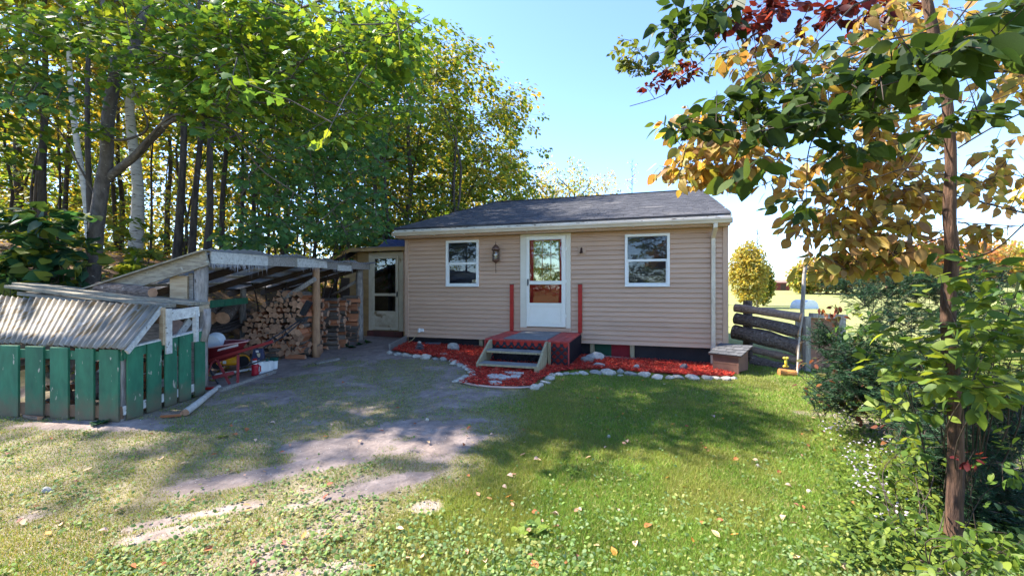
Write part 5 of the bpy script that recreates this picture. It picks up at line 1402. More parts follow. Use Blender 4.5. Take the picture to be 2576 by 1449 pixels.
M_ds = mat('worn_shingle', (0.12, 0.12, 0.13), (0.07, 0.07, 0.078), 9, rough=0.95, bump=0.5, bscale=150, var=0.15)
for r in range(4):
    v0 = r0_ + (r1_ - r0_) * r / 4 - 0.012; v1 = r0_ + (r1_ - r0_) * (r + 1) / 4 + 0.004
    zz = lambda v: 0.325 + 0.15 * (v - r0_) / (r1_ - r0_) + 0.018
    xs = [-0.07, 0.10, 0.27, 0.42, U + 0.06] if r % 2 else [-0.07, 0.02, 0.19, 0.34, U + 0.06]
    for k in range(4):
        slab([D(xs[k] + .003, v0, zz(v0) + .016), D(xs[k] + .003, v1, zz(v1) + .006), D(xs[k + 1] - .003, v1, zz(v1) + .006), D(xs[k + 1] - .003, v0, zz(v0) + .016)], -0.010, 'shingle', M_ds, DH)

# ------------------------------------------------------------------ log fence
FN = empty('log_fence', G(2029, 932)); tag(FN, 'stacked log fence between rough posts right of the cottage', 'fence')
of = Vector(FN.location)
def z5(x, y): return ((2050 + x / 2.415) / 1.1646, (640 + y / 2.415) / 1.1646)
def flog(pts, r, m_, name='rail_log'):
    P3 = []; n = len(pts)
    for i in range(n - 1):
        for t in (0, 0.33, 0.66):
            x = pts[i][0] * (1 - t) + pts[i + 1][0] * t; y = pts[i][1] * (1 - t) + pts[i + 1][1] * t; P3.append((x, y))
    P3.append(pts[-1]); out = []
    for x, y in P3:
        px, py = z5(x, y); Yd = 9.35 - (px - 1849) / 170 * 1.1
        out.append(at(px, py, Yd) - of)
    rr = [r * random.uniform(.9, 1.1) for _ in out]
    return MB().tube(out, rr, 14, jitter=0.10, capmi=1).build(name, [m_, M_logend], FN, smooth=False)
flog([(250, 632), (480, 662), (722, 702)], 0.085, M_biglog)
flog([(252, 708), (480, 748), (715, 808)], 0.120, M_bigbark)
flog([(240, 800), (480, 850), (712, 918)], 0.150, M_bigbark)
flog([(385, 930), (540, 965), (705, 1005)], 0.072, M_biglog)
flog([(372, 1005), (500, 1050), (690, 1085)], 0.125, M_bigbark)
lp = at(1881, 810, 9.45)
MB().tube([lp - of - Vector((0, 0, 0.95)), lp - of, lp - of + Vector((0, 0, 0.47))], [0.10, 0.095, 0.09], 10, jitter=0.15).build('post', M_bigbark, FN)
rp_ = G(2029, 934)
MB().obox(rp_ - of + Vector((0.0, 0.0, 0.50)), (0.10, 0.10, 1.12)).build('post', M_greyv, FN, bevel=0.004)
MB().obox(rp_ - of + Vector((-0.10, 0.1, 0.48)), (0.07, 0.07, 1.08)).build('post', M_greyv, FN, bevel=0.004)
PB = empty('compost_bay', rp_ + Vector((0.1, 0, 0))); tag(PB, 'plywood-sided bay with a grey frame beyond the log fence', 'wooden bay'); op = Vector(PB.location)
a_ = at(2040, 793, 8.35); c_ = at(2127, 797, 8.75)
MB().beam(a_ - op, c_ - op, 0.09, 0.09).build('top_rail', M_greyv, PB)
MB().obox(at(2116, 850, 8.7) - op, (0.13, 0.09, 0.95)).build('post', M_greyv, PB)
M_redply = mat('stained_plywood', (0.26, 0.12, 0.08), (0.16, 0.075, 0.05), 3, (1, 1, 4), bump=0.2)
slab([a_ - op + Vector((0, .06, -.05)), a_ - op + Vector((0, .06, -1.15)), c_ - op + Vector((0, .06, -1.15)), c_ - op + Vector((0, .06, -.05))], 0.02, 'panel', M_redply, PB)
MB().obox(at(2096, 840, 8.9) - op, (0.05, 0.05, 0.8)).build('post', M_darkwood, PB)
o = MB().tube([Vector((0, 0, 0)), at(2009, 872, 8.0) - G(2006, 944), at(2013, 830, 8.05) - G(2006, 944), at(2021, 786, 8.1) - G(2006, 944)], [0.020, 0.016, 0.014, 0.012], 7, jitter=0.3).build('pale_stake', mat('pale_stick', (0.46, 0.40, 0.35), (0.30, 0.25, 0.21), 6, (3, 3, 1)), None, loc=G(2006, 944)); tag(o, 'thin pale crooked stake standing in front of the fence post', 'stake')
q = G(2018, 932)
o = MB().tube([Vector((0, 0, 0)), at(2018, 781, q.y) - q, at(2023, 692, q.y) - q, at(2032, 639, q.y) - q, at(2036, 575, q.y) - q], [0.040, 0.038, 0.034, 0.026, 0.020], 8, jitter=0.15).build('tall_pole', M_postg, None, loc=q, smooth=True); tag(o, 'tall thin bare pole rising above the log fence', 'pole')
q = G(1976, 944)
o = MB().tube([Vector((-0.12, 0.0, 0.06)), Vector((0.0, -0.02, 0.05)), Vector((0.15, -0.08, 0.045))], [0.075, 0.07, 0.06], 10, jitter=0.15).build('split_stump', mat('orange_rotten_wood', (0.42, 0.19, 0.05), (0.20, 0.09, 0.035), 6, (1, 4, 4), bump=0.5), None, loc=q); tag(o, 'short orange rotten log end at the foot of the fence', 'log')
t = empty('yellow_toy', at(1977, 923, q.y)); tag(t, 'small yellow bone-shaped plastic toy standing on the rotten log', 'toy')
M_ytoy = mat('yellow_plastic', (0.72, 0.52, 0.06), None, 4, rough=0.4)
b = MB(); b.tube([(0, 0, 0.02), (0, 0, 0.16)], 0.022, 8)
b.build('shaft', M_ytoy, t, smooth=True)
for zz in (0.012, 0.165):
    for dx in (-1, 1):
        MB().lathe((dx * 0.026, 0, zz), [(0.006, -0.022), (0.024, -0.012), (0.027, 0), (0.024, 0.012), (0.006, 0.022)], 10).build('knob', M_ytoy, t, smooth=True)

# ------------------------------------------------------------------ far field
q = at(1961, 727, 110); q.z = float(H(q.x, q.y))
RS = empty('red_barn', q, -0.2); tag(RS, 'small dull red shed far away on the bright field', 'shed')
M_barn = mat('faded_barn_red', (0.20, 0.05, 0.04), (0.15, 0.04, 0.035), 2, (3, 3, 1))
MB().box(-2.2, 2.2, -1.5, 1.5, -0.2, 2.0).build('wall', M_barn, RS)
MB().add([(-2.4, -1.7, 1.95), (2.4, -1.7, 1.95), (2.4, 1.7, 1.95), (-2.4, 1.7, 1.95), (-2.4, 0.3, 2.5), (2.4, 0.3, 2.5)], [(0, 1, 5, 4), (2, 3, 4, 5), (0, 4, 3), (1, 2, 5), (0, 3, 2, 1)]).build('roof', mat('dull_roof', (0.22, 0.14, 0.12), None, 2), RS)
MB().box(-0.3, 0.9, -1.53, -1.505, 0.0, 1.6).build('door', M_darkwood, RS)
q = G(2023, 776); 
TP = empty('hoop_cover', q, 0.2); tag(TP, 'white rounded tarp cover standing on the far field behind the pole', 'tarp cover')
s_ = q.y / F
b = MB(); vs = []; fs = []
for j, yy in enumerate((-0.8, 0.8)):
    for i in range(13):
        a = math.pi * i / 12; vs.append((-math.cos(a) * 21 * s_, yy, math.sin(a) ** 0.8 * 22 * s_))
fs = [(i, i + 1, i + 14, i + 13) for i in range(12)] + [tuple(range(13)), tuple(reversed(range(13, 26)))]
b.add(vs, fs); b.build('cover', mat('white_tarp', (0.7, 0.72, 0.73), (0.62, 0.64, 0.66), 2), TP)
# ------------------------------------------------------------------ leaves
def norm(a): return a / (np.linalg.norm(a, axis=-1, keepdims=True) + 1e-9)
# templates: x along the leaf 0..1, y across, z up
def tpl_ovate(n=4, wmax=0.30, droop=0.12, fold=0.10, serr=0.0):
    vs = [(0, 0, 0)]; tris = []
    xs = [(i + 1) / (n + 1) for i in range(n)]
    for x in xs:
        w_ = wmax * (math.sin(math.pi * x ** 0.82) ** 0.9)
        z = -droop * x * x
        vs += [(x, w_, z + fold * w_), (x, 0, z - 0.0), (x, -w_, z + fold * w_)]
    vs.append((1, 0, -droop))
    m = lambda i, k: 1 + 3 * i + k
    tris += [(0, 2, 1), (0, 3, 2)]
    for i in range(n - 1):
        tris += [(m(i, 1), m(i + 1, 0), m(i, 0)), (m(i, 1), m(i + 1, 1), m(i + 1, 0)), (m(i, 2), m(i + 1, 1), m(i, 1)), (m(i, 2), m(i + 1, 2), m(i + 1, 1))]
    t = len(vs) - 1
    tris += [(m(n - 1, 1), t, m(n - 1, 0)), (m(n - 1, 2), t, m(n - 1, 1))]
    return np.array(vs, float), np.array(tris)
def tpl_maple():
    out = [(0, 0), (0.05, 0.22), (-0.05, 0.38), (0.22, 0.40), (0.42, 0.62), (0.48, 0.34), (0.72, 0.26), (1.0, 0.0), (0.72, -0.26), (0.48, -0.34), (0.42, -0.62), (0.22, -0.40), (-0.05, -0.38), (0.05, -0.22)]
    vs = [(0.36, 0, 0.02)] + [(x, y, -0.10 * (x * x + y * y)) for x, y in out]
    n = len(out)
    tris = [(0, 1 + (i + 1) % n, 1 + i) for i in range(n)]
    return np.array(vs, float), np.array(tris)
def tpl_far():
    vs = [(0, 0, 0), (0.45, 0.34, 0.03), (1, 0, -0.08), (0.5, -0.34, 0.03), (0.48, 0, -0.02)]
    return np.array(vs, float), np.array([(0, 4, 1), (4, 2, 1), (0, 3, 4), (4, 3, 2)])
def tpl_tri():
    return np.array([(0, 0, 0), (0.6, 0.36, 0.02), (1, -0.05, -0.1), (0.4, -0.34, 0.03)], float), np.array([(0, 2, 1), (0, 3, 2)])
def tpl_lobed():
    out = [(0, 0), (-0.08, 0.28), (0.12, 0.46), (0.42, 0.44), (0.66, 0.28), (1.0, 0.0), (0.66, -0.28), (0.42, -0.44), (0.12, -0.46), (-0.08, -0.28)]
    vs = [(0.35, 0, -0.03)] + [(x, y, -0.12 * x * x + 0.05 * abs(y)) for x, y in out]
    n = len(out)
    return np.array(vs, float), np.array([(0, 1 + (i + 1) % n, 1 + i) for i in range(n)])
TPL = {'ovate': tpl_ovate(), 'ovate3': tpl_ovate(2), 'maple': tpl_maple(), 'far': tpl_far(), 'tri': tpl_tri(), 'round': tpl_lobed(), 'needle': (np.array([(0, -0.08, 0), (0, 0.08, 0), (1, 0, 0.0)]), np.array([(0, 1, 2)]))}

def frames(d, nrm):
    d = norm(d); s = norm(np.cross(nrm, d)); u = np.cross(d, s)
    return np.stack([d, s, u], 2)        # columns

PAL = {
 'maple_green': [(0.11, 0.20, 0.025), (0.09, 0.18, 0.035), (0.15, 0.23, 0.03), (0.075, 0.16, 0.045), (0.20, 0.25, 0.03)],
 'maple_blue': [(0.07, 0.17, 0.065), (0.08, 0.18, 0.08), (0.055, 0.14, 0.055), (0.11, 0.20, 0.06)],
 'wood_yellow': [(0.24, 0.22, 0.025), (0.17, 0.20, 0.03), (0.30, 0.24, 0.03), (0.12, 0.17, 0.03), (0.34, 0.24, 0.04)],
 'wood_mix': [(0.12, 0.18, 0.025), (0.17, 0.20, 0.03), (0.085, 0.15, 0.03), (0.24, 0.22, 0.03), (0.10, 0.16, 0.02)],
 'wood_green': [(0.08, 0.15, 0.025), (0.10, 0.17, 0.025), (0.06, 0.13, 0.03), (0.14, 0.18, 0.03)],
 'far_yellow': [(0.36, 0.29, 0.06), (0.30, 0.28, 0.07), (0.24, 0.25, 0.07), (0.42, 0.32, 0.08)],
 'far_orange': [(0.40, 0.19, 0.08), (0.36, 0.22, 0.08), (0.32, 0.13, 0.07), (0.30, 0.24, 0.08)],
 'autumn': [(0.33, 0.235, 0.06), (0.35, 0.215, 0.07), (0.27, 0.235, 0.055), (0.38, 0.27, 0.08), (0.20, 0.20, 0.045), (0.33, 0.18, 0.07), (0.24, 0.15, 0.06)],
 'elm_green': [(0.030, 0.060, 0.012), (0.038, 0.070, 0.014), (0.025, 0.052, 0.014), (0.055, 0.085, 0.016)],
 'red_vine': [(0.095, 0.012, 0.014), (0.07, 0.010, 0.012), (0.14, 0.022, 0.016), (0.055, 0.010, 0.012)],
 'bush_green': [(0.11, 0.17, 0.028), (0.14, 0.20, 0.03), (0.08, 0.14, 0.025), (0.17, 0.22, 0.035), (0.06, 0.11, 0.025)],
 'bush_dark': [(0.02, 0.07, 0.035), (0.03, 0.09, 0.04), (0.025, 0.06, 0.03), (0.06, 0.11, 0.03), (0.16, 0.19, 0.03)],
 'yew': [(0.018, 0.055, 0.025), (0.025, 0.07, 0.03), (0.015, 0.04, 0.02), (0.035, 0.085, 0.035)],
 'spruce': [(0.05, 0.08, 0.03), (0.07, 0.10, 0.04), (0.10, 0.12, 0.05)],
 'vine_small': [(0.10, 0.13, 0.03), (0.14, 0.14, 0.035), (0.08, 0.11, 0.03)],
 'pink_leaf': [(0.18, 0.06, 0.035), (0.22, 0.09, 0.03), (0.13, 0.045, 0.03), (0.10, 0.10, 0.03)],
}
class Foliage:
    def __init__(s, tpl, pal, size, mate=None):
        s.t = tpl; s.pal = np.array(PAL[pal]); s.size = size; s.p = []; s.d = []; s.n = []; s.z = []; s.c = []; s.m = mate or LEAF
    def add(s, p, d, n, size=None, pal=None, sizevar=0.25):
        N = len(p)
        s.p.append(p); s.d.append(d); s.n.append(n)
        s.z.append((size or s.size) * rng.uniform(1 - sizevar, 1 + sizevar, N))
        P_ = np.array(PAL[pal]) if pal else s.pal
        s.c.append(P_[rng.integers(0, len(P_), N)] * rng.uniform(0.8, 1.2, (N, 1)))
    def emit(s, parent, origin, parts=0, name='foliage', leafname='leaf'):
        p = np.concatenate(s.p); d = np.concatenate(s.d); n = np.concatenate(s.n); z = np.concatenate(s.z); c = np.concatenate(s.c)
        A = frames(d, n); o = np.array(origin)
        idx = np.arange(len(p))
        if parts:
            dist = np.linalg.norm(p - np.array([0, 0, CAM_Z]), axis=1)
            vis = (p[:, 1] > 0.3) & (np.abs(p[:, 0] / np.maximum(p[:, 1], .01)) < 1.2) & (np.abs((p[:, 2] - CAM_Z) / np.maximum(p[:, 1], .01)) < 0.68)
            score = np.where(vis, z / dist, -1)
            order = np.argsort(-score)[:parts]
            order = order[score[order] > 0]
            V0, T0 = TPL[s.t]
            K = 14; meshes = []
            for k in range(K):
                cc = c[order[rng.integers(0, len(order))]]
                meshes.append(tri_mesh(leafname, V0 * np.array([1, rng.uniform(.75, 1.2), rng.uniform(-.6, 3.2)]), T0, s.m, np.repeat(cc[None], len(V0), 0)))
            mc_ = np.array([m_.attributes['Col'].data[0].color[:3] for m_ in meshes])
            for i in order:
                k = int(np.argmin(((mc_ - c[i]) ** 2).sum(1) + rng.random(K) * 1e-3))
                ob = bpy.data.objects.new(leafname, meshes[k]); COL.objects.link(ob)
                M_ = Matrix(A[i].tolist()).to_4x4() @ Matrix.Diagonal((float(z[i]),) * 3 + (1,))
                M_.translation = Vector((p[i] - o).tolist())
                ob.matrix_basis = M_
                ob.parent = parent
            msk = np.ones(len(p), bool); msk[order] = False; idx = idx[msk]
        if len(idx):
            V0, T0 = TPL[s.t]
            var = np.stack([np.ones(len(idx)), rng.uniform(.75, 1.2, len(idx)), rng.uniform(-.6, 3.2, len(idx))], 1)
            W = p[idx][:, None, :] - o + np.einsum('nij,nvj->nvi', A[idx], V0[None] * var[:, None, :]) * z[idx][:, None, None]
            T = (np.arange(len(idx))[:, None, None] * len(V0) + T0[None]).reshape(-1, 3)
            ob = link(name, tri_mesh(name, W.reshape(-1, 3), T, s.m, np.repeat(c[idx], len(V0), 0)), parent=parent)
            ob['kind'] = 'stuff'
            return ob

def spray(fo, a, b, n, spread, size=None, pal=None, droop=0.35, flat=0.35, t0=0.35, sizevar=0.25):
    """leaves alternating along a twig from a to b"""
    a = np.array(a, float); b = np.array(b, float); ax = b - a; L = np.linalg.norm(ax) + 1e-6; ax /= L
    side = np.cross(ax, [0, 0, 1]); side /= (np.linalg.norm(side) + 1e-6)
    t = rng.uniform(t0, 1.05, n); sg = np.where(np.arange(n) % 2 == 0, 1, -1)
    p = a + ax * (t * L)[:, None] + side * (sg * rng.uniform(0, spread, n))[:, None] + rng.normal(0, spread * 0.22, (n, 3))
    d = ax * rng.uniform(0.1, 0.9, n)[:, None] + side * (sg * rng.uniform(0.3, 1.0, n))[:, None] + np.array([0, 0, -1]) * np.abs(rng.normal(droop, 0.3, n))[:, None]
    nr_ = np.array([0, 0, 1.0]) + rng.normal(0, flat, (n, 3)) + side * (sg * 0.2)[:, None]
    fo.add(p, d, nr_, size, pal, sizevar)

def nearest_on(limbs, c):
    """nearest point of a list of densified limbs (numpy arrays) that lies below or level with c"""
    best = None; bd = 1e9
    for L in limbs:
        dd = L - c; ds = (dd ** 2).sum(1) + np.maximum(0, dd[:, 2]) * 0.5
        k = int(np.argmin(ds))
        if ds[k] < bd: bd = ds[k]; best = L[k]
    return best, math.sqrt(max(bd, 0))

class Skel:
    """points of the twigs grown so far; new twigs start from the nearest one"""
    def __init__(s, limbs):
        s.a = np.concatenate(limbs); s.new = []
    def near(s, c):
        if len(s.new) > 150: s.a = np.concatenate([s.a] + s.new); s.new = []
        best = None; bd = 1e9
        for L in [s.a] + s.new:
            dd = L - c; ds = (dd ** 2).sum(1) + np.maximum(0, dd[:, 2]) * 0.15
            k = int(np.argmin(ds))
            if ds[k] < bd: bd = ds[k]; best = L[k]
        return best, float(np.linalg.norm(best - c))
    def grow(s, pts):
        s.new.append(dens(pts, 0.06)[1:])
def by_distance(items, limbs):
    A = np.concatenate(limbs)[::3]
    return sorted(items, key=lambda it: float(((A - it[0]) ** 2).sum(1).min()))

def dens(pts, st=0.15):
    out = []
    for i in range(len(pts) - 1):
        a, b = np.array(pts[i]), np.array(pts[i + 1]); n = max(1, int(np.linalg.norm(b - a) / st))
        for k in range(n): out.append(a + (b - a) * k / n)
    out.append(np.array(pts[-1])); return np.array(out)

def smooth_pts(pts, rad, n=4):
    """Catmull-Rom through the points"""
    P_ = [Vector(p) for p in pts]; out = []; rr = []
    if not hasattr(rad, '__len__'): rad = [rad] * len(P_)
    for i in range(len(P_) - 1):
        p0 = P_[max(i - 1, 0)]; p1 = P_[i]; p2 = P_[i + 1]; p3 = P_[min(i + 2, len(P_) - 1)]
        for k in range(n):
            t = k / n
            out.append(0.5 * ((2 * p1) + (-p0 + p2) * t + (2 * p0 - 5 * p1 + 4 * p2 - p3) * t * t + (-p0 + 3 * p1 - 3 * p2 + p3) * t ** 3)); rr.append(rad[i] * (1 - t) + rad[i + 1] * t)
    out.append(P_[-1]); rr.append(rad[-1])
    return out, rr

# ------------------------------------------------------------------ trees of the wood
def wood_tree(x, y, h, r, label, barkm=None, crown0=0.35, cw=2.4, ncl=170, per=13, leaf=0.13, pal='wood_mix', pal2=None, lean=(0, 0), group='trees of the wood', name='broadleaf_tree', cat='tree', tpl='far', limb_n=14, zbase=None, density_low=False, cshape=0.8, peak=0.35):
    z0 = float(H(x, y)) - 0.15 if zbase is None else zbase
    org = Vector((x, y, z0))
    T_ = empty(name, org); tag(T_, label, cat, group)
    rs = random.Random(int(x * 131 + y * 17 + h * 7))
    tp = []; 
    for i in range(7):
        t = i / 6
        tp.append(Vector((lean[0] * t + rs.uniform(-.12, .12) * (t > 0) * (h / 12), lean[1] * t + rs.uniform(-.12, .12) * (t > 0) * (h / 12), h * 0.96 * t)))
    rr = [r * 1.35] + [r * (1 - 0.88 * (i / 6) ** 1.1) for i in range(1, 7)]
    sp, sr = smooth_pts(tp, rr, 3)
    b = MB(); b.tube(sp, sr, 9, jitter=0.06)
    limbs = [dens([tuple(p + org) for p in sp[len(sp) // 4:]], 0.3)]
    for k in range(limb_n):
        f = crown0 + (0.97 - crown0) * ((k + rs.random()) / limb_n)
        i = min(int(f * (len(sp) - 1)), len(sp) - 2); p = sp[i]
        a = k * 2.4 + rs.uniform(-.4, .4); prof = (max(0.05, 1 - abs((f - crown0) / (1 - crown0) - peak) / 0.68)) ** cshape
        L = cw * prof * rs.uniform(.75, 1.15) + 0.25
        upz = rs.uniform(0.25, 0.7)
        e = p + Vector((math.cos(a) * L, math.sin(a) * L, L * upz)); m_ = p + (e - p) * 0.5 + Vector((0, 0, -0.08 * L + rs.uniform(-.1, .1)))
        lp, lr = smooth_pts([p, m_, e], [max(sr[i] * 0.42, 0.018), max(sr[i] * 0.25, 0.012), 0.006], 3)
        b.tube(lp, lr, 5, cap=False); limbs.append(dens([tuple(q + org) for q in lp], 0.2))
    fo = Foliage(tpl, pal, leaf)
    allp = np.concatenate(limbs[1:]); 
    for k in range(ncl):
        L = limbs[1 + rs.randrange(limb_n)]; q = L[int(len(L) * rs.uniform(.35, .999))]
        off = np.array([rs.gauss(0, .38), rs.gauss(0, .38), rs.gauss(0, .28)]) * cw / 2.2
        c_ = q + off
        out = c_ - np.array([x + lean[0] * .6, y + lean[1] * .6, c_[2]]); out = out / (np.linalg.norm(out) + 1e-6)
        tw = c_ + out * 0.45 * cw / 2.4 + np.array([0, 0, rs.uniform(-.15, .1)])
        if rs.random() < 0.45:
            b.tube([Vector(q) - org, Vector(tw) - org], [0.008, 0.003], 3, cap=False)
        spray(fo, c_ - out * 0.2, tw, per, 0.26 * cw / 2.4, pal=(pal2 if (pal2 and rs.random() < 0.4) else None))
    b.build('trunk', barkm or M_bark, T_, smooth=True)
    fo.emit(T_, org, name='crown')
    return T_

G_W = 'trees of the wood left of the cottage'
def tx(px, Y): return (px - 1288) / F * Y
# placed where the photograph shows their trunks
wood = [
 (108, 10.5, 12, 0.11, 'dark straight-trunked tree at the far left of the wood', M_bark, 0.45, 2.6, 'wood_yellow', 'wood_mix', (0.0, 0)),
 (88, 12.5, 11, 0.09, 'second dark trunk just behind the far-left tree', M_bark, 0.45, 2.4, 'wood_yellow', None, (0.1, 0)),
 (15, 11.5, 9, 0.05, 'thin sapling at the left edge of the photo', M_bark, 0.35, 2.0, 'wood_yellow', None, (0.25, 0)),
 (232, 9.3, 11, 0.085, 'white birch leaning left behind the big maple', M_birch, 0.5, 2.0, 'wood_yellow', 'wood_mix', (-1.0, 0.2)),
 (240, 8.6, 12, 0.07, 'thin dark straight trunk just left of the big maple', M_bark, 0.5, 2.0, 'wood_mix', 'wood_yellow', (-0.15, 0)),
 (338, 12.5, 14, 0.19, 'thick old birch with peeling bark behind the woodshed roof', M_birch, 0.5, 2.8, 'wood_yellow', 'wood_mix', (0.2, 0)),
 (440, 11.2, 13, 0.12, 'dark leaning trunk left of the cluster behind the woodshed', M_bark, 0.42, 2.7, 'wood_mix', 'wood_yellow', (0.55, 0)),
 (480, 11.8, 13, 0.11, 'middle dark trunk of the cluster behind the woodshed', M_bark, 0.4, 2.7, 'wood_mix', 'wood_green', (0.45, 0.3)),
 (508, 11.0, 12, 0.12, 'right-hand dark trunk of the cluster behind the woodshed', M_bark, 0.35, 2.8, 'wood_green', 'wood_mix', (0.5, 0.2)),
 (566, 13.5, 12, 0.10, 'dark forked trunk right of the cluster behind the woodshed', M_bark, 0.3, 2.7, 'wood_green', 'wood_mix', (0.4, 0)),
 (640, 14.5, 9.8, 0.10, 'slim tree above the middle of the woodshed roof', M_bark, 0.3, 2.7, 'wood_mix', 'wood_green', (0.2, 0)),
 (715, 16.0, 10.2, 0.10, 'slim tree above the right part of the woodshed roof', M_bark, 0.28, 2.9, 'wood_mix', 'wood_green', (0.1, 0)),
 (790, 15.0, 9.6, 0.09, 'slim tree above the far end of the woodshed roof', M_bark, 0.28, 2.7, 'wood_green', 'wood_mix', (0.2, 0)),
 (860, 18.5, 10.6, 0.11, 'tall slim tree behind the plywood annex', M_bark, 0.25, 3.0, 'wood_mix', 'wood_yellow', (0.1, 0)),
 (940, 17.0, 10.4, 0.10, 'tall slim tree just above the annex roof', M_bark, 0.22, 2.8, 'wood_green', 'wood_mix', (0.2, 0)),
 (300, 17.5, 12, 0.12, 'tree deeper in the wood behind the big maple', M_bark, 0.3, 3.0, 'wood_yellow', 'wood_mix', (0, 0)),
 (160, 15.0, 12, 0.10, 'tree deeper in the wood between the far-left trunks and the birch', M_bark, 0.28, 2.9, 'wood_yellow', None, (0, 0)),
 (420, 18.0, 13, 0.12, 'tree deeper in the wood left of the trunk cluster', M_bark, 0.3, 3.0, 'wood_yellow', 'wood_mix', (0, 0)),
]
for (px, Y, h, r, lab, bk, c0_, cw, pal, pal2, ln) in wood:
    wood_tree(tx(px, Y), Y, h, r * 0.8, lab, bk, c0_, cw, 215, 14, 0.15 if Y < 13 else 0.19, pal, pal2, ln, G_W)
# the tall crown that closes the wood beside the sky
wood_tree(tx(1130, 17.5), 17.5, 11.6, 0.15, 'tall bright maple crown standing against the sky left of the roof', M_bark, 0.10, 3.1, 950, 14, 0.18, 'wood_mix', 'wood_yellow', (0.3, 0), None, 'maple_tree', cshape=0.55, limb_n=26)
wood_tree(tx(1020, 15.5), 15.5, 11.0, 0.14, 'full green maple leaning over the annex roof', M_bark, 0.12, 2.9, 750, 14, 0.17, 'wood_mix', 'wood_green', (0.2, 0), None, 'maple_tree', cshape=0.55, limb_n=22)
wood_tree(tx(1215, 21.0), 21.0, 9.6, 0.12, 'rounded green tree at the right edge of the wood', M_bark, 0.10, 2.5, 600, 14, 0.19, 'wood_mix', 'wood_green', (0.1, 0), None, 'maple_tree', cshape=0.5, limb_n=22)
# trees that stand outside the frame to the left and behind the photographer; they shade the yard
o_w = [(-13.5, 8.5, 13, 3.0), (-19.5, 17, 14, 3.4), (-3, -16, 11, 3.2), (-7.5, -18, 12, 3.2), (-12, -15, 11, 3.2), (-16.5, -17.5, 12, 3.0), (-21, -13, 11, 3.0), (-26, -15, 12, 3.0)]
src = wood_tree(o_w[0][0], o_w[0][1], 13, 0.15, 'tree out of view to the left of the yard', M_bark, 0.08, 3.2, 480, 14, 0.22, 'wood_mix', 'wood_green', (0, 0), 'trees around the yard', 'yard_tree')
for (x, y, h, cw) in o_w[1:]:
    c0 = src.copy(); COL.objects.link(c0); c0.location = (x, y, float(H(x, y)) - 0.1); c0.rotation_euler = (0, 0, random.uniform(0, 6)); c0.scale = (h / 13,) * 3
    c0['label'] = 'tree out of view behind the photographer' if y < 0 else 'tree out of view to the left of the yard'
    for ch in src.children:
        cc = ch.copy(); COL.objects.link(cc); cc.parent = c0

# the wood goes on behind as one mass
N = 34000
Yv = rng.uniform(26, 38, N); pxv = rng.uniform(-150, 1190, N); X = (pxv - 1288) / F * Yv
hh = rng.random(N) ** 0.8 * (11.5 + 3.5 * (fbm(X, Yv * .2, 0.35, 3, 6) - .3))
p = np.stack([X, Yv, H(X, Yv) + hh + 0.3], 1)
keep = (fbm(X * 1.2 + Yv, hh * 1.4, 0.55, 4, 4) > 0.44)
p = p[keep]; N = len(p)
fo = Foliage('tri', 'wood_yellow', 0.42)
fo.add(p, norm(rng.normal(0, 1, (N, 3)) * [1, 1, .5] + [0, 0, -.3]), norm(rng.normal(0, .5, (N, 3)) + [0, 0, 1]), None, 'wood_yellow')
ob = fo.emit(None, (0, 0, 0), name='distant_wood'); tag(ob, 'sunlit yellow-green mass of the wood farther back', 'wood', kind='stuff')

# understory that glows between the trunks
N = 26000
fo = Foliage('tri', 'wood_yellow', 0.16)
Yv = rng.uniform(14, 25, N); pxv = rng.uniform(-60, 1230, N); X = (pxv - 1288) / F * Yv
cl = fbm(X, Yv * 1.3, 0.8, 3, 3)
hh = rng.random(N) ** 1.4 * (1.2 + 3.2 * cl)
p = np.stack([X, Yv, H(X, Yv) + hh + 0.1], 1)
keep = fbm(X * 1.3 + hh, Yv + hh * 2, 1.4, 3, 5) > 0.46
p = p[keep]; N = len(p)
fo.add(p, norm(rng.normal(0, 1, (N, 3)) * [1, 1, .5] + [0, 0, -.3]), norm(rng.normal(0, .5, (N, 3)) + [0, 0, 1]), None, 'wood_mix')
fo.c[-1] = np.where(rng.random((N, 1)) < 0.6, np.array(PAL['wood_yellow'])[rng.integers(0, 5, N)], fo.c[-1])
ob = fo.emit(None, (0, 0, 0), name='undergrowth'); tag(ob, 'yellow-green undergrowth of saplings between the trunks of the wood', 'undergrowth', kind='stuff')
N = 9000
X = rng.uniform(-22, -7.6, N); Yv = rng.uniform(4.5, 15, N); k = (-X > 1.32 * Yv) & (fbm(X, Yv, .7, 3, 2) > .45); X, Yv = X[k], Yv[k]; N = len(X)
p = np.stack([X, Yv, H(X, Yv) + rng.random(N) ** 1.5 * 1.3 + .05], 1)
fo = Foliage('tri', 'wood_mix', 0.15); fo.add(p, norm(rng.normal(0, 1, (N, 3)) * [1, 1, .5] + [0, 0, -.2]), norm(rng.normal(0, .5, (N, 3)) + [0, 0, 1]))
ob = fo.emit(None, (0, 0, 0), name='hillside_brush'); tag(ob, 'green brush on the slope at the far left of the yard', 'brush', kind='stuff')
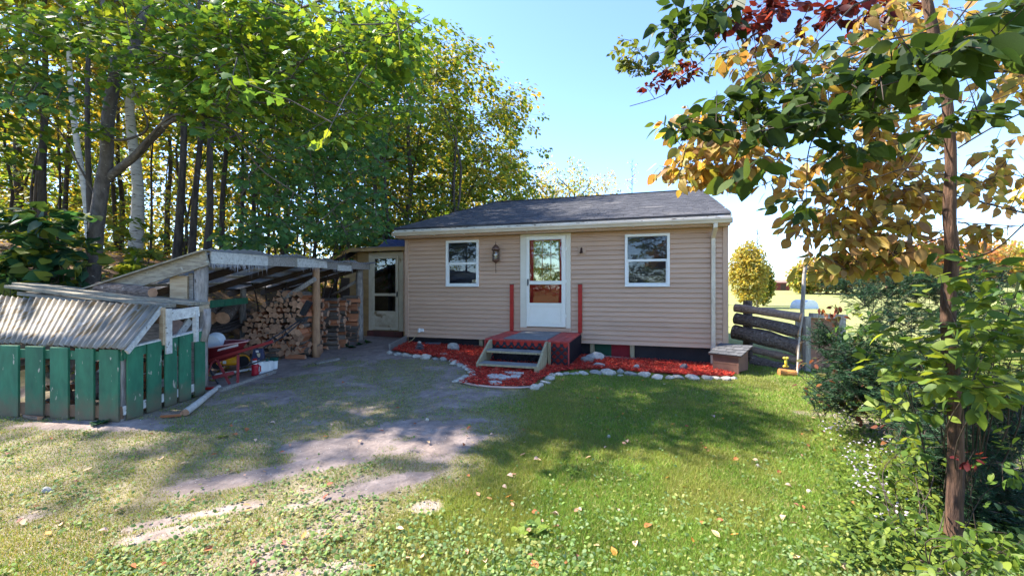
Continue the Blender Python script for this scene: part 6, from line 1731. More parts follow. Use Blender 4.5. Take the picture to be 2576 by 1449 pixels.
# thin saplings' stems in it
stem0 = None
for i in range(70):
    Y = random.uniform(13, 23); px = random.uniform(40, 1180) if i % 2 else random.uniform(560, 1180)
    x = tx(px, Y); z = float(H(x, Y)) - 0.1
    if stem0 is None or i % 10 == 0:
        hh_ = random.uniform(5, 8); sp, sr = smooth_pts([(0, 0, 0), (random.uniform(-.2, .2), random.uniform(-.2, .2), hh_ * .3), (random.uniform(-.4, .4), random.uniform(-.3, .3), hh_ * .7), (random.uniform(-.8, .8), random.uniform(-.5, .5), hh_)], [0.05, 0.04, 0.03, 0.01], 3)
        b = MB(); b.tube(sp, sr, 6)
        for k in range(4):
            q = sp[3 + k * 2]; b.tube([q, q + Vector((random.uniform(-.8, .8), random.uniform(-.5, .5), random.uniform(.4, 1.0)))], [0.014, 0.004], 4, cap=False)
        stem0 = b.mesh('sapling', M_bark, True)
    o = link('sapling', stem0, (x, Y, z)); o.rotation_euler = (0, 0, random.uniform(0, 6)); s_ = random.uniform(.7, 1.2); o.scale = (s_ * random.uniform(.7, 1.5), s_, s_)
    tag(o, 'thin bare-stemmed sapling among the undergrowth of the wood', 'sapling', 'saplings in the wood')
# forest floor litter
N = 9000
X = rng.uniform(-22, -4.5, N); Yv = rng.uniform(6, 24, N); p = np.stack([X, Yv, H(X, Yv) + 0.02], 1)
fo = Foliage('tri', 'autumn', 0.11); fo.add(p, norm(rng.normal(0, 1, (N, 3)) * [1, 1, .15]), norm(rng.normal(0, .3, (N, 3)) + [0, 0, 1]))
ob = fo.emit(None, (0, 0, 0), name='leaf_litter'); tag(ob, 'brown and orange leaf litter on the floor of the wood', 'leaf litter', kind='stuff')

# ------------------------------------------------------------------ the big maple behind the bin
Ym_ = 7.5
mb = Vector((tx(228, Ym_), Ym_, 0)); mb.z = float(H(mb.x, mb.y)) - 0.15
MP = empty('big_maple', mb); tag(MP, 'big forked maple whose grey trunk rises behind the boards on the bin', 'tree')
def L3(pts, Y0, Y1):
    n = len(pts); return [at(p[0], p[1], Y0 + (Y1 - Y0) * i / (n - 1)) for i, p in enumerate(pts)]
limbs_def = [
 ([(228, 735), (236, 650), (244, 560), (256, 470), (268, 400), (272, 300), (292, 190), (325, 148), (350, 80), (368, 0), (380, -90)], 7.5, 7.3, [0.165, 0.15, 0.14, 0.135, 0.125, 0.12, 0.115, 0.10, 0.085, 0.07, 0.03]),
 ([(292, 190), (278, 110), (262, 30), (250, -80)], 7.45, 7.6, [0.09, 0.06, 0.05, 0.03]),
 ([(256, 462), (300, 425), (341, 392), (375, 355), (411, 318), (436, 262), (453, 213), (476, 145), (496, 80), (503, 0), (510, -80)], 7.5, 6.6, [0.09, 0.085, 0.08, 0.075, 0.07, 0.06, 0.055, 0.045, 0.04, 0.035, 0.02]),
 ([(453, 213), (533, 165), (613, 117), (693, 43), (773, 16), (850, -20)], 6.9, 5.4, [0.05, 0.042, 0.035, 0.028, 0.02, 0.01]),
 ([(411, 318), (480, 280), (560, 250), (640, 215), (740, 165), (850, 120), (950, 95)], 7.0, 5.8, [0.045, 0.038, 0.032, 0.026, 0.02, 0.014, 0.008]),
 ([(280, 352), (325, 350), (372, 320), (345, 240), (330, 190)], 7.4, 7.0, [0.03, 0.028, 0.022, 0.015, 0.008]),
 ([(341, 392), (420, 300), (500, 290), (590, 330), (680, 400)], 7.2, 6.2, [0.035, 0.03, 0.025, 0.018, 0.01]),
 ([(270, 180), (330, 175), (400, 150), (470, 100)], 7.4, 6.6, [0.03, 0.025, 0.018, 0.01]),
 ([(248, 505), (200, 420), (150, 330), (90, 280), (20, 235)], 7.5, 6.3, [0.022, 0.02, 0.017, 0.013, 0.008]),
 ([(560, 250), (680, 260), (800, 250), (900, 290)], 6.5, 6.0, [0.022, 0.018, 0.014, 0.008]),
 ([(503, 0), (600, -20), (720, 20), (860, 60), (1000, 60)], 6.6, 5.4, [0.03, 0.026, 0.02, 0.014, 0.008]),
 ([(590, 330), (650, 420), (720, 470), (790, 520)], 6.5, 6.6, [0.018, 0.015, 0.012, 0.007]),
]
b = MB(); limbs = []
for pts, Y0, Y1, rr in limbs_def:
    sp, sr = smooth_pts([p - mb for p in L3(pts, Y0, Y1)], rr, 4)
    sr = [q * 0.76 for q in sr]
    b.tube(sp, sr, 10 if rr[0] > .08 else 7, jitter=0.05, cap=False); limbs.append(dens([tuple(p + mb) for p in sp], 0.1))
fo = Foliage('maple', 'maple_green', 0.105)
# crown regions read off the photograph: px, py, radii, depth, spread, clusters, palette
regions = [(430, 60, 330, 95, 6.2, 0.9, 95, None), (760, 110, 290, 130, 6.4, 1.6, 130, None), (700, 260, 260, 110, 7.6, 2.6, 120, None), (900, 200, 170, 150, 8.6, 2.6, 130, None),
           (560, 190, 200, 100, 6.6, 0.7, 70, None), (740, 430, 140, 80, 8.2, 1.8, 48, 'maple_blue'), (670, 540, 100, 50, 8.0, 1.2, 22, 'maple_blue'), (880, 420, 120, 110, 9.0, 2.2, 62, 'maple_blue'),
           (120, 230, 130, 40, 6.4, 0.4, 16, 'maple_blue'), (90, 90, 110, 60, 6.2, 0.5, 22, None), (250, 330, 40, 20, 7.0, 0.3, 5, None), (980, 100, 80, 110, 6.8, 1.6, 55, None), (860, 560, 110, 50, 9.2, 1.4, 40, 'maple_blue'), (350, 180, 120, 60, 7.2, 0.6, 16, None)]
items = []
for (cx, cy, rx, ry, Y, dY, ncl, pl_) in regions:
    for k in range(ncl):
        a = random.uniform(0, 6.283); rad_ = math.sqrt(random.random())
        Yk = Y + random.gauss(0, dY * 0.5)
        items.append((np.array(at(cx + math.cos(a) * rad_ * rx, cy + math.sin(a) * rad_ * ry, Yk)), pl_))
sk = Skel(limbs)
if True:
    for c_, pl_ in by_distance(items, limbs):
        q, dist = sk.near(c_)
        ax = (c_ - q); ax[2] *= 0.3; ax /= (np.linalg.norm(ax) + 1e-6)
        tip = c_ + ax * 0.22
        if dist > 0.05:
            m_ = (q + tip) / 2 + np.array([0, 0, 0.06 * dist])
            b.tube([Vector(q) - mb, Vector(m_) - mb, Vector(tip) - mb], [0.009, 0.006, 0.003], 4, cap=False)
            sk.grow([tuple(q), tuple(m_), tuple(tip)])
        spray(fo, c_ - ax * 0.20, tip, 13, 0.24, pal=pl_, droop=0.4, flat=0.3, t0=0.0)
b.build('trunk', M_barkm, MP, smooth=True)
fo.emit(MP, mb, parts=300)

# ------------------------------------------------------------------ broad-leaved bush at the left edge
def bush(name, label, base, regs, pal, tpl, size, per, parts, stems=10, droop=0.3, flat=0.5, spread=0.14, cat='bush', stemr=0.010, group=None, mate=None):
    B_ = empty(name, base); tag(B_, label, cat, group)
    b = MB(); fo = Foliage(tpl, pal, size, mate); base = Vector(base)
    heads = []
    for (cx, cy, rx, ry, Y, dY, ncl) in regs:
        for k in range(ncl):
            a = random.uniform(0, 6.283); rad_ = math.sqrt(random.random())
            heads.append(np.array(at(cx + math.cos(a) * rad_ * rx, cy + math.sin(a) * rad_ * ry, Y + random.uniform(-dY, dY))))
    stemp = []
    for i in range(stems):
        h_ = heads[random.randrange(len(heads))]
        st = base + Vector((random.uniform(-.15, .15), random.uniform(-.15, .15), -0.02))
        st = Vector((st.x * 0.5 + h_[0] * 0.5, st.y * 0.6 + h_[1] * 0.4, 0)); st.z = float(H(st.x, st.y)) - 0.02
        m_ = (st + Vector(h_)) / 2 + Vector((random.uniform(-.1, .1), random.uniform(-.1, .1), 0.1))
        sp, sr = smooth_pts([st - base, m_ - base, Vector(h_) - base], [stemr, stemr * .7, stemr * .3], 4)
        b.tube(sp, sr, 5, cap=False); stemp.append(dens([tuple(p + base) for p in sp], 0.08))
    sk = Skel(stemp)
    for (c_,) in by_distance([(h_,) for h_ in heads], stemp):
        q, dist = sk.near(c_)
        ax = c_ - q; ax /= (np.linalg.norm(ax) + 1e-6)
        tip = c_ + ax * 0.06
        b.tube([Vector(q) - base, Vector(tip) - base], [stemr * .35, stemr * .18], 3, cap=False)
        sk.grow([tuple(q), tuple(tip)])
        spray(fo, c_ - ax * spread, tip, per, spread, droop=droop, flat=flat, t0=0.1)
    b.build('stem', M_twig, B_, smooth=True)
    fo.emit(B_, base, parts=parts)
    return B_
q = Vector((tx(110, 7.0), 7.0, 0)); q.z = float(H(q.x, q.y))
bush('broadleaf_bush', 'dark green broad-leaved bush left of the big maple trunk', q, [(110, 600, 110, 75, 7.0, 0.4, 34), (120, 680, 120, 60, 6.9, 0.3, 34), (60, 560, 80, 25, 7.0, 0.4, 10), (40, 690, 60, 60, 6.8, 0.3, 12)], 'bush_dark', 'round', 0.19, 7, 300, 14, spread=0.17)
q = Vector((tx(330, 8.3), 8.3, 0)); q.z = float(H(q.x, q.y))
bush('low_bush', 'low leafy bush between the big maple and the woodshed roof', q, [(300, 690, 55, 25, 8.0, 0.4, 14), (370, 650, 60, 40, 8.8, 0.5, 18), (340, 600, 90, 60, 9.5, 0.6, 20)], 'wood_mix', 'maple', 0.13, 7, 120, 8, spread=0.16)
q = Vector((tx(10, 6.3), 6.3, 0)); q.z = float(H(q.x, q.y))
bush('aster_bush', 'pale lilac aster clump behind the left end of the boards', q, [(15, 725, 40, 25, 6.6, 0.2, 10)], 'bush_dark', 'ovate3', 0.07, 8, 60, 6)
# lower maple boughs drooping over the shed roof
q = Vector((tx(700, 10.3), 10.3, 0)); q.z = float(H(q.x, q.y))
bush('drooping_maple', 'young maple with drooping blue-green boughs over the woodshed roof', q, [(630, 605, 80, 30, 9.0, 0.5, 18), (760, 595, 130, 40, 10.5, 0.6, 28), (880, 520, 110, 70, 12.0, 0.6, 32), (960, 590, 60, 40, 13.5, 0.4, 20)], 'maple_blue', 'maple', 0.13, 10, 200, 10, spread=0.24, stemr=0.02, cat='tree')

# ------------------------------------------------------------------ trees beyond the house and the field
def far_tree(px, py_base, py_top, Y, wpx, lab, pal, pal2=None, ncl=150, leaf=0.35, name='field_tree', group=None, per=12):
    x = tx(px, Y); zb = float(H(x, Y)) - 0.2; zt_ = zat(py_top, Y)
    h = max(zt_ - zb, 2.0)
    cw = wpx / 2 / F * Y * 0.95
    org = Vector((x, Y, zb)); T_ = empty(name, org); tag(T_, lab, 'tree', group)
    b = MB(); b.tube([(0, 0, 0), (0.05, 0, h * .5), (0, 0, h * .78)], [0.022 * h, 0.014 * h, 0.004 * h], 7)
    n_l = 10
    for k in range(n_l):
        a = k * 2.4; f = .2 + .6 * k / n_l
        b.tube([(0, 0, h * f), (math.cos(a) * cw * .7, math.sin(a) * cw * .7, h * (f + .12))], [0.006 * h, 0.002 * h], 4, cap=False)
    b.build('trunk', M_bark, T_)
    N = int(ncl * per * 2.2)
    u = norm(rng.normal(0, 1, (N, 3))); lob = 0.74 + 0.5 * (fbm(u[:, 0] * 2 + px * .01 + u[:, 2], u[:, 1] * 2 + u[:, 2] * 1.5, 1.3, 3, px % 5))
    r_ = rng.random(N) ** 0.45 * lob
    zf = u[:, 2] * 0.5 + 0.0; wz = np.where(u[:, 2] > 0, 1.0 - 0.12 * u[:, 2], 1.0)
    p = np.stack([x + u[:, 0] * r_ * cw * 1.15 * wz, Y + u[:, 1] * r_ * cw * 1.15 * wz, zb + h * 0.53 + zf * r_ * h * 0.92], 1)
    keep = fbm(p[:, 0] * 1.1 + p[:, 1], p[:, 2] * 1.3, 1.1, 3, 2) > 0.33
    p = p[keep]; N = len(p)
    fo = Foliage('tri', pal, leaf * 0.8 if Y < 70 else leaf * 1.0)
    k2 = rng.random(N) < 0.35
    fo.add(p[~k2], norm(rng.normal(0, 1, ((~k2).sum(), 3))), norm(rng.normal(0, .6, ((~k2).sum(), 3)) + [0, 0, 1]))
    fo.add(p[k2], norm(rng.normal(0, 1, (k2.sum(), 3))), norm(rng.normal(0, .6, (k2.sum(), 3)) + [0, 0, 1]), pal=pal2 or pal)
    fo.emit(T_, org, name='crown')
    return T_
far_tree(1880, 770, 605, 42, 88, 'rounded yellow tree on the field just right of the cottage', 'far_yellow', None, 300, 0.34)
far_tree(1920, 765, 655, 46, 46, 'smaller olive tree hard behind the rounded yellow one', 'wood_mix', 'far_yellow', 160, 0.36)
far_tree(1215, 600, 420, 40, 130, 'bright yellow tree peeking over the left end of the roof ridge', 'far_yellow', None, 160, 0.34)
far_tree(1300, 600, 385, 44, 120, 'pale olive tree behind the left part of the ridge', 'far_yellow', 'wood_mix', 150, 0.36)
far_tree(1375, 600, 395, 48, 110, 'second yellow tree along the ridge', 'far_yellow', None, 150, 0.36)
far_tree(1445, 600, 388, 50, 130, 'tallest yellow tree along the ridge', 'far_yellow', 'wood_mix', 150, 0.38)
far_tree(1520, 600, 412, 52, 120, 'yellow tree at the right end of the ridge row', 'far_yellow', None, 130, 0.38)
for i, (px, top, w_, pal, pal2) in enumerate(((2080, 640, 150, 'far_yellow', 'far_orange'), (2180, 615, 160, 'far_orange', 'far_yellow'), (2290, 600, 170, 'far_orange', 'far_yellow'), (2400, 590, 180, 'far_orange', None), (2510, 605, 170, 'far_yellow', 'far_orange'), (2600, 600, 160, 'far_yellow', None), (2030, 665, 70, 'far_yellow', 'wood_mix'))):
    far_tree(px, 760, top, 85 + 6 * (i % 3), w_, ['hazy yellow tree beyond the field behind the tall pole', 'hazy pinkish tree beyond the field', 'hazy salmon tree beyond the field left of the near trunk', 'hazy orange tree beyond the field behind the near trunk', 'hazy yellow tree beyond the field right of the near trunk', 'hazy yellow tree at the right edge beyond the field', 'small hazy tree behind the tall pole'][i], pal, pal2, 120, 0.8, group=None, per=14)
# slender spruce and a bare tree
def spruce(px, Y, top, lab):
    x = tx(px, Y); z0 = float(H(x, Y)) - .1; h = zat(top, Y) - z0
    T_ = empty('spruce', (x, Y, z0)); tag(T_, lab, 'tree')
    b = MB(); b.tube([(0, 0, 0), (0.05, 0, h * .5), (0, 0, h)], [0.12, 0.07, 0.01], 7)
    fo = Foliage('tri', 'spruce', 0.22)
    for k in range(90):
        f = random.uniform(.15, .99); L = (1 - f) * 1.5 + 0.12; a = random.uniform(0, 6.28)
        e = np.array([x + math.cos(a) * L, Y + math.sin(a) * L, z0 + h * f - L * 0.2]); s = np.array([x, Y, z0 + h * f])
        b.tube([Vector(s - [x, Y, z0]), Vector(e - [x, Y, z0])], [0.012, 0.004], 3, cap=False)
        spray(fo, s, e, 10, 0.10, flat=.5, t0=.2)
    b.build('trunk', M_bark, T_, smooth=True); fo.emit(T_, (x, Y, z0), name='crown')
spruce(1283, 24, 215, 'slender pale spruce against the sky at the edge of the wood')
def bare_tree(px, Y, top, lab, wpx=40):
    x = tx(px, Y); z0 = float(H(x, Y)); h = zat(top, Y) - z0
    T_ = empty('bare_tree', (x, Y, z0)); tag(T_, lab, 'tree'); b = MB(); b.tube([(0, 0, 0), (0, 0, h)], [0.10, 0.012], 6)
    fo = Foliage('tri', 'far_orange', 0.2)
    for k in range(46):
        f = random.uniform(.5, .98); a = random.uniform(0, 6.28); L = wpx / F * Y * (1 - f * .7) * random.uniform(.5, 1)
        s = Vector((0, 0, h * f)); e = s + Vector((math.cos(a) * L, math.sin(a) * L, L * .9)); b.tube([s, e], [0.02, 0.005], 3, cap=False)
        if k % 2: spray(fo, np.array(s) + [x, Y, z0], np.array(e) + [x, Y, z0], 4, 0.2)
    b.build('trunk', M_bark, T_); fo.emit(T_, (x, Y, z0), name='crown')
bare_tree(1590, 45, 400, 'nearly bare thin tree behind the right part of the ridge')
bare_tree(1905, 44, 575, 'nearly bare treetop above the rounded yellow tree')

# ------------------------------------------------------------------ the near tree on the right
Yt = 2.62
tb = G(2398, 1390); Yt = tb.y
NT = empty('near_tree', tb); tag(NT, 'slim brown-barked tree in the right foreground under green and yellow leaves', 'tree')
tb = Vector(tb)
b = MB()
def rpx(w_, Y=Yt): return w_ / 2 / F * Y * 0.66
trunk = [(2398, 1410), (2400, 1300), (2404, 1180), (2404, 1060), (2398, 960), (2388, 860), (2385, 760), (2395, 640), (2388, 540), (2392, 420), (2388, 320), (2380, 240), (2366, 170), (2352, 100), (2335, 20), (2320, -60)]
wpx = [66, 52, 48, 48, 46, 46, 46, 40, 40, 34, 33, 34, 36, 34, 32, 28]
sp, sr = smooth_pts([at(p[0], p[1], Yt) - tb for p in trunk], [rpx(w_) for w_ in wpx], 4)
b.tube(sp, sr, 16, jitter=0.10, cap=False)
trunk_d = dens([tuple(p + tb) for p in sp], 0.08)
b2 = MB()
limbs = [trunk_d]
near_limbs = [
 ([(2345, 80), (2224, 104), (2162, 135), (2079, 160), (1975, 203), (1900, 235)], 2.62, 2.5, 7),
 ([(3300, 250), (2950, 205), (2620, 184), (2500, 180), (2390, 174), (2224, 173), (2080, 172), (1975, 170)], 3.3, 3.3, 13),
 ([(2383, 255), (2300, 262), (2224, 278), (2120, 311), (2050, 344), (2031, 398)], 2.62, 2.3, 7),
 ([(2388, 315), (2340, 348), (2290, 415), (2240, 469)], 2.62, 2.5, 6),
 ([(3100, 700), (2850, 620), (2620, 548), (2480, 512), (2400, 491), (2319, 475), (2162, 438), (2058, 411), (1992, 398)], 2.9, 3.0, 8),
 ([(2388, 395), (2265, 427), (2190, 452), (2091, 481), (2016, 481)], 2.62, 2.7, 5),
 ([(2410, 373), (2493, 323), (2576, 282), (2650, 250)], 2.62, 2.4, 7),
 ([(2400, 300), (2480, 262), (2576, 225)], 2.62, 2.6, 5),
 ([(2410, 560), (2500, 566), (2600, 571)], 2.62, 2.8, 5),
 ([(2369, 110), (2410, 50), (2448, 0), (2480, -50)], 2.62, 2.5, 8),
 ([(2147, 15), (2061, 100), (1991, 166), (1900, 250), (1800, 300), (1700, 332)], 2.5, 2.35, 6),
 ([(1990, 398), (1895, 402), (1821, 365), (1770, 335)], 3.0, 3.1, 5),
 ([(1992, 398), (1905, 408), (1821, 421), (1730, 419)], 3.0, 3.05, 4),
 ([(1895, 5), (1833, 83), (1767, 153), (1709, 199), (1667, 241), (1584, 268)], 3.4, 3.6, 5),
 ([(1816, 15), (1750, 83), (1692, 124), (1617, 145)], 3.4, 3.7, 4),
 ([(2224, 173), (2150, 168), (2060, 250), (1960, 305)], 3.3, 3.0, 5),
 ([(2420, 655), (2500, 630), (2580, 560)], 2.62, 2.2, 7),
 ([(2395, 590), (2300, 620), (2200, 650), (2130, 660), (2060, 655)], 2.62, 2.9, 6),
 ([(2147, 15), (2260, -30)], 2.5, 2.6, 8), ([(1895, 5), (1990, -60)], 3.4, 3.2, 6), ([(1816, 15), (1880, -60)], 3.4, 3.2, 5),
]
for pts, Y0, Y1, w_ in near_limbs:
    n = len(pts)
    sp, sr = smooth_pts([p - tb for p in L3(pts, Y0, Y1)], [max(rpx(w_ * (1 - .6 * i / n), Y0), 0.003) for i in range(n)], 4)
    b2.tube(sp, sr, 7, cap=False, jitter=0.1); limbs.append(dens([tuple(p + tb) for p in sp], 0.05))
fo = Foliage('ovate', 'autumn', 0.085)
# yellow masses
regs = [(1790, 330, 110, 50, 3.1, 0.25, 34, 'autumn', 0.085), (1800, 400, 120, 50, 3.1, 0.25, 40, 'autumn', 0.085), (1890, 370, 90, 60, 3.1, 0.2, 22, 'autumn', 0.085), (1740, 440, 80, 30, 3.1, 0.2, 18, 'autumn', 0.085),
        (1850, 460, 60, 25, 3.05, 0.1, 9, 'autumn', 0.09),
        (1900, 150, 70, 50, 3.0, 0.2, 14, 'autumn', 0.08), (2010, 130, 100, 40, 3.1, 0.2, 12, 'autumn', 0.08), (2150, 250, 160, 100, 3.1, 0.3, 60, 'autumn', 0.09), (2300, 90, 160, 100, 3.2, 0.3, 60, 'autumn', 0.095),
        (2500, 130, 130, 110, 3.2, 0.3, 46, 'autumn', 0.095), (2080, 440, 130, 70, 3.0, 0.3, 44, 'autumn', 0.09), (2220, 420, 120, 90, 3.0, 0.3, 46, 'autumn', 0.09), (2060, 560, 90, 45, 3.0, 0.2, 26, 'autumn', 0.09),
        (2180, 550, 120, 60, 2.9, 0.2, 36, 'autumn', 0.09), (2300, 500, 100, 60, 3.0, 0.3, 26, 'autumn', 0.09), (2490, 470, 110, 70, 3.1, 0.3, 30, 'autumn', 0.08), (2200, 640, 130, 45, 2.8, 0.15, 34, 'autumn', 0.09), (2100, 665, 90, 25, 2.8, 0.1, 14, 'autumn', 0.09), (2450, 590, 80, 30, 2.9, 0.1, 12, 'autumn', 0.08),
        (2300, 330, 130, 60, 3.0, 0.3, 24, 'autumn', 0.085), (2520, 360, 70, 60, 3.0, 0.2, 5, 'autumn', 0.08),
        # green sprays nearer the camera
        (1760, 315, 90, 22, 2.35, 0.1, 12, 'elm_green', 0.075), (1880, 260, 90, 32, 2.35, 0.1, 16, 'elm_green', 0.08), (1990, 190, 90, 35, 2.35, 0.15, 14, 'elm_green', 0.08), (1960, 310, 110, 50, 2.25, 0.15, 16, 'elm_green', 0.095),
        (2090, 270, 110, 60, 2.2, 0.15, 22, 'elm_green', 0.10), (2200, 200, 110, 50, 2.0, 0.15, 16, 'elm_green', 0.10), (2320, 150, 110, 40, 1.8, 0.15, 14, 'elm_green', 0.11), (2460, 110, 120, 45, 1.7, 0.15, 14, 'elm_green', 0.12), (2130, 380, 90, 30, 2.3, 0.1, 7, 'elm_green', 0.09), (2320, 330, 70, 30, 2.3, 0.1, 6, 'elm_green', 0.08),
        (2480, 270, 100, 30, 2.2, 0.1, 8, 'elm_green', 0.10), (1900, 420, 40, 30, 2.2, 0.1, 3, 'elm_green', 0.12), (2010, 520, 50, 30, 2.4, 0.1, 4, 'elm_green', 0.08), (2370, 440, 30, 40, 2.4, 0.1, 2, 'elm_green', 0.06), (2500, 30, 100, 30, 2.3, 0.1, 8, 'elm_green', 0.11), (2120, 90, 40, 30, 2.4, 0.1, 3, 'elm_green', 0.09),
        (1740, 70, 80, 45, 3.2, 0.2, 14, 'elm_green', 0.11), (1800, 15, 110, 20, 3.2, 0.2, 10, 'elm_green', 0.11),
        # red vine and the small leaves of the hanging branch
        (1700, 180, 45, 45, 3.5, 0.1, 13, 'red_vine', 0.055), (1650, 225, 22, 18, 3.5, 0.1, 5, 'red_vine', 0.055), (1860, 50, 60, 45, 3.3, 0.15, 12, 'red_vine', 0.08), (2010, 25, 120, 30, 3.3, 0.15, 22, 'red_vine', 0.09), (1930, 100, 40, 25, 3.3, 0.15, 5, 'red_vine', 0.08), (2190, 15, 120, 25, 3.3, 0.15, 16, 'red_vine', 0.09), (2200, 60, 50, 25, 3.3, 0.15, 5, 'red_vine', 0.09),
        (1570, 130, 40, 45, 3.7, 0.1, 12, 'vine_small', 0.05), (1625, 170, 60, 45, 3.7, 0.1, 16, 'vine_small', 0.05), (1750, 160, 60, 50, 3.6, 0.1, 14, 'vine_small', 0.05), (1830, 90, 60, 50, 3.5, 0.1, 12, 'vine_small', 0.055)]
items = []
for (cx, cy, rx, ry, Y, dY, ncl, pl_, sz) in regs:
    for k in range(int(ncl * (0.95 if pl_ == 'elm_green' else 0.95))):
        a = random.uniform(0, 6.283); rad_ = math.sqrt(random.random())
        items.append((np.array(at(cx + math.cos(a) * rad_ * rx, cy + math.sin(a) * rad_ * ry, Y + random.uniform(-dY, dY))), pl_, sz))
sk = Skel(limbs)
if True:
    for c_, pl_, sz in by_distance(items, limbs):
        q, dist = sk.near(c_)
        ax = (c_ - q); ax[2] *= 0.5; ax /= (np.linalg.norm(ax) + 1e-6)
        sprd = sz * 0.75; tip = c_ + ax * sz * 1.0
        m_ = (q + tip) / 2 + np.array([0, 0, 0.05 * dist])
        b2.tube([Vector(q) - tb, Vector(m_) - tb, Vector(tip) - tb], [0.0035, 0.0025, 0.0012], 4, cap=False)
        sk.grow([tuple(q), tuple(m_), tuple(tip)])
        spray(fo, c_ - ax * sz * 1.2, tip, 6 if pl_ != 'vine_small' else 8, sprd, size=sz * (0.92 if c_[0] / c_[1] > 0.6 else 1.0), pal=pl_, droop=0.85 if pl_ == 'autumn' else 0.45, flat=0.65, t0=0.0, sizevar=0.38)
tr = b.build('trunk', M_barkr, NT, smooth=True)
b2.build('branches', M_twig, NT, smooth=True)
fo.emit(NT, tb, parts=300)

# ------------------------------------------------------------------ bushes on the right
def needles(fo, a, b_, n, L):
    a = np.array(a, float); b_ = np.array(b_, float); ax = b_ - a; Ln = np.linalg.norm(ax) + 1e-6; ax /= Ln
    side = np.cross(ax, [0, 0, 1.0]); side /= (np.linalg.norm(side) + 1e-6)
    t = rng.random(n); sg = np.where(np.arange(n) % 2 == 0, 1, -1)
    p = a + ax * (t * Ln)[:, None]; d = side * sg[:, None] * rng.uniform(.6, 1, n)[:, None] + ax * rng.uniform(.2, .8, n)[:, None] + rng.normal(0, .22, (n, 3))
    fo.add(p, d, np.array([0, 0, 1.0]) + rng.normal(0, .4, (n, 3)), L)
YEWM = attr_mat('yew_needle', rough=0.55, trans=0.15, tcol=(1.2, 1.3, 0.7), spec=0.3)
def yew(label, base, regs, needle=0.028, ntw=2.1, name='yew_bush'):
    base = Vector(base); Y_ = empty(name, base); tag(Y_, label, 'bush')
    b = MB(); fo = Foliage('needle', 'yew', needle, YEWM)
    for (cx, cy, rx, ry, Y, dY, ncl) in regs:
        for k in range(int(ncl * ntw)):
            a = random.uniform(0, 6.283); rad_ = math.sqrt(random.random())
            c_ = Vector(at(cx + math.cos(a) * rad_ * rx, cy + math.sin(a) * rad_ * ry, Y + random.uniform(-dY, dY)))
            d = Vector((random.uniform(-1, .5), random.uniform(-1, .3), random.uniform(-.1, .7))).normalized() * random.uniform(.10, .2)
            gz = float(H(c_.x, c_.y))
            if c_.z < gz + 0.02: c_.z = gz + 0.05
            b.tube([c_ - d - base, c_ - base, c_ + d - base], [0.004, 0.003, 0.0015], 3, cap=False)
            needles(fo, c_ - d * .7, c_ + d, 60, needle)
            for s_ in (0, 1, 2):
                dd = (d + Vector((random.uniform(-1, 1), random.uniform(-1, 1), random.uniform(-.4, .4))) * 0.10) * 0.6
                q_ = c_ - d * .3 + d * s_ * .4
                needles(fo, q_, q_ + dd, 26, needle)
    b.build('stem', M_twig, Y_); o_ = fo.emit(Y_, base, name='foliage')
yew('tall dark yew behind the near tree with sprigs reaching over the fence', G(2280, 960), [(2290, 760, 170, 60, 5.6, 0.5, 130), (2250, 720, 150, 35, 5.8, 0.4, 70), (2420, 700, 120, 50, 5.6, 0.5, 70), (2330, 860, 200, 80, 5.2, 0.5, 150), (2500, 800, 110, 100, 5.2, 0.5, 90), (2100, 715, 50, 20, 6.0, 0.2, 14), (2450, 900, 150, 90, 4.8, 0.4, 90)], 0.036)
yew('spreading dark yew in front of the fence bay', G(2200, 1060), [(2080, 850, 45, 28, 5.2, 0.15, 26), (2150, 900, 80, 40, 4.9, 0.25, 60), (2220, 960, 110, 50, 4.6, 0.3, 90), (2120, 1000, 90, 40, 4.6, 0.25, 60), (2300, 1020, 100, 70, 4.2, 0.3, 90), (2080, 960, 50, 25, 5.0, 0.15, 20)], 0.032)
yew('low dark yew around the foot of the near tree', G(2470, 1250), [(2400, 1150, 110, 80, 3.4, 0.3, 90), (2330, 1100, 70, 60, 3.7, 0.3, 60), (2500, 1080, 90, 80, 3.3, 0.3, 80), (2520, 1250, 80, 90, 3.0, 0.25, 70), (2460, 1000, 100, 50, 3.0, 0.2, 60), (2450, 1330, 80, 60, 3.0, 0.2, 50)], 0.030)

bush('green_leaf_bush', 'leafy yellow-green bush in front of the near tree trunk', G(2480, 1200), [(2480, 800, 110, 60, 2.3, 0.2, 20), (2330, 830, 100, 50, 2.7, 0.2, 16), (2500, 900, 90, 70, 2.2, 0.2, 20), (2360, 930, 110, 50, 2.6, 0.2, 17), (2240, 900, 60, 45, 3.0, 0.2, 10), (2470, 980, 110, 50, 2.1, 0.15, 20), (2300, 1010, 110, 50, 2.7, 0.2, 14), (2440, 700, 90, 30, 2.3, 0.15, 7), (2400, 640, 30, 20, 2.4, 0.1, 2), (2540, 680, 40, 30, 2.1, 0.1, 4)], 'bush_green', 'ovate', 0.078, 6, 300, 18, droop=0.15, flat=0.45, spread=0.09, stemr=0.006)
bush('low_leaf_bush', 'thin yellow-green seedlings at the foot of the near tree', G(2300, 1400), [(2260, 1180, 90, 60, 3.0, 0.2, 20), (2320, 1130, 60, 40, 3.0, 0.2, 12), (2330, 1330, 110, 60, 2.6, 0.15, 26), (2480, 1380, 110, 50, 2.2, 0.15, 30), (2200, 1230, 60, 40, 3.1, 0.1, 8), (2400, 1430, 90, 25, 2.1, 0.1, 14), (2540, 1200, 40, 90, 2.4, 0.1, 7), (2180, 1350, 70, 50, 2.7, 0.1, 10)], 'bush_green', 'ovate', 0.055, 6, 300, 20, droop=0.2, flat=0.5, spread=0.06, stemr=0.004)
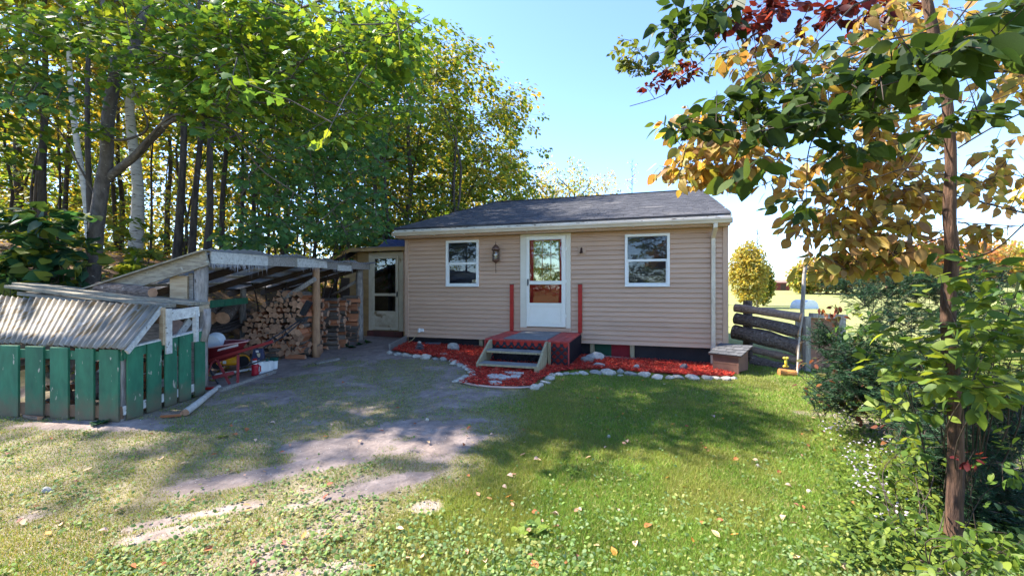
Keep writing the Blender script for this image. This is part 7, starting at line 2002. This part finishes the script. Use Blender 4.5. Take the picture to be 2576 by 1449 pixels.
bush('red_leaf_shrub', 'small shrub with red and rust leaves at the edge of the lawn', G(2090, 1040), [(2060, 990, 50, 60, 4.9, 0.2, 11), (2110, 900, 50, 40, 5.2, 0.2, 7), (2150, 1010, 50, 40, 4.6, 0.2, 7), (2050, 900, 40, 30, 5.4, .2, 4), (2090, 780, 40, 30, 5.6, .2, 7), (2250, 1090, 50, 20, 4.0, .1, 4)], 'pink_leaf', 'ovate', 0.075, 4, 200, 8, droop=0.4, flat=0.7, spread=0.08, stemr=0.005)
bush('olive_shrub', 'olive green shrub between the yews below the yellow leaves', G(2200, 960), [(2160, 830, 60, 45, 5.0, 0.2, 18), (2230, 880, 60, 60, 4.8, 0.2, 18), (2130, 880, 40, 40, 5.1, .2, 8), (2560, 760, 60, 60, 3.6, .2, 12)], 'wood_green', 'ovate', 0.075, 7, 200, 10, droop=0.3, flat=0.5, spread=0.10, stemr=0.005)
# pink spray against the trunk
q = at(2430, 1165, 2.4)
bush('pink_sprig', 'bright pink-leaved sprig crossing in front of the near trunk', G(2520, 1340), [(2428, 1160, 16, 10, 2.35, 0.03, 4)], 'red_vine', 'ovate3', 0.04, 5, 20, 2, spread=0.04, stemr=0.003)

# asters and ground cover along the foot of the bushes
N = 9000
pxv = rng.uniform(1990, 2576, N); pyv = rng.uniform(1000, 1449, N)
keep = pxv > 2080 + (pyv - 1000) * 0.10 + rng.normal(0, 40, N)
pxv, pyv = pxv[keep], pyv[keep]
Yv = CAM_Z / ((pyv - 724.5) / F); X = (pxv - 1288) / F * Yv
hh = rng.uniform(0.01, 0.10, len(X))
V, T, cc = discs(X, Yv, H(X, Yv) + hh, rng.uniform(0.010, 0.024, len(X)), np.array(PAL['bush_green'])[rng.integers(0, 5, len(X))] * rng.uniform(.5, 1.2, (len(X), 1)))
ob = link('ground_cover', tri_mesh('ground_cover', V, T, GRASSM, cc)); tag(ob, 'low leafy ground cover along the foot of the right-hand bushes', 'ground cover', kind='stuff')
FLW = attr_mat('petal', rough=0.7, trans=0.2, tcol=(1, 1, 1))
Vs, Ts, Cs = [], [], []
k0 = 0
for (cx, cy, rx, ry, n_) in ((2110, 1090, 50, 30, 60), (2170, 1170, 60, 50, 100), (2190, 1250, 50, 40, 50), (2260, 1130, 50, 25, 60), (2140, 1050, 40, 20, 40), (2240, 1320, 50, 50, 30)):
    a = rng.uniform(0, 6.283, n_); rd = np.sqrt(rng.random(n_)); px_ = cx + np.cos(a) * rd * rx; py_ = cy + np.sin(a) * rd * ry
    Yv = CAM_Z / ((py_ - 724.5) / F); X = (px_ - 1288) / F * Yv
    V, T, cc = discs(X, Yv, H(X, Yv) + rng.uniform(.05, .14, n_), rng.uniform(.006, .013, n_), np.array([[0.40, 0.36, 0.46]]) * rng.uniform(.7, 1.15, (n_, 1)), 0.6, 1.0)
    Vs.append(V); Ts.append(T + k0); Cs.append(cc); k0 += len(V)
ob = link('aster_flowers', tri_mesh('aster_flowers', np.concatenate(Vs), np.concatenate(Ts), FLW, np.concatenate(Cs))); tag(ob, 'small pale lilac asters flowering along the edge of the bushes', 'flowers', kind='stuff')

# rosette weed in the foreground and weeds by the bin
def rosette(px, py, n, L, lab, pal='bush_green'):
    q = G(px, py); T_ = empty('rosette_weed', q); tag(T_, lab, 'weed')
    a = np.arange(n) * 2.4; e = rng.uniform(.15, .7, n)
    d = np.stack([np.cos(a), np.sin(a), e], 1); fo = Foliage('ovate', pal, L, GRASSM)
    fo.add(np.array(q)[None] + d * 0.01, d, np.stack([-np.cos(a) * .5, -np.sin(a) * .5, np.ones(n)], 1)); fo.emit(T_, q, parts=n)
rosette(1345, 1545 / 1.0 - 0 if False else 1340, 22, 0.10, 'leafy green rosette weed in the middle foreground of the lawn')
rosette(1300, 1352, 14, 0.07, 'smaller pale weed just left of the big rosette weed')
rosette(1440, 1190, 8, 0.06, 'small weed tuft in the lawn above the rosette weed')
rosette(250, 1068, 18, 0.08, 'green weed growing at the foot of the bin slats', 'bush_dark')
rosette(485, 1000, 14, 0.06, 'small weed between the bin and the bleached pole', 'bush_dark')
rosette(560, 1100, 10, 0.05, 'small weed on the dirt below the bleached pole', 'bush_green')
for i, (px, py) in enumerate(((885, 875), (905, 868), (870, 872), (925, 862), (1840, 930), (1842, 900), (1850, 880))):
    rosette(px, py, 16, 0.11 if i < 4 else 0.2, ['weed tuft at the foot of the far log post', 'taller weed right behind the far log post', 'weed left of the far log post', 'weed on the path by the annex', 'grass tuft at the corner of the cottage', 'tall weed behind the corner of the cottage', 'leafy weed behind the kennel box'][i], 'bush_dark' if i < 4 else 'bush_green')

# ------------------------------------------------------------------ fallen leaves
def fallen_mesh(col, seed):
    rs = random.Random(seed); V0, T0 = tpl_ovate(3, rs.uniform(.22, .32), 0, 0)
    V0 = V0.copy(); k = rs.uniform(.4, 1.4); V0[:, 2] = k * V0[:, 1] ** 2 * 2.0 + rs.uniform(-.3, .5) * (V0[:, 0] - .5) ** 2 + 0.05; V0[:, 0] -= .5
    return tri_mesh('fallen_leaf', V0, T0, LEAFD, np.repeat(np.array([col]), len(V0), 0))
LEAFD = attr_mat('dry_leaf', rough=0.7, trans=0.12, tcol=(1.1, 1, .8))
FL = [fallen_mesh(c_, i) for i, c_ in enumerate([(0.38, 0.13, 0.05), (0.50, 0.27, 0.18), (0.52, 0.36, 0.28), (0.30, 0.08, 0.04), (0.42, 0.22, 0.10), (0.55, 0.38, 0.22), (0.26, 0.10, 0.08), (0.45, 0.17, 0.03)])]
fixed = [(1395, 1300, 2, 'rust'), (1345, 1430, 0, 'pink'), (1235, 1392, 1, ''), (1280, 1255, 7, ''), (1630, 1330, 0, ''), (1545, 1395, 7, ''), (1570, 1120, 1, ''), (1180, 1080, 3, ''), (905, 1115, 1, ''), (820, 1255, 3, ''),
         (1450, 1290, 1, ''), (1530, 1085, 3, ''), (1850, 1160, 0, ''), (1900, 1163, 2, ''), (1770, 1130, 0, ''), (1290, 1200, 1, ''), (1350, 1160, 2, ''), (1000, 1030, 3, ''), (620, 1085, 0, ''), (590, 1098, 0, '')]
spots_ = [(f[0], f[1], f[2]) for f in fixed]
rs_ = random.Random(5)
while len(spots_) < 190:
    px = rs_.uniform(20, 2150); py = 930 + 515 * rs_.random() ** 1.15
    q = G(px, py)
    if bool(in_poly(np.array([q.x]), np.array([q.y]), bed_poly)[0]) or (q.x < -4.2 and q.y > 4.9): continue
    if q.y > 8.2: continue
    spots_.append((px, py, rs_.randrange(8)))
for i, (px, py, k) in enumerate(spots_):
    q = G(px, py); s_ = rs_.uniform(.035, .065) if i >= 20 else rs_.uniform(.055, .08)
    o = link('fallen_leaf', FL[k], q + Vector((0, 0, 0.018)), rotm(rs_.uniform(-.5, .5), rs_.uniform(-.4, .4), rs_.uniform(0, 6.28)), s_)
    kind_ = ['rust orange', 'pinkish tan', 'pale tan', 'dark red', 'tawny', 'pale yellow-tan', 'purplish brown', 'bright orange'][k]
    side = 'green lawn' if px > 1250 else 'bare dirt yard'
    tag(o, f'{kind_} fallen leaf lying on the {side}', 'fallen leaf', f'{kind_} fallen leaves on the {side}')
# leaves on the lid and boards
for i, (px, py, Y) in enumerate(((255, 800, 5.35), (125, 722, 6.9), (400, 757, 6.15), (300, 738, 6.5))):
    o = link('fallen_leaf', FL[3], at(px, py, Y), rotm(.3, .2, i), .07); tag(o, ['dark red leaf on the corrugated lid of the bin', 'rust leaf on the left end of the long boards', 'rust leaf beside the bark log on the boards', 'dark leaf in the middle of the long boards'][i], 'fallen leaf')
# white pebble-like things on the lawn
for i, (px, py) in enumerate(((1532, 1101), (1907, 1175), (118, 1238), (2035, 1240), (1075, 1058))):
    q = G(px, py); o = link('pebble', PSTONES[i % 6], q + Vector((0, 0, .012)), None, 0.022 if i != 2 else 0.035); tag(o, ['small white pebble in the lawn below the sunny patch', 'pale pebble on the lawn near the bushes', 'pale stone in the grass at the lower left', 'pale pebble at the edge of the asters', 'flat pale stone at the far end of the bare patch'][i], 'pebble')
